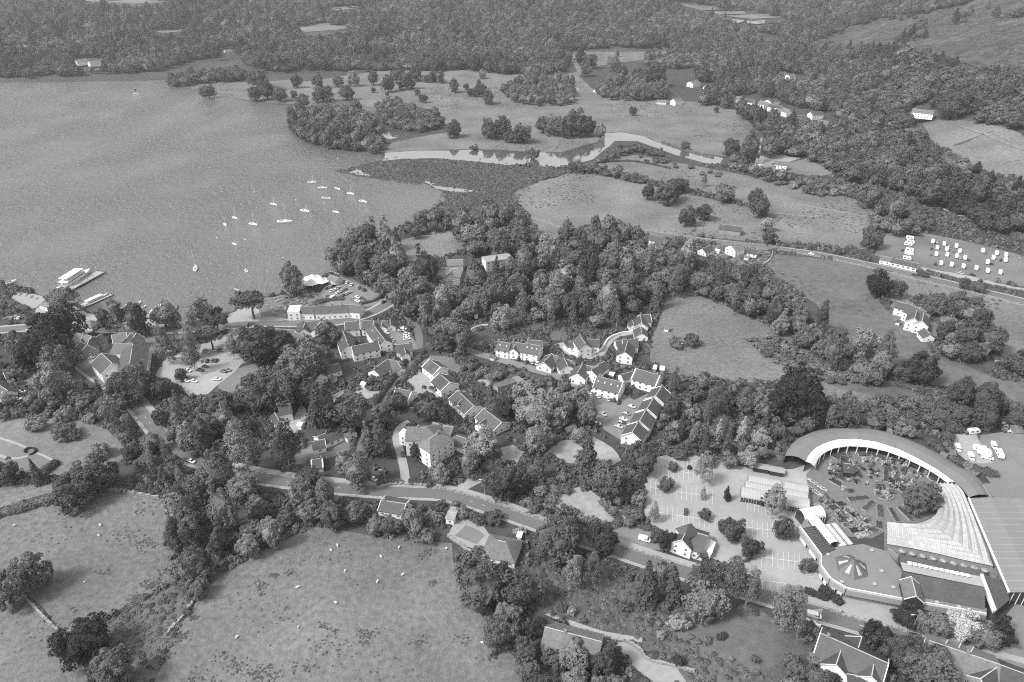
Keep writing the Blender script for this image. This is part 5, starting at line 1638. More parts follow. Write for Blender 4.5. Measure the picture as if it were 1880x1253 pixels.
# far houses
VG = "houses of the village under the wooded hill"
for k, (x0, y0, x1, y1, lb) in enumerate([
    (1353, 177, 1368, 179, "leftmost white house of the far village"), (1370, 182, 1385, 184, "second white house of the far village"), (1369, 192, 1384, 194, "dark-roofed house in front of the far village's left end"),
    (1396, 185, 1409, 188, "house in the middle of the far village"), (1410, 183, 1427, 181, "house at the back of the far village"), (1414, 191, 1437, 195, "bright broad white house of the far village"),
    (1440, 199, 1452, 203, "small white house right of the village's broad white one"), (1455, 212, 1478, 213, "dark-roofed long house at the village's right end"), (1488, 206, 1509, 205, "upper house at the village's right end"), (1492, 219, 1522, 223, "bright white house at the village's far right")]):
    hs("village_house", lb, "house", [q(x0, y0, x1, y1, 12, 6, 3, rm=M_SLATE2 if k % 3 == 0 else M_SLATE, over=.4)], group=VG, z0=h1(*atg((x0 + x1) / 2, (y0 + y1) / 2 + 5)[:2]))
for (x0, y0, x1, y1, lb, W) in [
    (1267, 150, 1281, 148, "pale house among trees left above the far village", 14), (1293, 158, 1311, 158, "second pale house among trees above the far village", 13), (1430, 133, 1441, 132, "left one of two white houses high in the hillside wood", 12),
    (1446, 137, 1458, 136, "right one of two white houses high in the hillside wood", 12), (1465, 150, 1476, 149, "tiny white cottage in the hillside wood", 10), (1676, 200, 1716, 204, "white farmhouse at the top of the hillside pasture", 12),
    (1388, 292, 1402, 293, "left house beside the river confluence", 12), (1404, 300, 1420, 304, "white house beside the river confluence", 11), (1422, 295, 1446, 297, "dark-roofed long building beside the river confluence", 10),
    (1206, 184, 1224, 185, "left low white building at the meadow's edge", 9), (1236, 182, 1250, 180, "right white building at the meadow's edge", 10), (972, 147, 1000, 145, "white mansion on the wooded knoll", 14),
    (1057, 158, 1063, 158, "tiny white hut on the knoll's right", 6), (138, 111, 158, 109, "left pale villa on the far lake shore", 14), (162, 113, 182, 111, "right pale villa on the far lake shore", 14), (411, 92, 424, 91, "white boathouse at the far bay", 9),
    (1010, 146, 1020, 146, "small wing house beside the mansion on the knoll", 9), (1092, 164, 1097, 163, "tiny white gate lodge at the meadow's edge", 7), (30, 20, 44, 18, "pale house on the far left hillside", 16)]:
    hs("far_house", lb, "house", [q(x0, y0, x1, y1, W, 6 if W > 9 else 3, 3 if W > 9 else 2, rm=M_SLATE2)], group="scattered houses in the distance", z0=h1(*atg((x0 + x1) / 2, (y0 + y1) / 2 + 4)[:2]))

# flat concrete building with open compartments
cb = building("flat_building", "half-roofless flat concrete building between trees", "building", (945, 715))
def flat_block(b, px, z, m, name="roof", wm=M_CONC, par=.0, wall=True):
    P = [at(x, y, z) for x, y in px]
    A = sum((P[i].x * P[(i + 1) % len(P)].y - P[(i + 1) % len(P)].x * P[i].y) for i in range(len(P)))
    if A < 0:
        P.reverse()
    pts = [(p.x - b.location.x, p.y - b.location.y) for p in P]
    if wall:
        mb = MB()
        mb.prism(pts, -.3, z - .02, top=False)
        mb.build("wall", wm, b)
    mb = MB()
    mb.prism(pts, z - .25, z)
    o = mb.build(name, m, b)
    if par:
        n = len(pts)
        for i in range(n):
            a, c = Vector(pts[i]), Vector(pts[(i + 1) % n])
            d = (c - a).normalized()
            s_ = Vector((-d.y, d.x)) * .3
            mb = MB()
            mb.prism([a, c, c + s_, a + s_], z + .003, z + par)
            mb.build("parapet", M_TRIM, b)
    return o
flat_block(cb, [(906, 705), (939, 694), (948, 702), (914, 712)], 4, M_SLATE2)
flat_block(cb, [(939, 693), (951, 690), (990, 718), (976, 724), (950, 703)], 4.05, M_FLATR)
for k in range(3):
    mb = MB()
    a, c = at(948 + k * 13, 732 - k * 3), at(962 + k * 10, 722 + k * 1.5)
    mb.box(-.15, .15, 0, 9, 0, 3.4)
    mb.build("partition_wall", M_CONC, cb, (a.x - cb.location.x, a.y - cb.location.y, 0), R(-40))
# ------------------------------------------------------------------ garden centre
def resample(P, n):
    d = [0]
    for i in range(1, len(P)):
        d.append(d[-1] + (P[i] - P[i - 1]).length)
    out = []
    for k in range(n):
        t = d[-1] * k / (n - 1)
        i = max(j for j in range(len(d)) if d[j] <= t + 1e-6)
        i = min(i, len(P) - 2)
        u = (t - d[i]) / max(d[i + 1] - d[i], 1e-6)
        out.append(P[i].lerp(P[i + 1], u))
    return out

def wpts(px, z):
    return [at(x, y, z) for x, y in px]

gc = building("garden_centre", "garden centre with horseshoe roof, fan-shaped glasshouse and flat-roofed shop", "shop", (1640, 980))
O = gc.location
def loc_(P):
    return [p - O for p in P]
N_ = 23
outer = resample(wpts([(1441, 838), (1448, 822), (1466, 805), (1497, 792), (1535, 786), (1578, 786), (1618, 791), (1655, 803), (1693, 819), (1727, 836), (1756, 856), (1782, 868), (1804, 886), (1819, 912)], 4.2), N_)
joinl = resample(wpts([(1479, 848), (1485, 834), (1503, 818), (1535, 807), (1575, 806), (1612, 812), (1653, 826), (1693, 846), (1727, 866), (1753, 886), (1767, 899), (1778, 914)], 5.9), N_)
inner_px = [(1495, 857), (1502, 842), (1515, 830), (1535, 822), (1561, 819), (1595, 821), (1630, 829), (1664, 842), (1699, 859), (1725, 875), (1740, 887)]
NI = 19
inner = resample(wpts(inner_px, 4.4), NI)
jin = resample(wpts([(1479, 848), (1485, 834), (1503, 818), (1535, 807), (1575, 806), (1612, 812), (1653, 826), (1693, 846), (1727, 866), (1753, 886)], 5.95), NI)
for i in range(N_ - 1):
    a0, a1, b0, b1 = outer[i], outer[i + 1], joinl[i], joinl[i + 1]
    mb = MB()
    rows = []
    for t in (0, .3, .62, 1.0):
        z = 4.2 + (5.9 - 4.2) * t + 1.5 * math.sin(math.pi * min(t * .9 + .05, 1))
        rows.append([(a0.lerp(b0, t) - O).to_2d().to_3d() + Vector((0, 0, z)), (a1.lerp(b1, t) - O).to_2d().to_3d() + Vector((0, 0, z))])
    for k in range(3):
        mb.add([rows[k][0], rows[k][1], rows[k + 1][1], rows[k + 1][0]], [(0, 1, 2, 3)])
    mb.build("roof_panel", M_ROOFM, gc)
for i in range(NI - 1):
    mb = MB()
    mid = [(jin[k].lerp(inner[k], .55) - O) for k in (i, i + 1)]
    q0, q1 = jin[i] - O, jin[i + 1] - O
    e0, e1 = inner[i] - O, inner[i + 1] - O
    z0_, z1_, z2_ = 6.02, 5.75, 4.4
    mb.add([(q0.x, q0.y, z0_), (q1.x, q1.y, z0_), (mid[1].x, mid[1].y, z1_), (mid[0].x, mid[0].y, z1_)], [(0, 1, 2, 3)])
    mb.add([(mid[0].x, mid[0].y, z1_), (mid[1].x, mid[1].y, z1_), (e1.x, e1.y, z2_), (e0.x, e0.y, z2_)], [(0, 1, 2, 3)])
    mb.add([(e0.x, e0.y, z2_), (e1.x, e1.y, z2_), (e1.x, e1.y, z2_ - .3), (e0.x, e0.y, z2_ - .3)], [(0, 1, 2, 3)])
    mb.build("canopy_panel", M_POLY, gc)
for nm, line, top, m in (("outer_wall", outer, 4.1, M_CONC), ("back_wall", jin, 5.7, M_DARK)):  # back wall's dark colour stands in for shade in the recess under the canopy
    mb = MB()
    L_ = loc_(line)
    for i in range(len(L_) - 1):
        mb.add([(L_[i].x, L_[i].y, -.2), (L_[i + 1].x, L_[i + 1].y, -.2), (L_[i + 1].x, L_[i + 1].y, top), (L_[i].x, L_[i].y, top)], [(0, 1, 2, 3)])
    mb.build(nm, m, gc)
_mb = MB()
_mb.box(-.16, .16, -.16, .16, -.2, 4.35)
POST = _mb.mesh("post", M_TRIM)
for p in resample(wpts(inner_px, 4.4), 17)[1:]:
    obj("post", POST, None, gc, (p.x - O.x, p.y - O.y, 0))

# the large hall at the right: barrel roof
A, B = at(1779, 915, 6), at(1853, 1088, 6)
u = (B - A).normalized()
v = Vector((-u.y, u.x, 0))
if v.x < 0:
    v = -v
Lh = (B - A).length
nseg, W_ = 12, 46.0
W_HALL = W_
HALL = (A.copy(), u.copy(), v.copy(), Lh)
for k in range(nseg):
    mb = MB()
    for j in (k,):
        t0, t1 = j / nseg, (j + 1) / nseg
        z0_, z1_ = 6 + 4.5 * math.sin(math.pi * t0), 6 + 4.5 * math.sin(math.pi * t1)
        a0 = A + v * (W_ * t0) - O
        a1 = A + v * (W_ * t1) - O
        vs = [(a0.x, a0.y, z0_), (a1.x, a1.y, z1_), (a1.x + u.x * Lh, a1.y + u.y * Lh, z1_), (a0.x + u.x * Lh, a0.y + u.y * Lh, z0_)]
        mb.add(vs, [(0, 3, 2, 1)])
    mb.build("hall_roof_panel", M_ROOFM, gc)
mb = MB()
pts = [A - O, B - O, B + v * W_ - O, A + v * W_ - O]
for i in range(4):
    a, b = pts[i], pts[(i + 1) % 4]
    if i == 1:
        continue
    mb.add([(a.x, a.y, -.2), (b.x, b.y, -.2), (b.x, b.y, 6.0), (a.x, a.y, 6.0)], [(0, 1, 2, 3)])
mb.build("hall_wall", M_ROOFM, gc)
mb = MB()
n = 24
row = []
for j in range(n + 1):
    t = j / n
    p = B + v * (W_ * t) - O - u * .8
    row.append((p, 6 + 4.5 * math.sin(math.pi * t)))
for j in range(n):
    mb.add([(row[j][0].x, row[j][0].y, -.1), (row[j + 1][0].x, row[j + 1][0].y, -.1), (row[j + 1][0].x, row[j + 1][0].y, row[j + 1][1] - .05), (row[j][0].x, row[j][0].y, row[j][1] - .05)], [(0, 1, 2, 3)])
mb.build("hall_glazing", M_GLASS, gc)
for j in range(n + 1):
    mb = MB()
    mb.box(-.09, .09, -.09, .09, 0, row[j][1] - .05)
    mb.build("mullion", M_TRIM, gc, (row[j][0].x + u.x * .12, row[j][0].y + u.y * .12, 0))
mb = MB()
mb.box(0, Lh, -.5, .15, 5.95, 6.35)
e_ = mb.build("gutter", M_TRIM, gc, (A.x - O.x, A.y - O.y, 0), math.atan2(u.y, u.x))
flat_block(gc, [(1806, 888), (1830, 888), (1856, 897), (1880, 918), (1895, 935), (1822, 911)], 6.6, M_ROOFM, "link_roof")

# fan-shaped glasshouse
FI = wpts([(1709, 889), (1718, 903), (1723, 914), (1725, 930), (1719, 944), (1708, 953), (1695, 958), (1680, 961), (1662, 961), (1645, 960), (1628, 958)], 4.4)
FO = wpts([(1757, 889), (1771, 906), (1780, 927), (1792, 955), (1804, 985), (1815, 1012), (1824, 1040), (1772, 1029), (1722, 1017), (1675, 1007), (1628, 999)], 4.4)
K = 7
M_FAN = mat("greenhouse_glass", .42, var=.10, scale=.6, rough=.25, spec=.6, big=.12, bigvar=.15, brick=(.75, 2.4, .55))
for i in range(len(FI) - 1):
    for k in range(K):
        def pt(t, j, z):
            p = FI[j].lerp(FO[j], t) - O
            return (p.x, p.y, z)
        t0, t1 = k / K, (k + 1) / K
        tm = t0 + (t1 - t0) * .5
        mb = MB()
        mb.add([pt(t0, i, 4.4), pt(tm, i, 5.3), pt(tm, i + 1, 5.3), pt(t0, i + 1, 4.4), pt(t1, i, 4.4), pt(t1, i + 1, 4.4)], [(0, 1, 2, 3), (1, 4, 5, 2)])
        me = mb.mesh("glass_panel", M_FAN)
        uv_plane(me)
        obj("glass_panel", me, None, gc)
for k in range(K + 1):
    mb = MB()
    for i in range(len(FI) - 1):
        a, b = FI[i].lerp(FO[i], k / K) - O, FI[i + 1].lerp(FO[i + 1], k / K) - O
        d = (b - a).to_2d()
        if d.length < .3:
            continue
        s_ = Vector((-d.y, d.x)).normalized() * .22
        mb.add([(a.x - s_.x, a.y - s_.y, 4.42), (b.x - s_.x, b.y - s_.y, 4.42), (b.x + s_.x, b.y + s_.y, 4.42), (a.x + s_.x, a.y + s_.y, 4.42)], [(0, 1, 2, 3)])
    mb.build("valley_gutter", M_DARK, gc)
mb = MB()
ed = loc_(FI + list(reversed(FO)))
for i in range(len(ed)):
    a, b = ed[i], ed[(i + 1) % len(ed)]
    mb.add([(a.x, a.y, -.2), (b.x, b.y, -.2), (b.x, b.y, 4.38), (a.x, a.y, 4.38)], [(0, 1, 2, 3)])
mb.build("glass_wall", mat("greenhouse_wall", .30, var=.2, rough=.2, spec=.6), gc)

# flat-roofed shop with fascia
SHOP = [(1469, 967), (1509, 1020), (1509, 1040), (1526, 1063), (1554, 1080), (1601, 1089), (1664, 1101), (1727, 1112), (1776, 1121), (1810, 1127), (1812, 1117), (1690, 1094), (1657, 1047), (1638, 1026), (1627, 1012), (1584, 999), (1526, 1006), (1478, 954)]
flat_block(gc, SHOP, 5.0, M_FLATR, "flat_roof", wm=mat("shop_wall", .20, var=.2))
P = loc_(wpts(SHOP, 5.0))
M_FASC = mat("fascia", .30, var=.1, scale=.4)
for i in range(9):
    a, b = P[i].to_2d(), P[i + 1].to_2d()
    d = (b - a).normalized()
    s_ = Vector((-d.y, d.x))
    if s_.dot(Vector((-O.x, -O.y))) < 0:
        s_ = -s_
    mb = MB()
    mb.prism([a, b, b + s_ * .9, a + s_ * .9] if (b - a).cross(s_) > 0 else [b, a, a + s_ * .9, b + s_ * .9], [3.0, 3.0, 2.4, 2.4], [5.25, 5.25, 5.0, 5.0])
    mb.build("fascia", M_FASC, gc)
    mb = MB()
    mb.prism([a, b, b + s_ * .35, a + s_ * .35] if (b - a).cross(s_) > 0 else [b, a, a + s_ * .35, b + s_ * .35], 5.26, 5.5)
    mb.build("coping", M_TRIM, gc)
    if i < 4:
        mb = MB()
        for k in range(2):
            t0 = .15 + k * .45
            c0, c1 = a.lerp(b, t0) + s_ * .93, a.lerp(b, t0 + .3) + s_ * .93
            mb.add([(c0.x, c0.y, .6), (c1.x, c1.y, .6), (c1.x, c1.y, 2.5), (c0.x, c0.y, 2.5)], [(0, 1, 2, 3)])
        mb.build("shop_window", M_POLY, gc)
# ribbed wing on the flat roof's left
for k in range(13):
    a, b = at(1474 + k * 3.0, 972 + k * 3.9, 5.05), at(1497 + k * 3.0, 967 + k * 3.4, 5.05)
    d = (b - a)
    mb = MB()
    mb.box(0, d.length, -.35, .35, 5.02, 5.28)
    mb.build("roof_rib", M_SLATE, gc, (a.x - O.x, a.y - O.y, 0), math.atan2(d.y, d.x))
# glazed lantern
base = [p - O for p in wpts([(1533, 1023), (1559, 1018), (1590, 1035), (1594, 1059), (1568, 1065), (1538, 1048)], 5.1)]
ap = at(1569, 1027, 9.0) - O
cx_ = sum((p for p in base), Vector()) / 6
ap = Vector((cx_.x, cx_.y, 9.0))
M_LANT = mat("lantern_slate", .10, var=.3, scale=1.0, rough=.5)
M_LPAN = mat("lantern_light_panel", .4, var=.25, scale=.8, rough=.2, spec=.6)
for i in range(6):
    a, b = base[i], base[(i + 1) % 6]
    mb = MB()
    mb.add([a, b, ap], [(0, 1, 2)])
    f_ = mb.build("lantern_facet", M_LANT, gc)
    nrm = (b - a).cross(ap - a).normalized()
    if nrm.z < 0:
        nrm = -nrm
    m0, m1 = a.lerp(b, .36), a.lerp(b, .64)
    t0, t1 = m0.lerp(ap, .14), m1.lerp(ap, .14)
    s0, s1 = m0.lerp(ap, .66), m1.lerp(ap, .66)
    mb = MB()
    mb.add([p + nrm * .08 for p in (t0, t1, s1, s0)], [(0, 1, 2, 3)])
    mb.build("light_panel", M_LPAN, f_)
# dark pitched roofs, terrace deck and roof house
def slope(px4, z4, m, name):
    P4 = [at(x, y, z) - O for (x, y), z in zip(px4, z4)]
    mb = MB()
    mb.add([(p.x, p.y, z) for p, z in zip(P4, z4)] + [(p.x, p.y, 4.6) for p in P4], [(0, 1, 2, 3), (0, 4, 5, 1), (1, 5, 6, 2), (2, 6, 7, 3), (3, 7, 4, 0)])
    me = mb.mesh(name, m)
    uv_plane(me)
    return obj(name, me, None, gc)
slope([(1657, 1050), (1808, 1079), (1809, 1119), (1690, 1096)], [8.0, 8.0, 5.2, 5.2], M_SLATE, "pitched_roof")
slope([(1651, 1019), (1797, 1046), (1800, 1058), (1653, 1031)], [7.2, 7.2, 6.3, 6.3], M_SLATE, "pitched_roof")
flat_block(gc, [(1653, 1032), (1799, 1058), (1807, 1078), (1658, 1048)], 6.2, M_WOOD, "deck", wm=M_SLATE)
slope([(1806, 1058), (1840, 1064), (1854, 1101), (1829, 1122)], [5.6, 5.6, 5.0, 5.0], M_SLATE, "pitched_roof")
slope([(1799, 1054), (1805, 1054), (1830, 1120), (1824, 1122)], [6.4, 6.4, 5.8, 5.8], M_TRIM, "parapet_wall")
flat_block(gc, [(1632, 1003), (1650, 1003), (1720, 1020), (1830, 1045), (1832, 1056), (1796, 1046), (1650, 1018)], 4.1, M_PLAZA, "cafe_terrace")
wing(gc, (1673, 1060), (1682, 1095), 6, 7.5, 2.4, wm=M_DARK, rm=M_SLATE2, win=False, trim=True)
flat_block(gc, [(1509, 964), (1534, 960), (1567, 999), (1541, 1004)], 4.2, M_LPAN, "glazed_roof")
for k in range(4):
    a, b = at(1512 + k * 6, 964 - k, 4.3), at(1545 + k * 6, 1003 - k, 4.3)
    d = b - a
    mb = MB()
    mb.box(0, d.length, -.12, .12, 4.22, 4.4)
    mb.build("glazing_bar", M_DARK if k == 2 else M_TRIM, gc, (a.x - O.x, a.y - O.y, 0), math.atan2(d.y, d.x))

def vault(parent, p0, p1, rad, hgt, base, m, ribs=0, ribm=None, closed=True, endm=None):
    d = p1 - p0
    d.z = 0
    L = d.length
    ang = math.atan2(d.y, d.x)
    lc = (p0.x - parent.location.x, p0.y - parent.location.y, 0)
    mb = MB()
    n = 10
    prof = [(rad * math.cos(math.pi * k / n), base + hgt * math.sin(math.pi * k / n)) for k in range(n + 1)]
    vs = [(0, y, z) for y, z in prof] + [(L, y, z) for y, z in prof]
    mb.add(vs, [(k, n + 1 + k, n + 2 + k, k + 1) for k in range(n)])
    r = mb.build("vault_roof", m, parent, lc, ang)
    for p_ in r.data.polygons:
        p_.use_smooth = True
    mb = MB()
    mb.add([(0, y, z) for y, z in prof] + [(0, -rad, 0), (0, rad, 0)], [tuple(range(n + 1)) + (n + 1, n + 2)])
    mb.add([(L, y, z) for y, z in prof] + [(L, -rad, 0), (L, rad, 0)], [tuple(range(n + 1)) + (n + 1, n + 2)])
    mb.add([(0, -rad, 0), (L, -rad, 0), (L, -rad, base), (0, -rad, base)], [(0, 1, 2, 3)])
    mb.add([(0, rad, 0), (L, rad, 0), (L, rad, base), (0, rad, base)], [(0, 1, 2, 3)])
    mb.build("vault_wall", endm or M_GLASS, parent, lc, ang)
    if ribs:
        mb = MB()
        for k in range(n):
            y0, z0_ = prof[k]
            y1, z1_ = prof[k + 1]
            mb.add([(-.09, y0 * 1.02, z0_ + .05), (.09, y0 * 1.02, z0_ + .05), (.09, y1 * 1.02, z1_ + .05), (-.09, y1 * 1.02, z1_ + .05)], [(0, 1, 2, 3)])
        for s in (-1, 1):
            mb.box(-.09, .09, s * rad * 1.02 - .06, s * rad * 1.02 + .06, 0, base + .05)
        me = mb.mesh("rib", ribm or M_TRIM)
        for k in range(ribs):
            x = L * (k + .02) / (ribs - .96)
            o = obj("rib", me, None, parent)
            o.location = (lc[0] + math.cos(ang) * x, lc[1] + math.sin(ang) * x, 0)
            o.rotation_euler.z = ang
    return r
vault(gc, at(1470, 946, 4.0), at(1508, 939, 4.0), 3.0, 2.4, 3.6, M_POLY, 9)
vault(gc, at(1489, 949, 4.0), at(1531, 1002, 4.0), 2.4, 2.0, 4.2, M_POLY, 20)
gh = building("greenhouse", "three-bay white barrel-roofed greenhouse beside the car park", "greenhouse", (1425, 915))
M_PT = mat("tunnel_sheet", .36, var=.1, scale=.5, rough=.4)
for a, b in (((1374, 879), (1483, 899)), ((1368, 890), (1482, 912)), ((1361, 901), (1485, 924))):
    vault(gh, at(a[0], a[1], 3.4), at(b[0], b[1], 3.4), 3.5, 1.9, 2.6, M_PT, 26, M_METAL)
# low greenhouse canopy at the wood's edge
cn = building("canopy", "low row of pale open canopies behind the barrel-roofed greenhouse", "canopy", (1410, 865))
wing(cn, (1384, 853), (1412, 858), 3.4, 2.6, .3, rm=M_CONC, wm=M_DARK, win=False, ridge=False)
wing(cn, (1413, 859), (1440, 864), 3.4, 2.6, .3, rm=M_CONC, wm=M_DARK, win=False, ridge=False)
gz = building("pavilion", "dark square pavilion roof in the garden court", "pavilion", (1556, 860))
wing(gz, (1548, 851), (1562, 853), 8, 2.6, 1.8, win=False, wm=M_DARK, rm=M_SLATE)
wing(gz, (1556, 861), (1569, 853), 5, 2.4, 1.2, win=False, wm=M_DARK, rm=M_SLATE)

# ---- things in the garden court
def plant_mesh(name, L, W, h, n, seed, s=.22):
    g = np.random.default_rng(seed)
    P = np.stack([g.uniform(-L / 2, L / 2, n), g.uniform(-W / 2, W / 2, n), g.uniform(.1, 1, n) ** .7 * h * (.6 + .4 * np.sin(g.uniform(0, 6, n)))], 1)
    Nn = np.stack([P[:, 0] * .1, P[:, 1] * .3, np.ones(n)], 1)
    return leaf_mesh(name, P, Nn, s, None, seed)

def bed(p0, p1, W, label, cat="planter", group="planting beds in the round court", tone=None, h=.9):
    a, b = at(*p0), at(*p1)
    d = b - a
    L = d.length
    o = empty("planting_bed", ((a.x + b.x) / 2, (a.y + b.y) / 2, .1), math.atan2(d.y, d.x))
    tag(o, label, cat, group)
    mb = MB()
    for s in (-1, 1):
        mb.box(-L / 2, L / 2, s * W / 2 - .09, s * W / 2 + .09, 0, .55)
        mb.box(s * L / 2 - .09, s * L / 2 + .09, -W / 2 + .091, W / 2 - .091, 0, .55)
    mb.build("frame", M_STONEL, o)
    mb = MB()
    mb.box(-L / 2 + .1, L / 2 - .1, -W / 2 + .1, W / 2 - .1, 0, .42)
    mb.build("soil", M_SOIL, o)
    me = plant_mesh("planting", L - .3, W - .3, h, int(L * W * 16), int(p0[0] + p0[1]))
    c = obj("planting", me, tone or M_LEAFD, o, (0, 0, .4))
    return o
for k, (a, b, W_b, lb) in enumerate([
    ((1557, 919), (1595, 915), 2.6, "long radial bed pointing left from the round fountain"), ((1585, 938), (1603, 922), 2.2, "radial bed lower left of the round fountain"),
    ((1615, 929), (1615, 952), 2.4, "radial bed straight below the round fountain"), ((1613, 959), (1613, 972), 2.4, "short bed below the radial beds beside the glasshouse"),
    ((1633, 934), (1648, 960), 2.0, "first radial bed right of straight below the fountain"), ((1649, 932), (1674, 957), 2.2, "second radial bed lower right of the fountain"),
    ((1659, 926), (1694, 948), 2.2, "third radial bed right of the fountain"), ((1664, 919), (1705, 934), 2.4, "uppermost of the radial beds lower right"),
    ((1639, 892), (1654, 876), 2.2, "radial bed upper right of the fountain"), ((1625, 886), (1627, 852), 1.8, "long radial bed above the fountain"),
    ((1651, 902), (1666, 898), 2.6, "short bed right of the fountain below the dark tree"), ((1530, 872), (1552, 884), 3.0, "bed at the court's left below the pavilion"),
    ((1522, 880), (1545, 893), 3.0, "second bed at the court's left"), ((1700, 870), (1715, 884), 3, "bed beneath the canopy's right end"), ((1655, 846), (1680, 856), 3, "bed beneath the canopy's posts"), ((1575, 836), (1612, 838), 3, "bed beneath the canopy's top"), ((1530, 842), (1548, 832), 4, "curved raised bed beneath the canopy's left")]):
    bed(a, b, W_b, lb)
GB = "square sale beds in front of the shop"
names = ["pale", "dark", "mottled", "leafy"]
for k, (cx, cy) in enumerate([(440, 235), (575, 175), (680, 125), (610, 250), (690, 320), (770, 385), (850, 445), (480, 95), (370, 140), (580, 50), (270, 80), (400, 30), (820, 245), (755, 190), (900, 315), (1000, 380)]):
    x, y = 1460 + cx / 6.96, 920 + cy / 6.96
    wpx = 11 if k in (3, 4, 5, 6) else 6.5
    bed((x - wpx, y + 1.8), (x + wpx, y - 1.8), 3.0, f"{['first', 'second', 'third', 'fourth', 'fifth', 'sixth', 'seventh', 'eighth', 'ninth', 'tenth', 'eleventh', 'twelfth', 'thirteenth', 'fourteenth', 'fifteenth', 'sixteenth'][k]} square sale bed, {names[k % 4]}, in front of the shop", group=GB, tone=[M_LEAFP, M_LEAFX, M_BLOSS, M_LEAFD][k % 4], h=.7)
# display tables near the greenhouse
for k in range(10):
    x, y = 1488 + (k % 5) * 6.2, 884 + (k % 5) * 4.4 + (k // 5) * 9
    x -= (k // 5) * 9
    p = at(x, y)
    o = empty("display_table", p, R(-42))
    tag(o, f"{ORD[k % 5]} pale display table in the {'upper' if k < 5 else 'lower'} row beside the greenhouse", "table", "display tables beside the greenhouse")
    mb = MB()
    mb.box(-1.5, 1.5, -.7, .7, .75, .85)
    mb.build("table_top", M_POLY, o)
    for sx in (-1, 1):
        for sy in (-1, 1):
            mb = MB()
            mb.box(sx * 1.35 - .05, sx * 1.35 + .05, sy * .6 - .05, sy * .6 + .05, 0, .749)
            mb.build("leg", M_WOOD, o)
    obj("tray_plants", plant_mesh("tray_plants", 2.8, 1.2, .3, 60, k, .16), M_LEAFP if k % 2 else M_LEAF, o, (0, 0, .86))
# round fountain
p = at(1622, 908)
o = empty("fountain", (p.x, p.y, .12))
tag(o, "round stone fountain basin at the court's centre", "fountain")
mb = MB()
mb.lathe([(4.2, 0), (4.2, .6), (3.8, .6), (3.8, .25)], 32)
mb.build("basin", M_STONE, o)
mb = MB()
mb.lathe([(1.6, .2), (1.6, .9), (1.2, .9), (1.2, .6)], 24)
mb.build("inner_ring", M_STONEL, o)
mb = MB()
mb.lathe([(.7, .3), (.5, 1.1), (.8, 1.3), (.2, 1.5)], 16)
mb.build("centrepiece", M_STONEL, o)
# potted plants: pot and plant, many alike
_mb = MB()
_mb.lathe([(.42, 0), (.6, .75), (.52, .75), (.5, .6)], 10)
POT = _mb.mesh("pot", M_STONEL)
PLANTS = [plant_mesh("pot_plant", 1.3, 1.3, 1.1, 70, 400 + i, .2) for i in range(4)]
g_ = random.Random(9)
CLOCK = ['three', 'four', 'five', 'six', 'seven', 'eight', 'nine', 'ten', 'eleven', 'twelve', 'one', 'two']
pots = [(at(1622 + 13.5 * math.cos(t), 908 + 8.5 * math.sin(t)), f"pot at {CLOCK[k]} o'clock in the ring round the fountain", "pots ringing the fountain") for k, t in enumerate([2 * math.pi * k / 12 for k in range(12)])]
CP_ = [(1515, 862), (1535, 845), (1570, 838), (1640, 845), (1700, 872), (1705, 890), (1660, 895), (1600, 900), (1560, 910), (1525, 885)]
tries = 0
while len(pots) < 140 and tries < 3000:
    tries += 1
    x, y = g_.uniform(1510, 1720), g_.uniform(832, 950)
    if inpoly(np.array([x]), np.array([y]), CP_)[0]:
        pots.append((at(x, y), "potted plant among the many pots standing in the court", "pots scattered over the court"))
CPR = [(1500, 905), (1560, 930), (1600, 965), (1612, 985), (1590, 992), (1540, 960), (1500, 925)]
while len(pots) < 163 and tries < 6000:
    tries += 1
    x, y = g_.uniform(1500, 1620), g_.uniform(900, 990)
    if inpoly(np.array([x]), np.array([y]), CPR)[0]:
        pots.append((at(x, y), "potted plant between the square sale beds", "pots between the sale beds"))
_seen = {}
WH = [("beside the pavilion", (1556, 858)), ("left of the pavilion", (1525, 868)), ("under the canopy's top", (1580, 842)), ("between fountain and canopy", (1620, 868)), ("right of the long upper bed", (1645, 862)), ("near the canopy's right end", (1690, 872)), ("beside the dark court tree", (1665, 888)), ("left of the fountain", (1585, 898))]
for p, lb, gr in pots:
    if gr == "pots scattered over the court":
        q_ = proj(p.x, p.y, .1)
        lb = "in the court, " + min(WH, key=lambda t: (t[1][0] - q_[0]) ** 2 + (t[1][1] - q_[1]) ** 2)[0]
    o = empty("potted_plant", (p.x, p.y, .12), g_.uniform(0, 6))
    s = g_.uniform(.7, 1.5)
    o.scale = (s, s, s * g_.uniform(.8, 1.6))
    tag(o, lb, "plant", gr)
    _seen.setdefault(lb, []).append(o)
    obj("pot", POT, g_.choice([M_STONEL, M_DARK, M_POLY, M_STONE]), o)
    obj("plant", PLANTS[g_.randrange(4)], g_.choice([M_LEAFD, M_LEAF, M_LEAFP, M_LEAFX, M_BLOSS]), o, (0, 0, .6))
for lb, L_ in _seen.items():
    if len(L_) > 1:
        L_.sort(key=lambda o: proj(o.location.x, o.location.y, 0)[0])
        for k, o in enumerate(L_):
            j = len(L_) - 1 - k
            o["label"] = (f"{ORD[k]} potted plant from the left " if k < 12 else f"{ORD[min(j, 11)]} potted plant from the right ") + lb.replace("potted plant ", "")
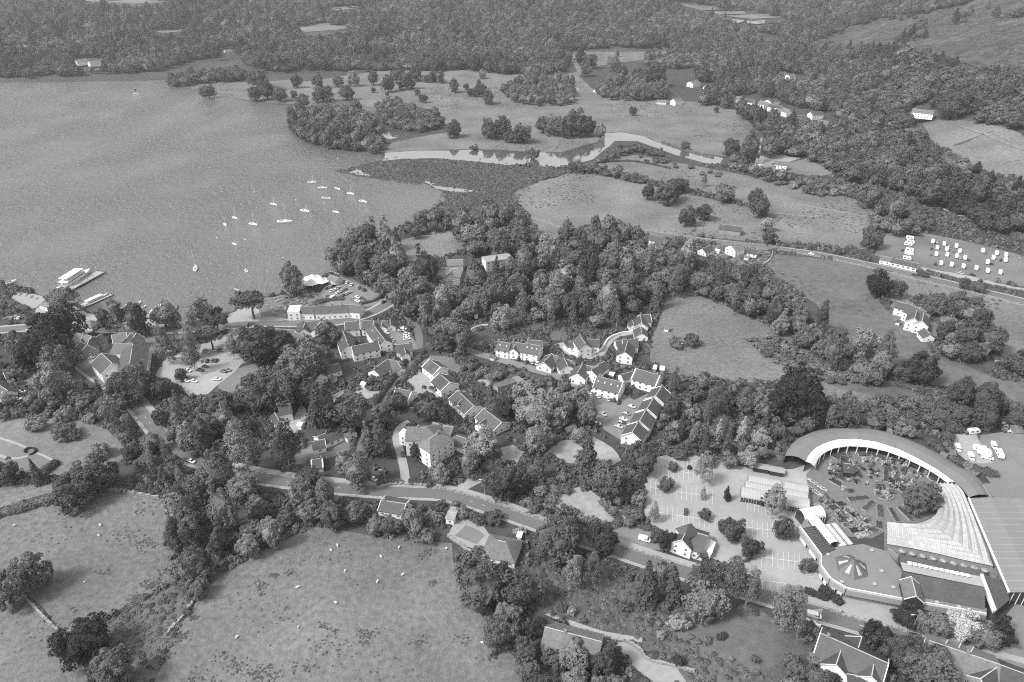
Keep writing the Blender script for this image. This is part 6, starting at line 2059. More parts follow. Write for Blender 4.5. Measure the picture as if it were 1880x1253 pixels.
# terrace tables on the deck: white square tops
_mb = MB()
_mb.box(-.75, .75, -.75, .75, .72, .8)
_mb.box(-.08, .08, -.08, .08, 0, .719)
_mb.box(-.4, .4, -.4, .4, -.02, .03)
TAB = _mb.mesh("cafe_table", M_TRIM)
for k in range(12):
    a = at(1670.5 + k * 9.7, 1034 + k * 2.05, 7.0)
    o = obj("cafe_table", TAB, None, None, (a.x, a.y, 6.22), g_.uniform(-.2, .2) + R(-12))
    tag(o, f"{ORD[k]} white square table from the left on the shop's roof deck", "table", "tables on the roof deck")
# parasols below the glasshouse edge
_mb = MB()
_mb.lathe([(.04, 0), (.04, 2.2)], 6)
PPOLE = _mb.mesh("pole", M_WOOD)
_mb = MB()
_mb.lathe([(1.2, 2.0), (.05, 2.5)], 8)
PCAN = _mb.mesh("canopy", M_STONEL)
for k in range(9):
    a = at(1655 + k * 19, 1014 + k * 4.4, 5.5)
    o = empty("parasol", (a.x, a.y, 4.12), k)
    tag(o, f"{ORD[k]} pale parasol from the left along the glasshouse's lower edge", "parasol", "parasols on the cafe terrace")
    obj("pole", PPOLE, None, o)
    obj("canopy", PCAN, None, o)
# round planter with flowers in the car park
p = at(1334, 917)
o = empty("round_planter", (p.x, p.y, .1))
tag(o, "round stone planter with pale flowers in the car park", "planter")
mb = MB()
mb.lathe([(1.5, 0), (1.6, .7), (1.3, .7), (1.3, .4)], 20)
mb.build("basin", M_STONE, o)
obj("flowers", plant_mesh("flowers", 2, 2, .7, 90, 71, .2), M_BLOSS, o, (0, 0, .5))
# ------------------------------------------------------------------ vehicles
def loft(mb, secs, mi=0):
    """closed loft through sections: each a list of points"""
    n = len(secs[0])
    vs = [p for s in secs for p in s]
    fs = []
    for i in range(len(secs) - 1):
        for k in range(n):
            k2 = (k + 1) % n
            fs.append((i * n + k, i * n + k2, (i + 1) * n + k2, (i + 1) * n + k))
    fs.append(tuple(reversed(range(n))))
    fs.append(tuple(range((len(secs) - 1) * n, len(secs) * n)))
    mb.add(vs, fs, mi)

def sec(x, w, z0, z1, r=.12):
    return [(x, -w + r, z0), (x, w - r, z0), (x, w, z0 + r), (x, w, z1 - r), (x, w - r, z1), (x, -w + r, z1), (x, -w, z1 - r), (x, -w, z0 + r)]

def car_meshes():
    mb = MB()
    loft(mb, [sec(-2.1, .72, .35, .80), sec(-1.95, .84, .25, .92), sec(-.9, .88, .22, .97), (sec(.7, .88, .22, .95)), sec(1.5, .86, .24, .86), sec(2.0, .80, .30, .74), sec(2.12, .66, .38, .64)])
    # roof panel and pillars
    loft(mb, [sec(-1.05, .60, 1.36, 1.44, .03), sec(-.5, .64, 1.40, 1.50, .04), sec(.25, .62, 1.38, 1.47, .04)])
    body = mb.mesh("body")
    mb = MB()
    loft(mb, [sec(-1.75, .66, .90, .96, .02), sec(-1.0, .66, .92, 1.37, .1), sec(.22, .65, .92, 1.39, .1), sec(1.05, .66, .90, .95, .02)])
    glass = mb.mesh("window_glass", M_GLASS)
    mb = MB()
    a = [(0 + .31 * math.cos(t), .31 * math.sin(t)) for t in [2 * math.pi * k / 12 for k in range(12)]]
    mb.add([(x, -.1, z) for x, z in a] + [(x, .1, z) for x, z in a], [tuple(range(12)), tuple(reversed(range(12, 24)))] + [(k, k + 12, (k + 1) % 12 + 12, (k + 1) % 12) for k in range(12)])
    wheel = mb.mesh("wheel", M_TYRE)
    return body, glass, wheel
CB, CG, CW = car_meshes()
def van_meshes():
    mb = MB()
    loft(mb, [sec(-2.5, .92, .35, 1.9), sec(-2.4, .96, .28, 2.05), sec(1.0, .96, .28, 2.05), sec(1.7, .94, .28, 1.25), sec(2.4, .88, .32, 1.0), sec(2.5, .75, .4, .85)])
    body = mb.mesh("body")
    mb = MB()
    loft(mb, [sec(1.02, .975, 1.3, 1.95, .05), sec(1.06, .975, 1.3, 1.93, .05), sec(1.72, .955, 1.27, 1.3, .01)])
    loft(mb, [sec(.1, .975, 1.3, 1.8, .05), sec(.9, .975, 1.3, 1.8, .05)])
    return body, mb.mesh("window_glass", M_GLASS)
VB, VG_ = van_meshes()
def caravan_meshes():
    mb = MB()
    def s2(x, z0, z1):
        return [(x, -1.1, z0), (x, 1.1, z0), (x, 1.12, z0 + .4), (x, 1.1, z1 - .15), (x, .9, z1), (x, -.9, z1), (x, -1.1, z1 - .15), (x, -1.12, z0 + .4)]
    loft(mb, [s2(-2.9, .8, 2.2), s2(-2.6, .45, 2.65), s2(2.2, .45, 2.65), s2(2.75, .6, 1.9), s2(2.9, .8, 1.2)])
    body = mb.mesh("body")
    mb = MB()
    mb.box(-.65, .65, -.03, .03, 0, .65)
    win = mb.mesh("window_glass", M_GLASS)
    mb = MB()
    mb.box(2.8, 4.2, -.06, .06, .45, .55)
    mb.box(4.1, 4.2, -.06, .06, .1, .45)
    hitch = mb.mesh("hitch", M_DARK)
    mb = MB()
    mb.box(-.5, .5, -.4, .4, 2.66, 2.74)
    hatch = mb.mesh("roof_hatch", mat("hatch_plastic", .3, var=.1))
    return body, win, hitch, hatch
KB, KW_, KH, KT = caravan_meshes()
PAINT = {"white": mat("paint_white", .78, var=.03, rough=.3, spec=.5), "silver": mat("paint_silver", .42, var=.03, rough=.3, spec=.6), "grey": mat("paint_grey", .18, var=.03, rough=.3, spec=.6),
         "dark": mat("paint_dark", .05, var=.03, rough=.25, spec=.6), "black": mat("paint_black", .02, var=.03, rough=.25, spec=.6)}

def heading(px, py, d):
    a, b = at(px, py), at(px + d[0], py + d[1])
    return math.atan2(b.y - a.y, b.x - a.x)

def vehicle(kind, px, py, d, paint, label, group=None, z=.16):
    p = at(px, py)
    nm, cat = {"car": ("car", "car"), "van": ("van", "van"), "caravan": ("caravan", "caravan"), "motorhome": ("motorhome", "motorhome")}[kind]
    o = empty(nm, (p.x, p.y, z), heading(px, py, d))
    tag(o, label, cat, group)
    m = PAINT[paint]
    vis(p.x, p.y, .8)
    if kind == "car":
        for me in (CB,):
            if not me.materials:
                me.materials.append(m)
        b = obj("body", CB, m, o)
        obj("window_glass", CG, None, o)
        for x in (-1.3, 1.35):
            for y in (-.78, .78):
                obj("wheel", CW, None, o, (x, y, .31))
    elif kind in ("van", "motorhome"):
        obj("body", VB, m, o)
        obj("window_glass", VG_, None, o)
        for x in (-1.6, 1.6):
            for y in (-.86, .86):
                obj("wheel", CW, None, o, (x, y, .31))
        if kind == "motorhome":
            obj("living_box", KB, m, o, (-.9, 0, .35))
            o.scale = (1.05, 1.05, 1.05)
    else:
        obj("body", KB, m, o)
        for x, y, rz in ((-1.4, -1.13, 0), (1.05, -1.13, 0), (-1.4, 1.13, 0), (1.05, 1.13, 0), (-2.86, 0, math.pi / 2)):
            obj("window_glass", KW_, None, o, (x, y, 1.35), rz)
        obj("hitch", KH, None, o)
        obj("roof_hatch", KT, None, o)
        for y in (-.95, .95):
            obj("wheel", CW, None, o, (-.1, y, .31))
    return o

def z_px(ox, oy, sc, pts):
    return [(ox + x / sc, oy + y / sc) for x, y in pts]

g_ = random.Random(21)
TON = ["white", "silver", "dark", "grey", "silver", "black", "white", "dark"]
def cars(pts, d, where, group, tones=None):
    pts = sorted(pts)
    for k, (x, y) in enumerate(pts):
        tone = (tones[k % len(tones)] if tones else TON[g_.randrange(len(TON))])
        n = len(pts)
        o_ = ["first", "second", "third", "fourth", "fifth", "sixth", "seventh", "eighth", "ninth", "tenth", "eleventh", "twelfth"]
        lb = f"{tone} car, {o_[k]} from the left {where}" if n > 1 else f"{tone} car {where}"
        vehicle("car", x, y, d if not callable(d) else d(k), tone, lb, group)
G1 = "cars in the tree-lined car park"
cars(z_px(300, 560, 5.697, [(430, 483), (545, 475), (592, 475), (638, 472)]), (8, -16), "in the row under the flat dark tree", G1, ["silver", "white", "grey", "white"])
cars(z_px(300, 560, 5.697, [(275, 605), (312, 603), (395, 597), (460, 597), (508, 590), (552, 592)]), (8, -16), "on the car park's middle island", G1, ["white", "dark", "silver", "black", "grey", "dark"])
cars(z_px(300, 560, 5.697, [(260, 697), (390, 692), (440, 655)]), (18, 4), "below the middle island", G1, ["white", "black", "dark"])
cars(z_px(300, 560, 5.697, [(243, 803), (322, 808)]), (18, 5), "at the small island's lower edge", G1, ["white", "white"])
cars(z_px(300, 560, 5.697, [(636, 706), (676, 692)]), (18, 4), "beside the car park lawn", G1, ["dark", "grey"])
cars(z_px(300, 560, 5.697, [(562, 788)]), (18, 0), "below the lawn at the car park edge", G1, ["white"])
cars(z_px(300, 560, 5.697, [(742, 272), (732, 432)]), (8, -16), "at the car park's right entrance", G1, ["silver", "white"])
cars(z_px(300, 560, 5.697, [(97, 567), (58, 490), (80, 470)]), (18, 2), "on the car park's left side", G1, ["white", "grey", "dark"])
G2 = "cars in the lakeside car park"
cars(z_px(480, 460, 5.697, [(690, 402), (718, 390), (752, 380)]), (14, -7), "in the upper lakeside row", G2, ["dark", "silver", "black"])
cars(z_px(480, 460, 5.697, [(740, 432), (775, 418), (805, 400)]), (14, -7), "in the second lakeside row", G2, ["white", "white", "silver"])
cars(z_px(480, 460, 5.697, [(806, 448), (845, 432), (876, 416)]), (14, -7), "in the third lakeside row", G2, ["white", "silver", "grey"])
cars(z_px(480, 460, 5.697, [(862, 478), (893, 464), (922, 450)]), (14, -7), "in the lowest lakeside row", G2, ["dark", "silver", "silver"])
cars(z_px(480, 460, 5.697, [(872, 338), (894, 344), (940, 368), (1005, 395), (1032, 402), (1056, 412), (1080, 424)]), (6, -12), "along the lakeside fence", G2)
cars(z_px(480, 460, 5.697, [(960, 522), (1005, 500), (1003, 537), (1056, 512), (700, 492)]), (14, 5), "near the lakeside exit", G2)
vehicle("van", *z_px(480, 460, 5.697, [(752, 502)])[0], (14, -8), "white", "white van parked behind the long inn", G2)
G3 = "cars in the courtyard car park"
cars(z_px(480, 460, 5.697, [(1312, 868), (1366, 938), (1382, 984)]), (12, 8), "against the courtyard's right range", G3, ["white", "silver", "white"])
cars(z_px(480, 460, 5.697, [(1518, 885), (1520, 910), (1524, 935)]), (16, -2), "along the courtyard car park fence", G3, ["white", "white", "white"])
cars(z_px(480, 460, 5.697, [(1446, 848), (1488, 828), (1498, 852)]), (16, 4), "at the courtyard car park's top", G3, ["dark", "white", "dark"])
cars(z_px(480, 460, 5.697, [(1270, 1082)]), (16, -6), "below the right courtyard gable", G3, ["black"])
cars(z_px(480, 460, 5.697, [(1542, 1146)]), (16, 2), "in front of the white cottage with bay", G3, ["black"])
cars(z_px(480, 460, 5.697, [(706, 990)]), (12, 4), "beneath the dark courtyard tree", G3, ["grey"])
G4 = "cars beside the stepped terrace"
cars(z_px(880, 560, 4.5575, [(945, 738), (1010, 770), (1090, 796), (1128, 802), (1168, 822)]), (5, -10), "below the long slate roof", G4, ["white", "white", "silver", "dark", "black"])
cars(z_px(880, 560, 4.5575, [(1275, 858), (1232, 917), (1205, 965), (1190, 988), (1168, 1026)]), (12, 4), "along the stepped terrace", G4, ["silver", "dark", "white", "grey", "silver"])
cars(z_px(880, 560, 4.5575, [(1038, 922)]), (12, 7), "at the turning circle by the terrace", G4, ["silver"])
cars(z_px(880, 560, 4.5575, [(982, 1002)]), (14, 2), "lowest in the terrace yard", G4, ["white"])
cars(z_px(880, 560, 4.5575, [(890, 672)]), (5, -10), "beside the close's white gable", G4, ["grey"])
G5 = "cars along the close"
cars(z_px(880, 560, 4.5575, [(295, 447), (328, 460), (392, 486), (452, 487), (486, 496)]), (8, -9), "in front of the close's upper row", G5, ["white", "black", "dark", "silver", "white"])
vehicle("car", 352, 849, (14, 6), "white", "white car driving round the road bend below the wood")
vehicle("car", 687, 882, (10, 6), "white", "white car waiting at the lane's end by the road")
vehicle("car", 791, 894, (14, -1), "dark", "dark car on the road before the villa's gate")
vehicle("van", 1183, 993, (14, 4), "white", "white van on the gravel left of the gabled house")
vehicle("van", 1494, 1133, (16, 4), "white", "white van driving on the road beside the willow")
vehicle("car", 740, 836, (0, 14), "dark", "dark car on the white villa's drive")
vehicle("car", 512, 784, (5, 12), "dark", "dark car beside the cottage drive")
vehicle("car", 41, 721, (14, -1), "white", "upper white car beside the left edge house")
vehicle("car", 38, 730, (14, 1), "black", "black car beside the left edge house")
vehicle("car", 33, 735, (14, -1), "white", "lower white car beside the left edge house")
vehicle("car", 143, 660, (12, -4), "white", "white car parked before the many-gabled hotel")
vehicle("car", 151, 657, (6, 8), "white", "white car leaving the many-gabled hotel's yard")
vehicle("car", 792, 523, (8, 2), "white", "white car at the hidden hotel's drive")
vehicle("motorhome", 874, 584, (1, 12), "white", "white motorhome parked in the woodland clearing")
vehicle("car", 866, 588, (1, 10), "black", "black car beside the woodland motorhome")
vehicle("car", 704, 556, (9, -6), "dark", "dark car on the shore road bend")
vehicle("car", 1259, 942, (1, -16), "dark", "dark pickup-like car alone in the garden centre car park")
vehicle("car", 1489, 462 + 6, (12, 2), "white", "white car on the valley road")
cars([(20, 588), (34, 586), (48, 584)], (3, -8), "on the quay beside the left terrace hedge", "cars on the quay", ["grey", "white", "dark"])
cars([(84, 578), (92, 584), (100, 590)], (12, -3), "on the quay below the pier office", "cars on the quay", ["silver", "white", "dark"])
cars([(188, 601), (214, 602), (262, 603), (330, 602)], (14, 0), "along the shore road below the quay trees", "cars on the shore road", ["dark", "white", "silver", "grey"])
cars([(155, 646), (163, 652), (170, 658)], (9, -3), "in the many-gabled hotel's yard", "cars in the hotel yard", ["dark", "silver", "white"])
G6 = "cars beside the caravan field"
cars(z_px(1580, 410, 6.267, [(620, 604), (1150, 585), (1285, 603), (935, 548)]), (14, 3), "along the road by the caravan field", G6, ["dark", "grey", "silver", "black"])
# caravan field
CV = z_px(1580, 410, 6.267, [(565, 185), (570, 232), (545, 258), (560, 325), (565, 370), (530, 420)])
for k, (x, y) in enumerate(CV):
    vehicle("caravan" if k != 4 else "motorhome", x, y, (10, 1.5), "white", f"{ORD[k]} white {'caravan' if k != 4 else 'motorhome'} from the top in the left stack of the field", "caravans in the left stack", z=.05)
CV2 = z_px(1580, 410, 6.267, [(825, 228), (955, 256), (1095, 280), (875, 300), (985, 316), (1135, 340), (865, 376), (990, 380), (1100, 396), (1195, 415), (1400, 335), (1560, 362), (1520, 415), (1665, 382), (1660, 440), (1455, 466), (920, 480), (1040, 496), (1175, 516), (1325, 534), (1455, 566), (1600, 584)])
rows = {0: "top row", 1: "second row", 2: "third row", 3: "bottom row"}
rsplit = [[0, 1, 2], [3, 4, 5], [6, 7, 8, 9], [16, 17, 18, 19, 20, 21], [10, 11, 12, 13, 14, 15]]
rname = ["top row of the field's middle", "second row of the field's middle", "third row of the field's middle", "bottom row of the field", "cluster at the field's right"]
for ids, rn in zip(rsplit, rname):
    ids = sorted(ids, key=lambda i: CV2[i][0])
    for k, i in enumerate(ids):
        vehicle("caravan", CV2[i][0], CV2[i][1], (g_.uniform(-1.0, 1.2), -10), "white", f"{ORD[k]} white caravan from the left in the {rn}", "caravans pitched in the field", z=.05)
cars(z_px(1580, 410, 6.267, [(880, 228), (815, 302), (1015, 274), (810, 368), (1070, 338), (1145, 410), (1240, 433), (860, 478), (1610, 433), (480, 318), (1505, 475), (1430, 352)]), (2, -9), "among the caravans", "cars among the caravans", ["dark", "grey", "dark", "black", "silver", "silver", "grey", "silver"])
# yard behind the garden centre
G7 = "vehicles in the yard behind the garden centre"
for k, (x, y, d, kd, lb) in enumerate([(1786, 796, (12, -1), "caravan", "white caravan under the tree at the yard's top"), (1798, 828, (10, 2), "caravan", "upper white caravan beside the yard fence"), (1809, 836, (12, 2), "motorhome", "white motorhome beside the yard fence"),
                                       (1812, 843, (12, 3), "van", "white van below the yard's motorhome"), (1824, 822, (5, 10), "van", "long white van at the yard's right fence"), (1834, 838, (5, 10), "caravan", "white caravan at the yard's right fence"), (1782, 842, (4, 8), "van", "white van beside the bins of the yard"),
                                       (1842, 782, (8, 2), "car", "silver car at the yard's far end"), (1848, 792, (8, 2), "car", "white car at the yard's far end"), (1758, 826, (4, 10), "van", "white van against the yard's left hedge")]):
    vehicle(kd, x, y, d, "white" if "silver" not in lb else "silver", lb, G7)
# sheds and containers of the yard
for (x0, y0, x1, y1, lb, rm_) in [(1807, 776, 1820, 779, "white flat shed roof among the yard's trees", M_POLY), (1866, 781, 1874, 795, "grey container at the yard's far right", M_SLATE2), (1747, 828, 1754, 829, "small shed at the horseshoe roof's outside", M_SLATE2), (1728, 831, 1740, 836, "low pale-roofed shed outside the horseshoe roof", M_SLATE2),
                                  (1630, 788, 1637, 789, "tiny shed above the horseshoe roof", M_SLATE2), (1576, 783, 1596, 784, "narrow shed behind the horseshoe roof's top", M_SLATE2), (1698, 763, 1712, 766, "white-topped hut in the bushes behind the roof", M_POLY), (1200, 672, 1206, 673, "left white garden shed beside the hill field", M_POLY), (1212, 674, 1220, 675, "right white garden shed beside the hill field", M_POLY)]:
    hs("shed", lb, "shed", [q(x0, y0, x1, y1, 4.5, 2.6, .6, rm=rm_, wm=M_CONC, win=False, ridge=False)], group="small sheds")

for (x, y, lb, rm_) in [(598, 655, "small shed beside the gravel yard below the cream inn", M_SLATE), (612, 692, "garden shed below the white house with dark gable", M_SLATE2), (668, 702, "little greenhouse-like shed in the garden below the courtyard", M_POLY), (652, 772, "pale shed behind the long low bungalow", M_SLATE2),
                        (1010, 702, "shed below the close's road bend", M_SLATE), (1124, 684, "pale garden shed between the broad slate houses", M_POLY), (1236, 692, "shed at the top of the terrace gardens", M_SLATE), (905, 652, "small garage at the close's left end", M_SLATE), (862, 724, "garden shed above the third house of the stepping row", M_SLATE2), (552, 776, "white hut at the end of the cottage drive", M_POLY),
                        (842, 800, "low slate shed right of the villa's stone wing", M_SLATE), (1318, 458, "white hut in the roadside gardens", M_POLY), (1372, 470, "shed among the roadside garden parking", M_SLATE2), (1225, 600, "stone field hut in the hill field's corner", M_SLATE2), (1650, 588, "low outbuilding left of the big white house", M_SLATE), (955, 978, "pale summerhouse below the main road", M_POLY)]:
    hs("shed", lb, "shed", [q(x - 4, y - 1, x + 4, y + 1, 3.2, 2.2, .8, rm=rm_, wm=M_CREAM, win=False, ridge=False, novis=True)], group="small sheds")
# vents on the garden centre's roofs
_mb = MB()
_mb.box(-.5, .5, -.5, .5, -.1, .55)
_mb.box(-.62, .62, -.62, .62, .551, .66)
VENT = _mb.mesh("roof_vent", M_METAL)
for x, y, z in ((1520, 1020, 5.0), (1545, 1070, 5.0), (1600, 1012, 5.0), (1618, 1050, 5.0), (1640, 1080, 5.0), (1605, 1074, 5.0), (1720, 1108, 5.0), (1760, 1116, 5.0)):
    a = at(x, y, z)
    obj("roof_vent", VENT, None, gc, (a.x - O.x, a.y - O.y, z))
A, u, v, Lh = HALL
for k in range(14):
    t = (k + .5) / 14
    c0 = A + u * (Lh * t) - O
    mb = MB()
    n = 12
    for j in range(n):
        t0, t1 = j / n, (j + 1) / n
        p0, p1 = c0 + v * (W_HALL * t0), c0 + v * (W_HALL * t1)
        z0_, z1_ = 6.04 + 4.5 * math.sin(math.pi * t0), 6.04 + 4.5 * math.sin(math.pi * t1)
        mb.add([(p0.x - u.x * .06, p0.y - u.y * .06, z0_), (p0.x + u.x * .06, p0.y + u.y * .06, z0_), (p1.x + u.x * .06, p1.y + u.y * .06, z1_), (p1.x - u.x * .06, p1.y - u.y * .06, z1_)], [(0, 1, 2, 3)])
    mb.build("roof_seam", M_METAL, gc)

# ------------------------------------------------------------------ boats
def boat_hull(L, B, fb, m=None):
    mb = MB()
    secs = []
    for t in (0, .12, .35, .6, .8, .93, 1.0):
        x = -L / 2 + L * t
        w_ = B / 2 * (.72 + .28 * math.sin(min(t / .4, 1) * math.pi / 2)) * (1 if t < .45 else max(.03, 1 - ((t - .45) / .55) ** 2.0))
        z = fb * (1 + .25 * t * t)
        secs.append([(x, -w_, z), (x, -w_ * .8, .05), (x, 0, -.35 * (1 - t * .5)), (x, w_ * .8, .05), (x, w_, z)])
    loft(mb, secs)
    return mb.mesh("hull")

def sailboat(px, py, d, L, mast, label, cabin=True, tone="white", boom=True):
    p = at(px, py)
    o = empty("sailing_boat" if mast else "motor_boat", (p.x, p.y, .1), heading(px, py, d))
    tag(o, label, "boat", "boats moored in the bay")
    obj("hull", boat_hull(L, L * .32, L * .10), PAINT[tone], o)
    if cabin:
        mb = MB()
        loft(mb, [sec(-L * .05, L * .09, L * .09, L * .155, .05), sec(L * .12, L * .09, L * .10, L * .16, .05), sec(L * .26, L * .05, L * .11, L * .13, .02)])
        mb.build("cabin", PAINT["white"] if mast else PAINT["grey"], o)
    mb = MB()
    mb.box(-L * .38, -L * .08, -L * .09, L * .09, L * .105, L * .112)
    mb.build("cockpit", PAINT["grey"], o)
    if mast:
        mb = MB()
        mb.tube([(L * .10, 0, L * .1), (L * .10, 0, mast)], [.11, .07], 6)
        mb.build("mast", M_TRIM, o)
        mb = MB()
        mb.tube([(L * .10, 0, L * .22), (-L * .34, 0, L * .20)], .16, 6)
        mb.build("boom", PAINT["silver"], o)
        mb = MB()
        mb.tube([(L * .10, 0, mast), (L * .49, 0, L * .13)], .035, 4)
        mb.build("forestay", M_TRIM, o)
    return o
for x, y, d, L, ms, lb, tn in [
    (1190, 264, (10, .3), 9, 11, "topmost white sailing boat of the moored fleet", "white"), (1280, 312, (10, .3), 9.5, 12, "sailing boat right below the topmost one", "white"), (1410, 317, (8, 3), 8, 0, "mastless white boat at the fleet's upper right", "white"),
    (1522, 361, (9, 2), 8.5, 9, "second sailing boat from the right", "white"), (1628, 429, (10, 2), 9, 10, "rightmost sailing boat of the fleet", "white"), (1312, 399, (10, 1), 9, 0, "mastless motor boat in the middle of the fleet", "white"),
    (858, 453, (9, 2), 8, 10, "sailing boat left of the fleet's middle", "white"), (1130, 510, (10, 2), 10, 7, "short-masted sailing boat below the fleet's middle", "white"), (1395, 521, (8, 2), 7.5, 4, "small boat with stub mast at the lower right", "white"),
    (525, 571, (8, 3), 7.5, 10, "sailing boat upper left of the lower group", "white"), (440, 630, (5, 5), 7, 8, "leftmost boat of the fleet seen end-on", "white"), (683, 626, (10, 2), 9, 11, "sailing boat second in the lower row", "white"),
    (955, 605, (12, 0), 13, 18, "largest sailing boat with the tallest mast", "white"), (520, 797, (7, 3), 6, 5, "small boat alone below the fleet", "white"), (183, 1008, (2, -10), 9.5, 15, "sailing boat lying bow away near the shore", "white"), (620, 1026, (-3, -6), 6, 0, "small mastless boat near the shore", "white")]:
    px_, py_ = 320 + x / 4.7, 280 + y / 4.7
    sailboat(px_, py_, d, L, ms, lb)
for k, (x, y, d, L, tn, lb) in enumerate([(283, 572, (6, -7), 10, "white", "white cabin cruiser moored bow out at the quay"), (291, 566, (6, -7), 9, "white", "second white cruiser at the quay"), (276, 580, (6, -7), 7, "silver", "smaller pale boat nearest the quay wall"), (324, 565, (2, -8), 7, "dark", "dark launch moored on its own beside the quay"),
                                          (228, 564, (6, -3), 6, "white", "white dinghy at the shore behind the trees"), (262, 566, (6, -3), 6, "white", "second dinghy behind the shore trees"), (14, 522, (7, -2), 12, "white", "white cruiser at the left edge jetty"), (618, 508, (8, 5), 6, "dark", "dark boat drawn up beside the boat shed"), (38, 541, (4, -5), 4.5, "grey", "first rowing boat drawn up on the left terrace"), (48, 543, (4, -5), 4.5, "silver", "second rowing boat drawn up on the left terrace"), (58, 546, (4, -5), 4.5, "grey", "third rowing boat drawn up on the left terrace"), (67, 549, (4, -5), 4.5, "silver", "fourth rowing boat drawn up on the left terrace"), (150, 566, (7, -3), 7, "white", "white boat at the foot of the narrow jetty"), (240, 568, (6, -4), 7, "silver", "pale boat between the shore trees"), (253, 560, (6, -5), 8, "white", "white boat lying off the shore trees"), (28, 526, (6, 2), 5, "grey", "small boat beside the left edge jetty")]):
    sailboat(x, y, d, L, 0, lb, tone=tn)
for k, (x, y) in enumerate([(543, 368), (595, 375), (398, 437), (450, 441), (467, 353), (520, 474), (620, 292)]):
    p = at(x, y)
    mb = MB()
    mb.lathe([(.1, -.2), (.45, 0), (.5, .3), (.2, .55), (.05, .6)], 10)
    o = mb.build("mooring_buoy", PAINT["white"], None, (p.x, p.y, .05))
    tag(o, ["buoy just left of the mastless motor boat", "buoy below the mastless motor boat", "buoy left of the small lone boat", "buoy right of the small lone boat", "buoy above the largest sailing boat", "buoy between fleet and wooded point", "buoy near the river mouth"][k], "buoy", "mooring buoys")

# steamer
a, b = at(112, 534), at(166, 499)
d = b - a
L = d.length
st = empty("steamer", ((a.x + b.x) / 2, (a.y + b.y) / 2, .05), math.atan2(d.y, d.x))
tag(st, "white passenger steamer lying along the long pier", "ferry")
obj("hull", boat_hull(L, 8.2, 2.0), PAINT["white"], st)
def deck(nm, x0, x1, w_, z0, z1, m):
    mb = MB()
    mb.box(x0, x1, -w_, w_, z0, z1)
    return mb.build(nm, m, st)
deck("main_deck", -L * .46, L * .30, 3.3, 2.05, 2.2, M_WOOD)
deck("saloon", -L * .34, L * .24, 2.9, 2.201, 4.5, PAINT["white"])
deck("upper_deck", -L * .40, L * .27, 3.3, 4.501, 4.65, PAINT["white"])
deck("upper_saloon", -L * .26, L * .14, 2.4, 4.651, 6.7, PAINT["silver"])
deck("top_canopy", -L * .36, L * .20, 3.2, 6.701, 6.9, PAINT["white"])
deck("wheelhouse", L * .145, L * .22, 1.8, 4.651, 6.69, PAINT["white"])
for s in (-1, 1):
    for k in range(14):
        x = -L * .32 + k * L * .039
        mb = MB()
        mb.box(-.42, .42, -.03, .03, 0, 1.0)
        o = mb.build("window", M_GLASS, st, (x, s * 2.93, 3.0))
    mb = MB()
    mb.box(-L * .44, L * .28, s * 3.25 - .04, s * 3.25 + .04, 5.6, 5.68)
    for k in range(15):
        x = -L * .44 + k * L * .72 / 14
        mb.box(x - .04, x + .04, s * 3.25 - .035, s * 3.25 + .035, 4.651, 5.599)
    mb.build("railing", M_TRIM, st)
mb = MB()
mb.tube([(L * .30, 0, 2.2), (L * .30, 0, 8.5)], [.1, .06], 6)
mb.build("mast", M_TRIM, st)

def pier(p0, p1, W, z, label, step=3.0, posts=True, m=M_WOOD):
    a, b = at(*p0), at(*p1)
    d = b - a
    L = d.length
    o = empty("pier", (a.x, a.y, 0), math.atan2(d.y, d.x))
    tag(o, label, "pier")
    n = int(L / 1.2)
    mb = MB()
    mb.box(0, 1.12, -W / 2, W / 2, z - .18, z)
    me = mb.mesh("deck_plank", m)
    for k in range(n):
        obj("deck_plank", me, None, o, (k * 1.2, 0, 0))
    for s in (-1, 1):
        mb = MB()
        mb.box(0, L, s * (W / 2 - .2) - .15, s * (W / 2 - .2) + .15, z - .5, z - .181)
        mb.build("beam", M_DARK, o)
    mb = MB()
    mb.tube([(0, 0, -1), (0, 0, z + .35)], .2, 6)
    pm = mb.mesh("pile", M_DARK)
    for k in range(int(L / step) + 1):
        for s in (-1, 1):
            obj("pile", pm, None, o, (min(k * step, L - .3), s * (W / 2 - .05), 0))
    return o
pier((110, 543), (188, 501), 7.0, 1.4, "long broad steamer pier running out into the lake")
pier((141, 572), (208, 542), 2.4, .9, "narrow jetty beside the steamer pier")
pier((430, 532), (455, 541), 2.2, .7, "short lone jetty right of the beer garden trees")
pier((606, 500), (625, 506), 2.0, .6, "little jetty beside the boat shed")
pier((254, 596), (277, 577), 2.0, .6, "jetty behind the shore trees")
pier((733, 235), (757, 233), 2.5, .7, "upper jetty in the island pond")
pier((738, 240), (765, 237), 2.5, .7, "lower jetty in the island pond")
# launch at the jetty
a = at(176, 552)
o = empty("passenger_launch", (a.x, a.y, .1), heading(141, 572, (67, -30)))
tag(o, "covered white passenger launch beside the narrow jetty", "boat")
obj("hull", boat_hull(20, 4.2, 1.0), PAINT["silver"], o)
mb = MB()
mb.box(-7, 5, -1.7, 1.7, 2.3, 2.45)
mb.build("canopy", PAINT["white"], o)
for s in (-1, 1):
    for k in range(6):
        mb = MB()
        mb.box(-.05, .05, -.05, .05, 1.0, 2.3)
        mb.build("post", M_TRIM, o, (-6.8 + k * 2.3, s * 1.6, 0))
# navigation mark far out on the lake
p = at(250, 172)
o = empty("navigation_mark", (p.x, p.y, 0))
tag(o, "dark rock with marker post far out on the lake", "marker")
mb = MB()
mb.lathe([(6, -.2), (4.5, .5), (2.0, 1.2), (.3, 1.6)], 9)
mb.build("rock", M_STONE, o)
mb = MB()
mb.tube([(0, 0, 1), (0, 0, 6)], .4, 6)
mb.lathe([(1.5, 5), (1.5, 6.5), (.2, 7)], 8)
mb.build("post", M_DARK, o)

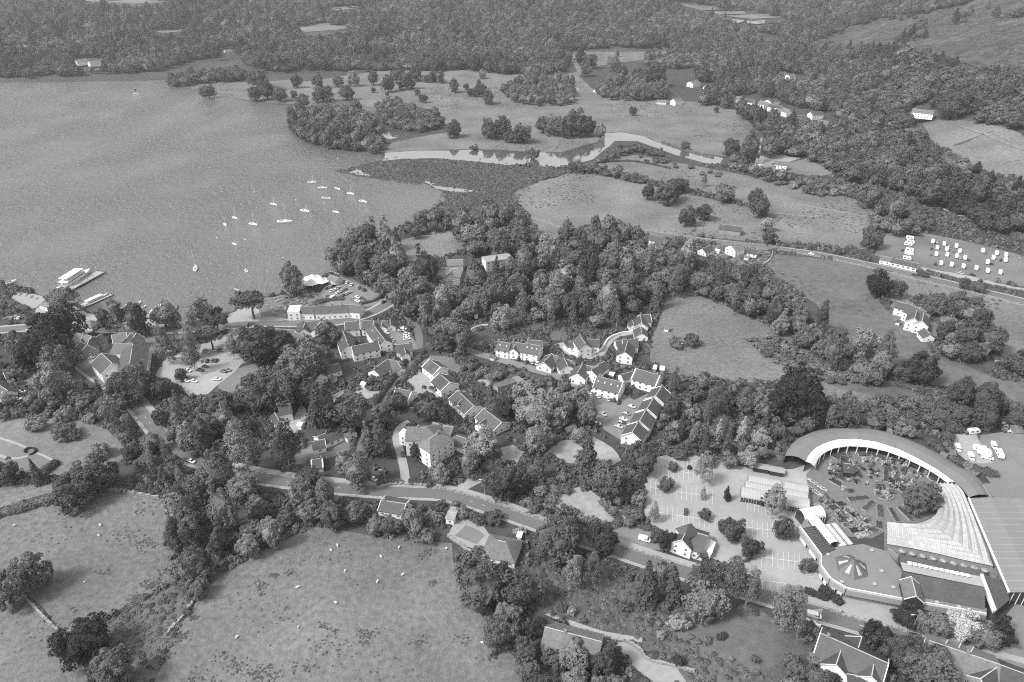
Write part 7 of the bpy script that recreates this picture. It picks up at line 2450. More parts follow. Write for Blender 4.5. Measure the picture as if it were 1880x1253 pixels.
# white tent by the lake
p = at(580, 520)
o = empty("tent", (p.x, p.y, .1), R(-20))
tag(o, "large pale peaked canvas tent on the lake shore", "tent")
for k, (x, y, r_) in enumerate([(-3.5, 1.5, 6.5), (4.5, 0, 6.0), (0, -5.5, 5.5)]):
    mb = MB()
    mb.lathe([(r_, 2.4), (r_ * .5, 3.3), (r_ * .15, 5.0), (.05, 5.6)], 8, 0, (x, y, 0))
    mb.build("canvas_peak", M_POLY, o)
    for j in range(8):
        mb = MB()
        t = math.pi * j / 4
        mb.tube([(x + r_ * math.cos(t), y + r_ * math.sin(t), 0), (x + r_ * math.cos(t), y + r_ * math.sin(t), 2.4)], .07, 5)
        mb.build("tent_pole", M_TRIM, o)

# ------------------------------------------------------------------ picnic tables
def picnic():
    mb = MB()
    mb.box(-.9, .9, -.38, .38, .72, .77)
    top = mb.mesh("table_top", M_WOOD)
    mb = MB()
    mb.box(-.9, .9, -.13, .13, .42, .47)
    bench = mb.mesh("bench", M_WOOD)
    mb = MB()
    for s in (-1, 1):
        mb.add([(s * .7, -.75, 0), (s * .7 + .08, -.75, 0), (s * .7 + .08, -.2, .72), (s * .7, -.2, .72), (s * .7, .75, 0), (s * .7 + .08, .75, 0), (s * .7 + .08, .2, .72), (s * .7, .2, .72)], [(0, 1, 2, 3), (4, 5, 6, 7)])
        mb.box(s * .7 + .081, s * .7 + .14, -.8, .8, .36, .419)
    fr = mb.mesh("leg_frame", M_WOOD)
    return top, bench, fr
PT, PB, PF = picnic()
BG = [(490, 556), (515, 548), (545, 542), (560, 555), (590, 545), (545, 578), (522, 580), (505, 578), (498, 565)]
zones = [("on the beer garden's lake side", [(476, 552), (520, 542), (530, 556), (490, 566)], 12), ("beside the long inn's left end", [(498, 566), (526, 562), (526, 582), (500, 580)], 12), ("on the terrace behind the inn", [(540, 548), (570, 540), (575, 552), (545, 560)], 8), ("on the quay terrace at the left edge", [(0, 575), (40, 572), (44, 584), (0, 596)], 10)]
ZT = {}
for zn, poly, n in zones:
    xs, ys = [a for a, _ in poly], [b for _, b in poly]
    k = 0
    while k < n:
        x, y = g_.uniform(min(xs), max(xs)), g_.uniform(min(ys), max(ys))
        if not inpoly(np.array([x]), np.array([y]), poly)[0]:
            continue
        p = at(x, y)
        o = empty("picnic_table", (p.x, p.y, .14), g_.uniform(0, 3))
        tag(o, f"picnic table {zn}", "table", "picnic tables " + zn)
        ZT.setdefault(zn, []).append((x, o))
        obj("table_top", PT, None, o)
        obj("leg_frame", PF, None, o)
        for s in (-1, 1):
            obj("bench", PB, None, o, (0, s * .72, 0))
        k += 1

for zn, L_ in ZT.items():
    for k, (x, o) in enumerate(sorted(L_, key=lambda t: t[0])):
        o["label"] = f"{ORD[k]} picnic table from the left {zn}"

# ------------------------------------------------------------------ walls, hedges, fences
def line_wall(name, px, W, h, m, label, cat="wall", rough=.0, z=.0, drape=False, step=1.5):
    pts = ribbon_pts(px, drape, step=step)
    g = random.Random(len(px) + int(px[0][0]))
    mb = MB()
    n = len(pts)
    vs, fs = [], []
    for i, p in enumerate(pts):
        s_ = side(pts, i)
        j = 1 + rough * g.uniform(-1, 1)
        hz = h * (1 + rough * g.uniform(-1, 1))
        zz = h1(p.x, p.y) if drape else 0
        a, b = p + s_ * W / 2 * j, p - s_ * W / 2 * j
        vs += [(a.x, a.y, zz - .1), (a.x, a.y, zz + hz), (b.x, b.y, zz + hz), (b.x, b.y, zz - .1)]
    for i in range(n - 1):
        for k in range(3):
            fs.append((4 * i + k, 4 * i + 4 + k, 4 * i + 5 + k, 4 * i + 1 + k))
    fs += [(0, 1, 2, 3), (4 * n - 4, 4 * n - 3, 4 * n - 2, 4 * n - 1)]
    mb.add(vs, fs)
    o = mb.build(name, m)
    tag(o, label, cat, "field walls" if "stone" in name else None)
    return o, pts

def hedge(px, W, h, label, m=None, dens=14, s=.30, drape=False, group="hedges"):
    pts = ribbon_pts(px, drape, step=1.5)
    g = np.random.default_rng(int(px[0][0] + px[0][1]))
    P, Nn = [], []
    for i in range(len(pts) - 1):
        a, b = pts[i], pts[i + 1]
        L = (b - a).length
        sd_ = side(pts, i)
        n = int(L * (W + 2 * h) * dens / 2) + 3
        t = g.uniform(0, 1, n)
        ph = g.uniform(-.15, math.pi + .15, n)
        r_ = g.uniform(.82, 1.12, n)
        bump = 1 + .18 * math.sin(i * .9) + .12 * math.sin(i * 2.3)
        off = np.cos(ph) * W / 2 * r_ * bump
        hz = np.clip(np.sin(ph), 0, 1) ** .6 * h * r_ * bump
        P.append(np.stack([a.x + (b.x - a.x) * t + sd_.x * off, a.y + (b.y - a.y) * t + sd_.y * off, hz + .05], 1))
        Nn.append(np.stack([sd_.x * np.cos(ph), sd_.y * np.cos(ph), np.sin(ph) + .3], 1))
    P, Nn = np.concatenate(P), np.concatenate(Nn)
    if drape:
        P[:, 2] += H(P[:, 0], P[:, 1])
    # inner body
    mb = MB()
    for i in range(len(pts) - 1):
        pass
    vs, fs = [], []
    for i, p in enumerate(pts):
        s_ = side(pts, i)
        zz = h1(p.x, p.y) if drape else 0
        for kx, kz in ((.40, -.1), (.36, .62), (0, .86), (-.36, .62), (-.40, -.1)):
            q_ = p + s_ * W * kx
            vs.append((q_.x, q_.y, zz + h * kz))
    n = len(pts)
    for i in range(n - 1):
        for k in range(4):
            fs.append((5 * i + k, 5 * i + 5 + k, 5 * i + 6 + k, 5 * i + 1 + k))
    fs += [tuple(range(5)), tuple(range(5 * n - 5, 5 * n))]
    me = leaf_mesh("hedge", P, Nn, s, (np.array(vs), fs), 3)
    o = obj("hedge", me, m or M_LEAFD)
    tag(o, label, "hedge", group)
    return o

WT = mat("white_capped_wall", .70, var=.08)
for a, W_, h_, m, nm, lb in [
    ([(1034, 639), (1047, 649), (1069, 656), (1091, 651), (1106, 641), (1117, 624), (1139, 614), (1166, 611)], .6, 1.3, WT, "white_wall", "white wall curving round the tall gabled house"),
    ([(866, 606), (880, 600), (896, 598)], .5, 1.0, WT, "white_wall", "short white wall in the woodland clearing")]:
    o, _ = line_wall(nm, a, W_, h_, m, lb)
for a, lb, m in [
    ([(42, 1096), (58, 1110), (72, 1125), (86, 1140), (104, 1156), (126, 1176)], "pale dry-stone wall running from the big round tree to the holly", M_STONEL),
    ([(366, 1090), (352, 1110), (335, 1135), (318, 1152), (304, 1168)], "pale dry-stone wall along the right sheep field", M_STONEL),
    ([(964, 396), (1000, 408), (1033, 421)], "dark stone wall between paddock and pasture", M_STONE), ([(995, 442), (1020, 440), (1036, 434)], "curving wall at the paddock's lower edge", M_STONE),
    ([(1150, 420), (1220, 428), (1290, 440), (1350, 446), (1420, 453)], "dark stone wall along the valley road's far side", M_STONE), ([(1420, 460), (1500, 472), (1590, 491), (1680, 514), (1780, 537), (1900, 568)], "stone wall along the valley road's near side", M_STONE),
    ([(1425, 372), (1500, 383), (1590, 399)], "thin wall crossing the strip fields", M_STONE), ([(1424, 392), (1470, 398), (1500, 400)], "short low wall below the strip fields", M_STONE),
    ([(1825, 664), (1850, 670), (1880, 678)], "wall at the right edge below the hill house", M_STONE), ([(690, 897), (730, 890), (770, 892), (800, 896), (850, 908), (905, 924), (960, 944), (1020, 966), (1070, 982)], "dark roadside wall above the main road", M_STONE),
    ([(1140, 1004), (1190, 1020), (1232, 1035)], "dark roadside wall left of the gabled house", M_STONE), ([(196, 900), (240, 905), (300, 916)], "low pale wall at the sheep field's top edge", M_STONEL),
    ([(1520, 1122), (1580, 1140), (1650, 1158), (1720, 1180), (1790, 1200)], "low dark wall between road and service road", M_STONE), ([(1476, 1138), (1506, 1152)], "short white-topped garden wall above the slate house", WT),
    ([(1112, 1172), (1150, 1180), (1175, 1195), (1190, 1212), (1240, 1225), (1275, 1235)], "stone wall beside the lower drive", M_STONE), ([(822, 985), (850, 1005), (868, 1018)], "stone garden wall at the sheep field's corner", M_STONEL),
    ([(1420, 456), (1415, 475), (1400, 488)], "garden wall at the end of the roadside gardens", M_STONE), ([(1045, 92), (1060, 110), (1085, 122)], "faint wall across the far meadow", M_STONEL)]:
    line_wall("stone_wall", a, .8, 1.05, m, lb, rough=.42, step=.55)
for a, W_, h_, lb, m in [
    ([(-30, 955), (40, 935), (110, 915), (180, 898), (192, 894)], 5.0, 2.8, "thick hedge above the left sheep field", M_LEAF),
    ([(756, 650), (740, 672), (724, 694), (702, 725), (686, 748)], 2.6, 2.2, "clipped hedge along the lane's left side", M_LEAFD), ([(778, 645), (764, 668), (748, 690), (738, 704)], 3.0, 2.2, "clipped hedge along the lane's right side", M_LEAFD),
    ([(727, 710), (735, 702), (748, 706), (756, 716)], 1.8, 1.5, "curved hedge behind the white-gabled bungalow", M_LEAFX), ([(692, 889), (715, 886), (738, 886)], 2.6, 1.8, "clipped hedge left of the villa gate", M_LEAFD), ([(750, 887), (770, 888), (790, 890)], 2.8, 1.8, "clipped hedge right of the villa gate", M_LEAFD),
    ([(2, 520), (8, 545), (25, 560), (52, 570)], 4.5, 2.2, "thick clipped hedge round the lakeside terrace", M_LEAF), ([(617, 510), (596, 516), (592, 526), (584, 536)], 3.0, 2.2, "dark curved hedge beside the tent", M_LEAFX), ([(585, 558), (605, 552), (630, 550)], 3.5, 2.0, "hedge behind the long inn", M_LEAFD),
    ([(1176, 968), (1200, 975), (1222, 982)], 2.6, 1.6, "clipped hedge on the car park bank", M_LEAFD), ([(1476, 1085), (1500, 1095), (1520, 1102)], 2.4, 1.8, "hedge between road and service road", M_LEAFX), ([(1505, 1082), (1525, 1096), (1545, 1112)], 3.0, 2.2, "bushy hedge beside the bench on the service road", M_LEAFX),
    ([(1745, 845), (1775, 858), (1810, 870), (1830, 872)], 5.0, 2.0, "dark hedge below the caravan yard", M_LEAFD), ([(1700, 498), (1760, 514), (1830, 528), (1890, 540)], 2.0, 1.4, "low hedge between road and caravan field", M_LEAFD),
    ([(75, 872), (92, 862), (104, 850)], 4.0, 2.2, "dark clipped hedge at the lawn's right end", M_LEAFX), ([(1600, 700), (1680, 714), (1760, 728)], 4.0, 2.2, "hedge running right below the tree belt", M_LEAFD), ([(1350, 722), (1420, 712), (1460, 716)], 3, 2, "hedge at the hill field's bottom", M_LEAFD),
    ([(660, 560), (690, 552), (712, 538)], 2.0, 1.6, "roadside hedge at the shore road bend", M_LEAFD), ([(1215, 262), (1260, 277), (1310, 290)], 3, 1.6, "reedy hedge along the river's near bank", M_LEAF), ([(1095, 300), (1160, 297), (1230, 310)], 3, 1.6, "low hedge in the strip fields", M_LEAFD)]:
    hedge(a, W_, h_, lb, m)

hedge([(48, 832), (47, 828), (53, 824), (62, 824), (67, 828), (63, 833), (55, 836)], .9, .8, "low clipped ring hedge on the left lawn", M_LEAFX)
# post fences
_mb = MB()
_mb.box(-.07, .07, -.07, .07, -.1, 1.2)
FP = _mb.mesh("fence_post", M_WOOD)
def fence(px, label, gap=2.6):
    pts = ribbon_pts(px, step=gap)
    o = empty("fence", (pts[0].x, pts[0].y, 0))
    tag(o, label, "fence", "post and rail fences")
    for i, p in enumerate(pts):
        obj("fence_post", FP, None, o, (p.x - pts[0].x, p.y - pts[0].y, 0))
        if i:
            a = pts[i - 1]
            d = p - a
            for z in (.45, .9):
                mb = MB()
                mb.box(0, d.length, -.03, .03, z, z + .12)
                mb.build("rail", M_WOOD, o, (a.x - pts[0].x, a.y - pts[0].y, 0), math.atan2(d.y, d.x))
fence([(1204, 838), (1250, 831), (1320, 843), (1350, 853)], "fence along the top of the garden centre car park")
fence([(193, 903), (240, 909), (302, 921)], "wire-like fence above the left sheep field")
fence([(905, 752), (930, 772), (945, 790)], "wooden fence below the stepping house row")
fence([(625, 506), (664, 524), (704, 545)], "pale fence along the lakeside car park")

# parking bay lines
def bay_lines(parent_name, rows):
    mb = MB()
    for (p0, p1, n, dd, back) in rows:
        a, b = at(*p0), at(*p1)
        for k in range(n):
            x, y = p0[0] + (p1[0] - p0[0]) * k / (n - 1), p0[1] + (p1[1] - p0[1]) * k / (n - 1)
            s, e = at(x, y), at(x + dd[0], y + dd[1])
            d = (e - s).to_2d().normalized() * 4.8
            nrm = Vector((-d.y, d.x)).normalized() * .07
            s2 = s.to_2d()
            for sg in ((1, -1) if back else (1,)):
                e2 = s2 + d * sg
                mb.add([(s2.x - nrm.x, s2.y - nrm.y, .222), (e2.x - nrm.x, e2.y - nrm.y, .222), (e2.x + nrm.x, e2.y + nrm.y, .222), (s2.x + nrm.x, s2.y + nrm.y, .222)], [(0, 1, 2, 3)])
        d = (b - a).to_2d()
        nrm = Vector((-d.y, d.x)).normalized() * .11
        mb.add([(a.x - nrm.x, a.y - nrm.y, .226), (b.x - nrm.x, b.y - nrm.y, .226), (b.x + nrm.x, b.y + nrm.y, .226), (a.x + nrm.x, a.y + nrm.y, .226)], [(0, 1, 2, 3)])
    o = mb.build("bay_marking", M_LINE)
    struct(o)
    return o
bay_lines("car_park", [((1214, 842), (1310, 850), 13, (0, 14), False), ((1200, 862), (1310, 874), 13, (0, -12), True), ((1194, 896), (1308, 914), 13, (0, -12), True), ((1186, 938), (1313, 958), 14, (0, -13), True), ((1372, 924), (1412, 934), 7, (0, 12), False), ((1362, 968), (1428, 976), 8, (0, 12), True),
                       ((1398, 1024), (1478, 1034), 9, (0, 13), True), ((1400, 1066), (1440, 1072), 4, (0, 8), False), ((1497, 1028), (1500, 1058), 3, (-12, 2), False),
                       ((428, 672), (462, 664), 6, (-9, -14), False), ((300, 700), (318, 690), 4, (10, 2), False), ((305, 662), (322, 640), 5, (8, -1), False), ((392, 612), (430, 606), 8, (2, -8), False)])

# ------------------------------------------------------------------ street lamps
def lamp(px, py, h, label, d=(-10, 0)):
    p = at(px, py)
    o = empty("street_lamp", (p.x, p.y, .1), heading(px, py, d))
    tag(o, label, "lamp", "street lamps")
    mb = MB()
    mb.tube([(0, 0, 0), (0, 0, h * .6), (0, 0, h)], [.13, .10, .07], 7)
    mb.build("pole", M_METAL, o)
    mb = MB()
    mb.tube([(0, 0, h), (.8, 0, h + .25), (1.7, 0, h + .3)], .06, 5)
    mb.build("arm", M_METAL, o)
    mb = MB()
    mb.box(1.5, 2.4, -.17, .17, h + .2, h + .38)
    mb.build("lamp_head", M_TRIM, o)
for x, y, h, lb in [(258, 738, 10, "lamp beside the hidden road bend"), (708, 890, 8, "lamp at the clipped hedge by the main road"), (890, 908, 8, "lamp on the bank above the main road"), (1671, 1166, 10, "lamp in front of the roadside screen of trees"), (1256, 648, 6, "lamp at the edge of the hill field"),
                    (1424, 457, 8, "lamp at the valley road's garden end"), (1088, 570, 8, "pale pole in the middle of the wood"), (1400, 1098, 8, "lamp beside the willow on the main road"), (1617, 456, 10, "tall flagpole-like lamp at the caravan field's left"), (1866, 500, 11, "tall lamp at the caravan field's right")]:
    lamp(x, y, h, lb)

# bench on the service road and bus shelter
p = at(1512, 1088)
o = empty("bench", (p.x, p.y, .12), R(-20))
tag(o, "wooden bench beside the service road hedge", "bench")
mb = MB()
mb.box(-2.2, 2.2, -.25, .25, .42, .48)
mb.build("seat", M_WOOD, o)
mb = MB()
mb.box(-2.2, 2.2, .22, .28, .5, .95)
mb.build("backrest", M_WOOD, o)
for s in (-1.9, 1.9):
    mb = MB()
    mb.box(s - .06, s + .06, -.22, .22, 0, .419)
    mb.build("leg", M_DARK, o)

# ------------------------------------------------------------------ sheep and people
def skin_mesh(name, verts, edges, radii, sub=1):
    me = bpy.data.meshes.new(name)
    me.from_pydata(verts, edges, [])
    o = bpy.data.objects.new(name, me)
    COL.objects.link(o)
    md = o.modifiers.new("skin", 'SKIN')
    for i, r_ in enumerate(radii):
        me.skin_vertices[0].data[i].radius = (r_, r_) if not isinstance(r_, tuple) else r_
    me.skin_vertices[0].data[0].use_root = True
    s = o.modifiers.new("sub", 'SUBSURF')
    s.levels = s.render_levels = sub
    dg = bpy.context.evaluated_depsgraph_get()
    out = bpy.data.meshes.new_from_object(o.evaluated_get(dg))
    bpy.data.objects.remove(o)
    return out
# skin needs its layer: make it through bmesh
def skel(name, verts, edges, radii, sub=1):
    bm = bmesh.new()
    lay = bm.verts.layers.skin.verify()
    vs = []
    for c, r_ in zip(verts, radii):
        v_ = bm.verts.new(c)
        v_[lay].radius = r_ if isinstance(r_, tuple) else (r_, r_)
        vs.append(v_)
    vs[0][lay].use_root = True
    for a, b in edges:
        bm.edges.new((vs[a], vs[b]))
    me = bpy.data.meshes.new(name)
    bm.to_mesh(me)
    bm.free()
    o = bpy.data.objects.new(name, me)
    COL.objects.link(o)
    o.modifiers.new("skin", 'SKIN')
    s = o.modifiers.new("sub", 'SUBSURF')
    s.levels = s.render_levels = sub
    dg = bpy.context.evaluated_depsgraph_get()
    out = bpy.data.meshes.new_from_object(o.evaluated_get(dg))
    bpy.data.objects.remove(o)
    out.name = name
    return out
def sheep_mesh(graze):
    hx, hz = (.98, .22) if graze else (.92, .98)
    v_ = [(0, 0, .62), (.42, 0, .64), (-.45, 0, .64), (.62, 0, .74 if not graze else .58), (hx, 0, hz), (hx + .14, 0, hz - .08),
          (.36, .17, .38), (.37, .17, .02), (.36, -.17, .38), (.37, -.17, .02), (-.42, .17, .40), (-.50, .17, .22), (-.44, .17, .02), (-.42, -.17, .40), (-.50, -.17, .22), (-.44, -.17, .02), (-.64, 0, .6)]
    e = [(0, 1), (0, 2), (1, 3), (3, 4), (4, 5), (1, 6), (6, 7), (1, 8), (8, 9), (2, 10), (10, 11), (11, 12), (2, 13), (13, 14), (14, 15), (2, 16)]
    r_ = [.32, .29, .30, .15, .11, .07, .07, .045, .07, .045, .09, .05, .045, .09, .05, .045, .06]
    return skel("sheep_body", v_, e, r_)
SH = [sheep_mesh(True), sheep_mesh(False)]
for m_ in SH:
    m_.materials.append(M_SHEEP)
SHP = [(28, 966, "sheep at the left edge of the upper left field"), (185, 966, "upper one of two sheep in the left field"), (182, 985, "lower one of two sheep in the left field"), (44, 1022, "sheep above the big round tree in the left field"), (608, 1012, "sheep highest in the right field near the wood"),
       (620, 1004, "sheep beside the highest one of the right field"), (634, 1050, "sheep left of the middle of the right field"), (616, 1108, "sheep standing low in the right field's middle"), (436, 1171, "lone sheep at the bottom of the right field"), (546, 1080, "sheep beside the dark rush clump"), (733, 1007, "upper sheep below the field trees"),
       (700, 1024, "second sheep below the field trees"), (741, 1056, "sheep at the right side of the field"), (693, 1070, "sheep below the second one of the right field"), (886, 1182, "sheep at the field's lower right edge"), (820, 1009, "sheep by the fallen branches at the field corner"), (156, 1070, "small pale lamb in the left field"), (548, 1152, "small lamb in the right field")]
for k, (x, y, lb) in enumerate(SHP):
    p = at(x, y)
    o = obj("sheep", SH[k % 2], None, None, (p.x, p.y, .04), g_.uniform(0, 6.28))
    s = 1.0 if "lamb" not in lb else .65
    o.scale = (s, s, s)
    tag(o, lb, "sheep", "sheep grazing in the fields")
PERSON = skel("person_body", [(0, 0, .98), (0, 0, 1.2), (0, 0, 1.42), (0, 0, 1.52), (0, .02, 1.66), (.20, 0, 1.40), (.26, .02, 1.12), (.24, .14, .90), (-.20, 0, 1.40), (-.26, .02, 1.12), (-.24, .12, .88), (.10, 0, .90), (.11, .06, .50), (.11, .02, .06), (.11, .16, .03), (-.10, 0, .90), (-.11, -.04, .50), (-.11, -.14, .06), (-.11, 0, .03)],
              [(0, 1), (1, 2), (2, 3), (3, 4), (2, 5), (5, 6), (6, 7), (2, 8), (8, 9), (9, 10), (0, 11), (11, 12), (12, 13), (13, 14), (0, 15), (15, 16), (16, 17), (17, 18)],
              [.15, .14, .15, .06, .11, .06, .05, .035, .06, .05, .035, .09, .065, .045, .04, .09, .065, .045, .04])
PERSON.materials.append(PAINT["dark"])
for k, (x, y, z, tn, lb) in enumerate([(1541, 1126, .2, "white", "person in white top walking on the pavement"), (1545, 1127, .2, "black", "person in dark clothes walking beside another on the pavement"), (150, 522, 1.42, "dark", "person standing midway along the steamer pier"), (162, 515, 1.42, "black", "person farther out on the steamer pier"),
                                       (140, 529, 1.42, "white", "person in white near the steamer's stern"), (172, 510, 1.42, "dark", "person near the outer end of the pier"), (205, 594, .2, "dark", "left one of two people strolling on the quay"), (212, 595, .2, "white", "right one of two people strolling on the quay"), (300, 598, .2, "dark", "person walking beside the shore road")]):
    p = at(x, y, z)
    o = obj("person", PERSON, PAINT[tn], None, (p.x, p.y, z), g_.uniform(0, 6.28))
    tag(o, lb, "person", "people on foot")
# ------------------------------------------------------------------ plant the trees, leaving in view what the photograph shows
plant_all()

# dead bare tree beside the holly
me_ = bare_tree()
p = at(198, 1208)
o = obj("bare_tree", me_, M_BARKP, None, p)
o.scale = (.8, .8, .8)
tag(o, "dead pale tree with bare branches at the lower left", "tree")

# ------------------------------------------------------------------ far woods: one mass
FAR = [crown("far_crown", 201 + i, 5.2, [4.8, 5.6, 4.4, 6.4][i], [5.2, 6.6, 5.0, 6.8][i], 44, 20, .60, ['round', 'oval', 'round', 'cone'][i], (.24, .42), corek=.74, low=-.7) for i in range(4)]
WOODS = {
    "far_shore_wood": [[(-150, -60), (700, -60), (700, 128), (640, 126), (560, 122), (520, 130), (446, 116), (441, 97), (410, 100), (345, 110), (298, 126), (200, 130), (100, 135), (-150, 146)],
                       [(304, 151), (318, 144), (350, 137), (400, 131), (442, 126), (448, 142), (400, 146), (360, 150), (330, 156), (308, 156)]],
    "valley_wood": [[(700, -60), (1500, -60), (1480, 80), (1440, 110), (1400, 180), (1395, 236), (1372, 216), (1330, 192), (1290, 186), (1278, 120), (1276, 92), (1190, 82), (1110, 85),
                     (1046, 90), (1040, 122), (1000, 140), (950, 132), (860, 124), (700, 127)]],
    "hillside_wood": [[(1500, -60), (1960, -60), (1960, 460), (1870, 440), (1800, 412), (1700, 374), (1640, 350), (1580, 336), (1530, 320), (1500, 292), (1440, 292), (1400, 288), (1410, 262),
                       (1395, 236), (1400, 180), (1440, 110), (1480, 80)]],
}
CLEAR = [  # holes in the far woods: water, fields, houses, fell
    [(1386, 50), (1400, 58), (1428, 64), (1455, 76), (1425, 82), (1404, 80), (1398, 66)], [(1340, 34), (1450, 32), (1445, 45), (1390, 48), (1345, 46)],
    [(535, 48), (590, 40), (640, 45), (640, 54), (560, 60)], [(150, -10), (260, -6), (330, 3), (250, 8), (150, 3)], [(1215, 3), (1260, 0), (1330, 12), (1400, 14), (1290, 20)],
    [(1300, 20), (1370, 16), (1450, 30), (1400, 36), (1320, 30)], [(580, 12), (650, 8), (680, 14), (620, 20)], [(0, 82), (60, 78), (80, 86), (10, 90)], [(270, 55), (330, 52), (360, 56), (300, 62)],
    [(1340, 168), (1385, 168), (1430, 178), (1470, 196), (1532, 200), (1536, 240), (1440, 222), (1395, 208), (1338, 200)], [(1426, 128), (1480, 132), (1484, 162), (1430, 152)],
    [(1258, 144), (1318, 148), (1318, 174), (1258, 168)], [(1198, 176), (1256, 176), (1256, 200), (1198, 200)], [(1384, 270), (1396, 232), (1406, 232), (1410, 262), (1402, 286), (1382, 288)],
    [(1680, 190), (1740, 192), (1800, 220), (1960, 268), (1960, 352), (1850, 332), (1785, 308), (1710, 272), (1670, 228)], [(130, 102), (192, 102), (192, 130), (130, 130)], [(400, 84), (432, 84), (432, 104), (400, 104)],
    [(1385, 280), (1475, 284), (1535, 318), (1500, 328), (1440, 320), (1400, 308)], [(1575, 322), (1640, 341), (1700, 367), (1750, 388), (1810, 411), (1800, 417), (1745, 398), (1640, 352), (1575, 332)],
    [(1488, 80), (1560, 46), (1640, 27), (1760, 7), (2000, -70), (2000, 160), (1880, 136), (1800, 128), (1720, 106), (1640, 90), (1560, 93)],
]

def far_points():
    g = np.random.default_rng(5)
    out = {k: [] for k in WOODS}
    for (y0, y1, sp) in ((560, 1500, 10.5), (1500, 2400, 13.0), (2400, 4200, 18.0), (4200, 6500, 28.0)):
        xm = y1 * .82
        gx, gy = np.meshgrid(np.arange(-xm, xm, sp), np.arange(y0, y1, sp * .9))
        gx = gx.ravel() + g.uniform(-.42, .42, gx.size) * sp
        gy = gy.ravel() + g.uniform(-.42, .42, gy.size) * sp
        z = H(gx, gy)
        w_ = sp * (.8 + 1.0 * g.uniform(0, 1, gx.size) ** 1.6)
        h_ = w_ * g.uniform(.75, 1.15, gx.size) * .92
        h_ = h_ * (.7 + .75 * vnoise(gx, gy, 45, 41))
        px, py, dep = proj(gx, gy, z + h_ * .4)
        ok = (px > -120) & (px < 2000) & (py > -60) & (py < 470)
        bad = np.zeros(gx.size, bool)
        for k_, c in enumerate(CLEAR):
            bad |= inpoly(px, py, c)
            if k_ < 9:
                bad |= inpoly(px, py - 5, c) | inpoly(px, py - 9, c)
        # thinning scrub at the wood's upper edge on the fell
        fell = inpoly(px, py, CLEAR[-1])
        keep_fell = fell & (g.uniform(0, 1, gx.size) < .16 * (vnoise(gx, gy, 70, 21) > .70))
        for k, polys in WOODS.items():
            inn = np.zeros(gx.size, bool)
            for p_ in polys:
                inn |= inpoly(px, py, p_)
            m = ok & inn & (~bad | keep_fell)
            idx = np.where(g.uniform(0, 1, gx.size) < .07 + .25 * (vnoise(gx, gy, 260, 31) > .72), 3, g.integers(0, 3, gx.size))
            out[k] += list(zip(gx[m], gy[m], z[m], w_[m], h_[m], idx[m]))
    return out

for me_, b_ in zip(FAR, (.138, .112, .09, .06)):
    me_.materials.append(leaf(f"leaf_far_{b_}", b_, rand=.25, wbig=.5, var=.22))
FPROTO = [(m_, 10.4, 10.8) for m_ in FAR]
fp = far_points()
scatter("far_shore_wood", fp["far_shore_wood"], FPROTO, M_FARL, "dense dark wood covering the hills beyond the lake", "wood")
scatter("valley_wood", fp["valley_wood"] + [tuple(t) for t in FAR_PTS], FPROTO, M_FARL, "dense wood filling the valley beyond the river meadows", "wood")
scatter("hillside_wood", fp["hillside_wood"], FPROTO, M_FARL, "dense wood climbing the right hillside below the bare fell", "wood")
print("far", {k: len(v) for k, v in fp.items()})
# ------------------------------------------------------------------ undergrowth, rushes, bracken: uncountable low growth
def low_mesh(name, seed, r, h, n, s):
    g = np.random.default_rng(seed)
    d = sphere_pts(n, g)
    d[:, 2] = np.abs(d[:, 2])
    P = d * np.array([r, r, h]) * g.uniform(.6, 1.05, n)[:, None]
    return leaf_mesh(name, P, d + np.array([0, 0, .5]), s, None, seed)
LOW = [low_mesh("low_bush", 301 + i, 1.0, 1.0, 60, .30) for i in range(3)]
RUSH = [low_mesh("rush_tuft", 311 + i, 1.0, 1.0, 40, .34) for i in range(2)]
for m_ in LOW:
    m_.materials.append(leaf("leaf_undergrowth", .118, rand=.45))
for m_ in RUSH:
    m_.materials.append(leaf("leaf_rush", .12, rand=.3))

OPEN = {"bracken_slope", "rough_strip", "garden"}
def free_mask(x, y, extra=()):
    bad = np.zeros(x.shape, bool)
    for n, poly in PATCHES:
        if n in OPEN or n == "wood_glade":
            continue
        bad |= inpoly(x, y, poly)
    for pts, hw in ROADS:
        P = np.array([(p.x, p.y) for p in pts[::2]])
        lo, hi = P.min(0) - hw, P.max(0) + hw
        s = np.where((x > lo[0]) & (x < hi[0]) & (y > lo[1]) & (y < hi[1]) & ~bad)[0]
        for c in range(0, len(s), 4000):
            i = s[c:c + 4000]
            d2 = ((x[i][:, None] - P[None, :, 0]) ** 2 + (y[i][:, None] - P[None, :, 1]) ** 2).min(1)
            bad[i] |= d2 < hw * hw
    for cx, cy, a, hx, hy in HOUSES:
        dx, dy = x - cx, y - cy
        u_, v_ = dx * math.cos(a) + dy * math.sin(a), -dx * math.sin(a) + dy * math.cos(a)
        bad |= (np.abs(u_) < hx) & (np.abs(v_) < hy)
    return ~bad
GC_KEEP = [[(1430, 850), (1470, 780), (1560, 775), (1700, 795), (1830, 880), (1900, 900), (1900, 1260), (1840, 1140), (1600, 1120), (1440, 1060), (1330, 1000), (1330, 860)]]

def grid_pts(y0, y1, sp, g):
    xm = y1 * .80 + 40
    gx, gy = np.meshgrid(np.arange(-xm, xm, sp), np.arange(y0, y1, sp))
    x = gx.ravel() + g.uniform(-.5, .5, gx.size) * sp
    y = gy.ravel() + g.uniform(-.5, .5, gy.size) * sp
    px, py, _ = proj(x, y, np.zeros_like(x))
    ok = (px > -40) & (px < 1920) & (py > 150) & (py < 1300)
    return x[ok], y[ok], px[ok], py[ok]

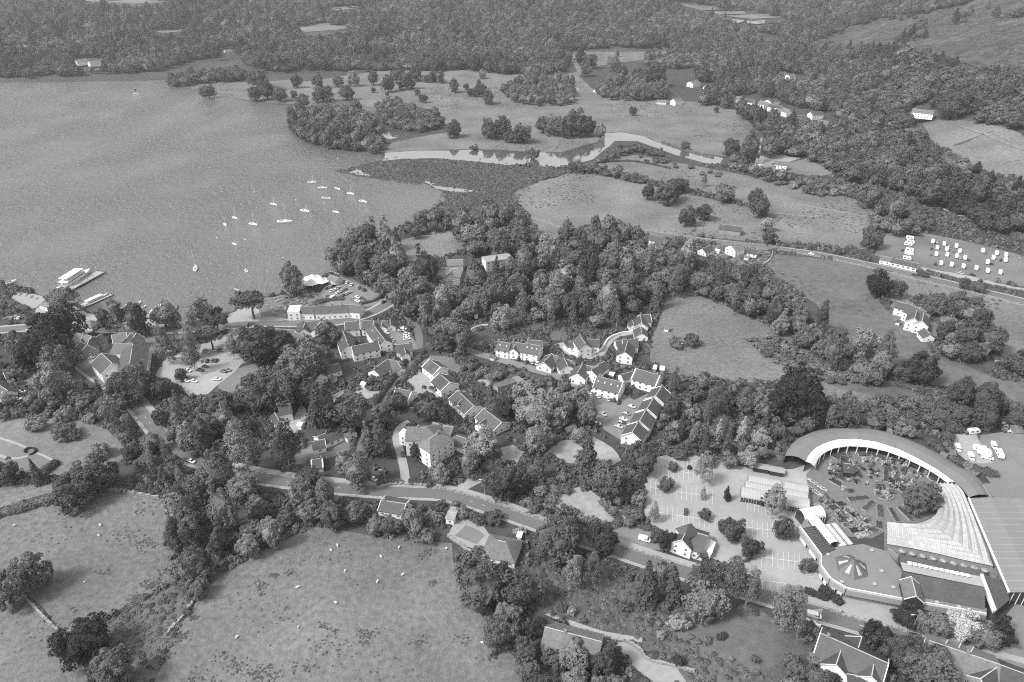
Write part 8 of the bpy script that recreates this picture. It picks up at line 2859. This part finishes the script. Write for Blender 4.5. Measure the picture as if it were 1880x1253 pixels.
g = np.random.default_rng(77)
pts = []
for y0, y1, sp, sc in ((140, 420, 2.3, 1.0), (420, 760, 3.0, 1.3)):
    x, y, px, py = grid_pts(y0, y1, sp, g)
    m = free_mask(x, y)
    for p_ in GC_KEEP:
        m &= ~inpoly(px, py, p_)
    nz = vnoise(x, y, 14, 51) * .6 + vnoise(x, y, 5, 52) * .4
    br = np.zeros(x.shape, bool)
    for n, poly in PATCHES:
        if n in OPEN:
            br |= inpoly(x, y, poly)
    m &= (nz > .42) | (br & (nz > .2))
    x, y, nz, px, py = x[m], y[m], nz[m], px[m], py[m]
    br = np.zeros(x.shape, bool)
    for n, poly in PATCHES:
        if n in OPEN:
            br |= inpoly(x, y, poly)
    r_ = g.uniform(.9, 2.0, x.size) * sc * np.where(br, .75, 1)
    hh = r_ * g.uniform(.7, 1.5, x.size) * np.where(br, .45, 1)
    pts += list(zip(x, y, np.zeros(x.size), r_, hh, g.integers(0, 3, x.size)))
scatter("undergrowth", pts, [(m_, 1.0, 1.0) for m_ in LOW], None, "low shrubs and rough growth between the houses and under the trees", "undergrowth")
print("undergrowth", len(pts))

# rush tufts in the sheep fields, thick in a few places
spots = [(505, 1057, 9, 30), (478, 1078, 14, 22), (482, 1092, 6, 8), (470, 1070, 10, 12), (535, 1050, 14, 16), (556, 1030, 3, 3), (230, 985, 30, 40), (270, 1000, 26, 40), (280, 925, 18, 18), (260, 940, 20, 14), (190, 1052, 14, 22), (140, 1120, 12, 10), (90, 1000, 30, 8),
         (600, 1185, 40, 30), (480, 1240, 34, 70), (440, 1225, 24, 40), (405, 1205, 26, 22), (595, 1150, 12, 18), (615, 1158, 8, 10), (675, 1165, 18, 30), (660, 1158, 10, 10), (770, 1180, 20, 26), (850, 1175, 20, 20), (795, 1070, 9, 26), (785, 1012, 14, 34), (775, 1022, 10, 22),
         (670, 1180, 10, 10), (250, 1100, 16, 60), (230, 1130, 22, 80), (215, 1160, 22, 80), (280, 1075, 18, 60), (305, 1050, 12, 40), (240, 1160, 26, 60), (330, 1170, 18, 40), (355, 1135, 10, 24), (300, 1200, 20, 40), (720, 1230, 60, 16), (900, 1210, 16, 10), (560, 1225, 30, 24), (370, 1245, 40, 40), (60, 1160, 30, 8), (130, 955, 40, 14), (630, 1020, 40, 14), (500, 1130, 60, 18)]
pts = []
for x, y, sp, n in spots:
    for _ in range(int(n * 1.3)):
        p = at(x + g.normal(0, sp * .5), y + g.normal(0, sp * .28))
        r_ = g.uniform(.22, .55)
        pts.append((p.x, p.y, 0, r_, r_ * g.uniform(.4, .7), int(g.integers(0, 2))))
# fine dark specks everywhere in the pastures
x, y, px, py = grid_pts(148, 330, 3.4, g)
m = np.zeros(x.shape, bool)
for n, poly in PATCHES:
    if n == "sheep_field":
        m |= inpoly(x, y, poly)
m &= (vnoise(x, y, 22, 61) * .5 + vnoise(x, y, 6, 62) * .5) > .60
for a, b in zip(x[m], y[m]):
    r_ = g.uniform(.15, .42)
    pts.append((a, b, 0, r_, r_ * .5, int(g.integers(0, 2))))
scatter("rushes", pts, [(m_, 1.0, 1.0) for m_ in RUSH], None, "dark rush tufts scattered over the sheep fields", "rushes")
# rough tussocks in the far meadows and hill fields
pts = []
x, y, px, py = grid_pts(330, 1250, 5.0, g)
m = np.zeros(x.shape, bool)
for n, poly in PATCHES:
    if n in ("hill_field", "meadow", "paddock", "pasture"):
        m |= inpoly(x, y, poly)
m &= (vnoise(x, y, 60, 71) * .6 + vnoise(x, y, 12, 72) * .4) > .62
for a, b in zip(x[m], y[m]):
    r_ = g.uniform(.4, 1.1)
    pts.append((a, b, 0, r_ * 1.4, r_ * .5, int(g.integers(0, 2))))
scatter("tussocks", pts, [(m_, 1.0, 1.0) for m_ in RUSH], None, "dark tussocks dotting the far meadows and hill fields", "tussocks")
# bracken and scrub on the open fell
fp_ = [poly for n, poly in PATCHES if n == "fell"][0]
xs_, ys_ = [p[0] for p in fp_], [p[1] for p in fp_]
x = g.uniform(min(xs_), max(xs_), 60000)
y = g.uniform(min(ys_), max(ys_), 60000)
m = inpoly(x, y, fp_)
ridge = (x * .55 + y) / 26.0
m &= (vnoise(x, y, 70, 81) * .45 + vnoise(ridge * 26, x * .12, 26, 82) * .3 + vnoise(x, y, 18, 83) * .25) > .56
x, y = x[m][:9000], y[m][:9000]
pts = list(zip(x, y, H(x, y), g.uniform(1.6, 4.5, len(x)), g.uniform(.5, 2.0, len(x)), g.integers(0, 3, len(x))))
scatter("fell_scrub", pts, [(m_, 1.0, 1.0) for m_ in LOW], None, "patches of bracken and scrub on the open fell", "scrub")
# reeds standing in the reed bed
pts = []
x, y, px, py = grid_pts(560, 900, 2.6, g)
m = np.zeros(x.shape, bool)
for n, poly in PATCHES:
    if n in ("reed_bed", "reed_fringe"):
        m |= inpoly(x, y, poly)
for n, poly in PATCHES:
    if n == "reed_pool":
        m &= ~inpoly(x, y, poly)
for a, b in zip(x[m], y[m]):
    r_ = g.uniform(.8, 1.6)
    if g.uniform() < .15:
        a, b = a + g.normal(0, 6), b + g.normal(0, 6)
    pts.append((a, b, 0, r_, g.uniform(.5, 1.5), int(g.integers(0, 3))))
LOWR = [low_mesh("reed_clump", 321 + i, 1.0, 1.0, 40, .3) for i in range(3)]
for m_ in LOWR:
    m_.materials.append(leaf("leaf_reed", .125, rand=.3))
scatter("reeds", pts, [(m_, 1.0, 1.0) for m_ in LOWR], None, "dense reeds standing in the lake's marshy corner", "reeds")

# ------------------------------------------------------------------ haze
def haze():
    m = bpy.data.materials.new("haze_air")
    m.use_nodes = True
    N, L = m.node_tree.nodes, m.node_tree.links
    N.remove(N["Principled BSDF"])
    v_ = N.new("ShaderNodeVolumePrincipled")
    v_.inputs["Color"].default_value = (.86, .86, .86, 1)
    v_.inputs["Density"].default_value = HAZE
    v_.inputs["Anisotropy"].default_value = .2
    L.new(v_.outputs[0], N["Material Output"].inputs["Volume"])
    mb = MB()
    mb.box(-6300, 7300, -800, 9300, -1.5, 330)
    o = mb.build("haze", m)
    tag(o, "pale haze filling the air over the whole valley", "haze", kind="stuff")
HAZE = .00009
haze()
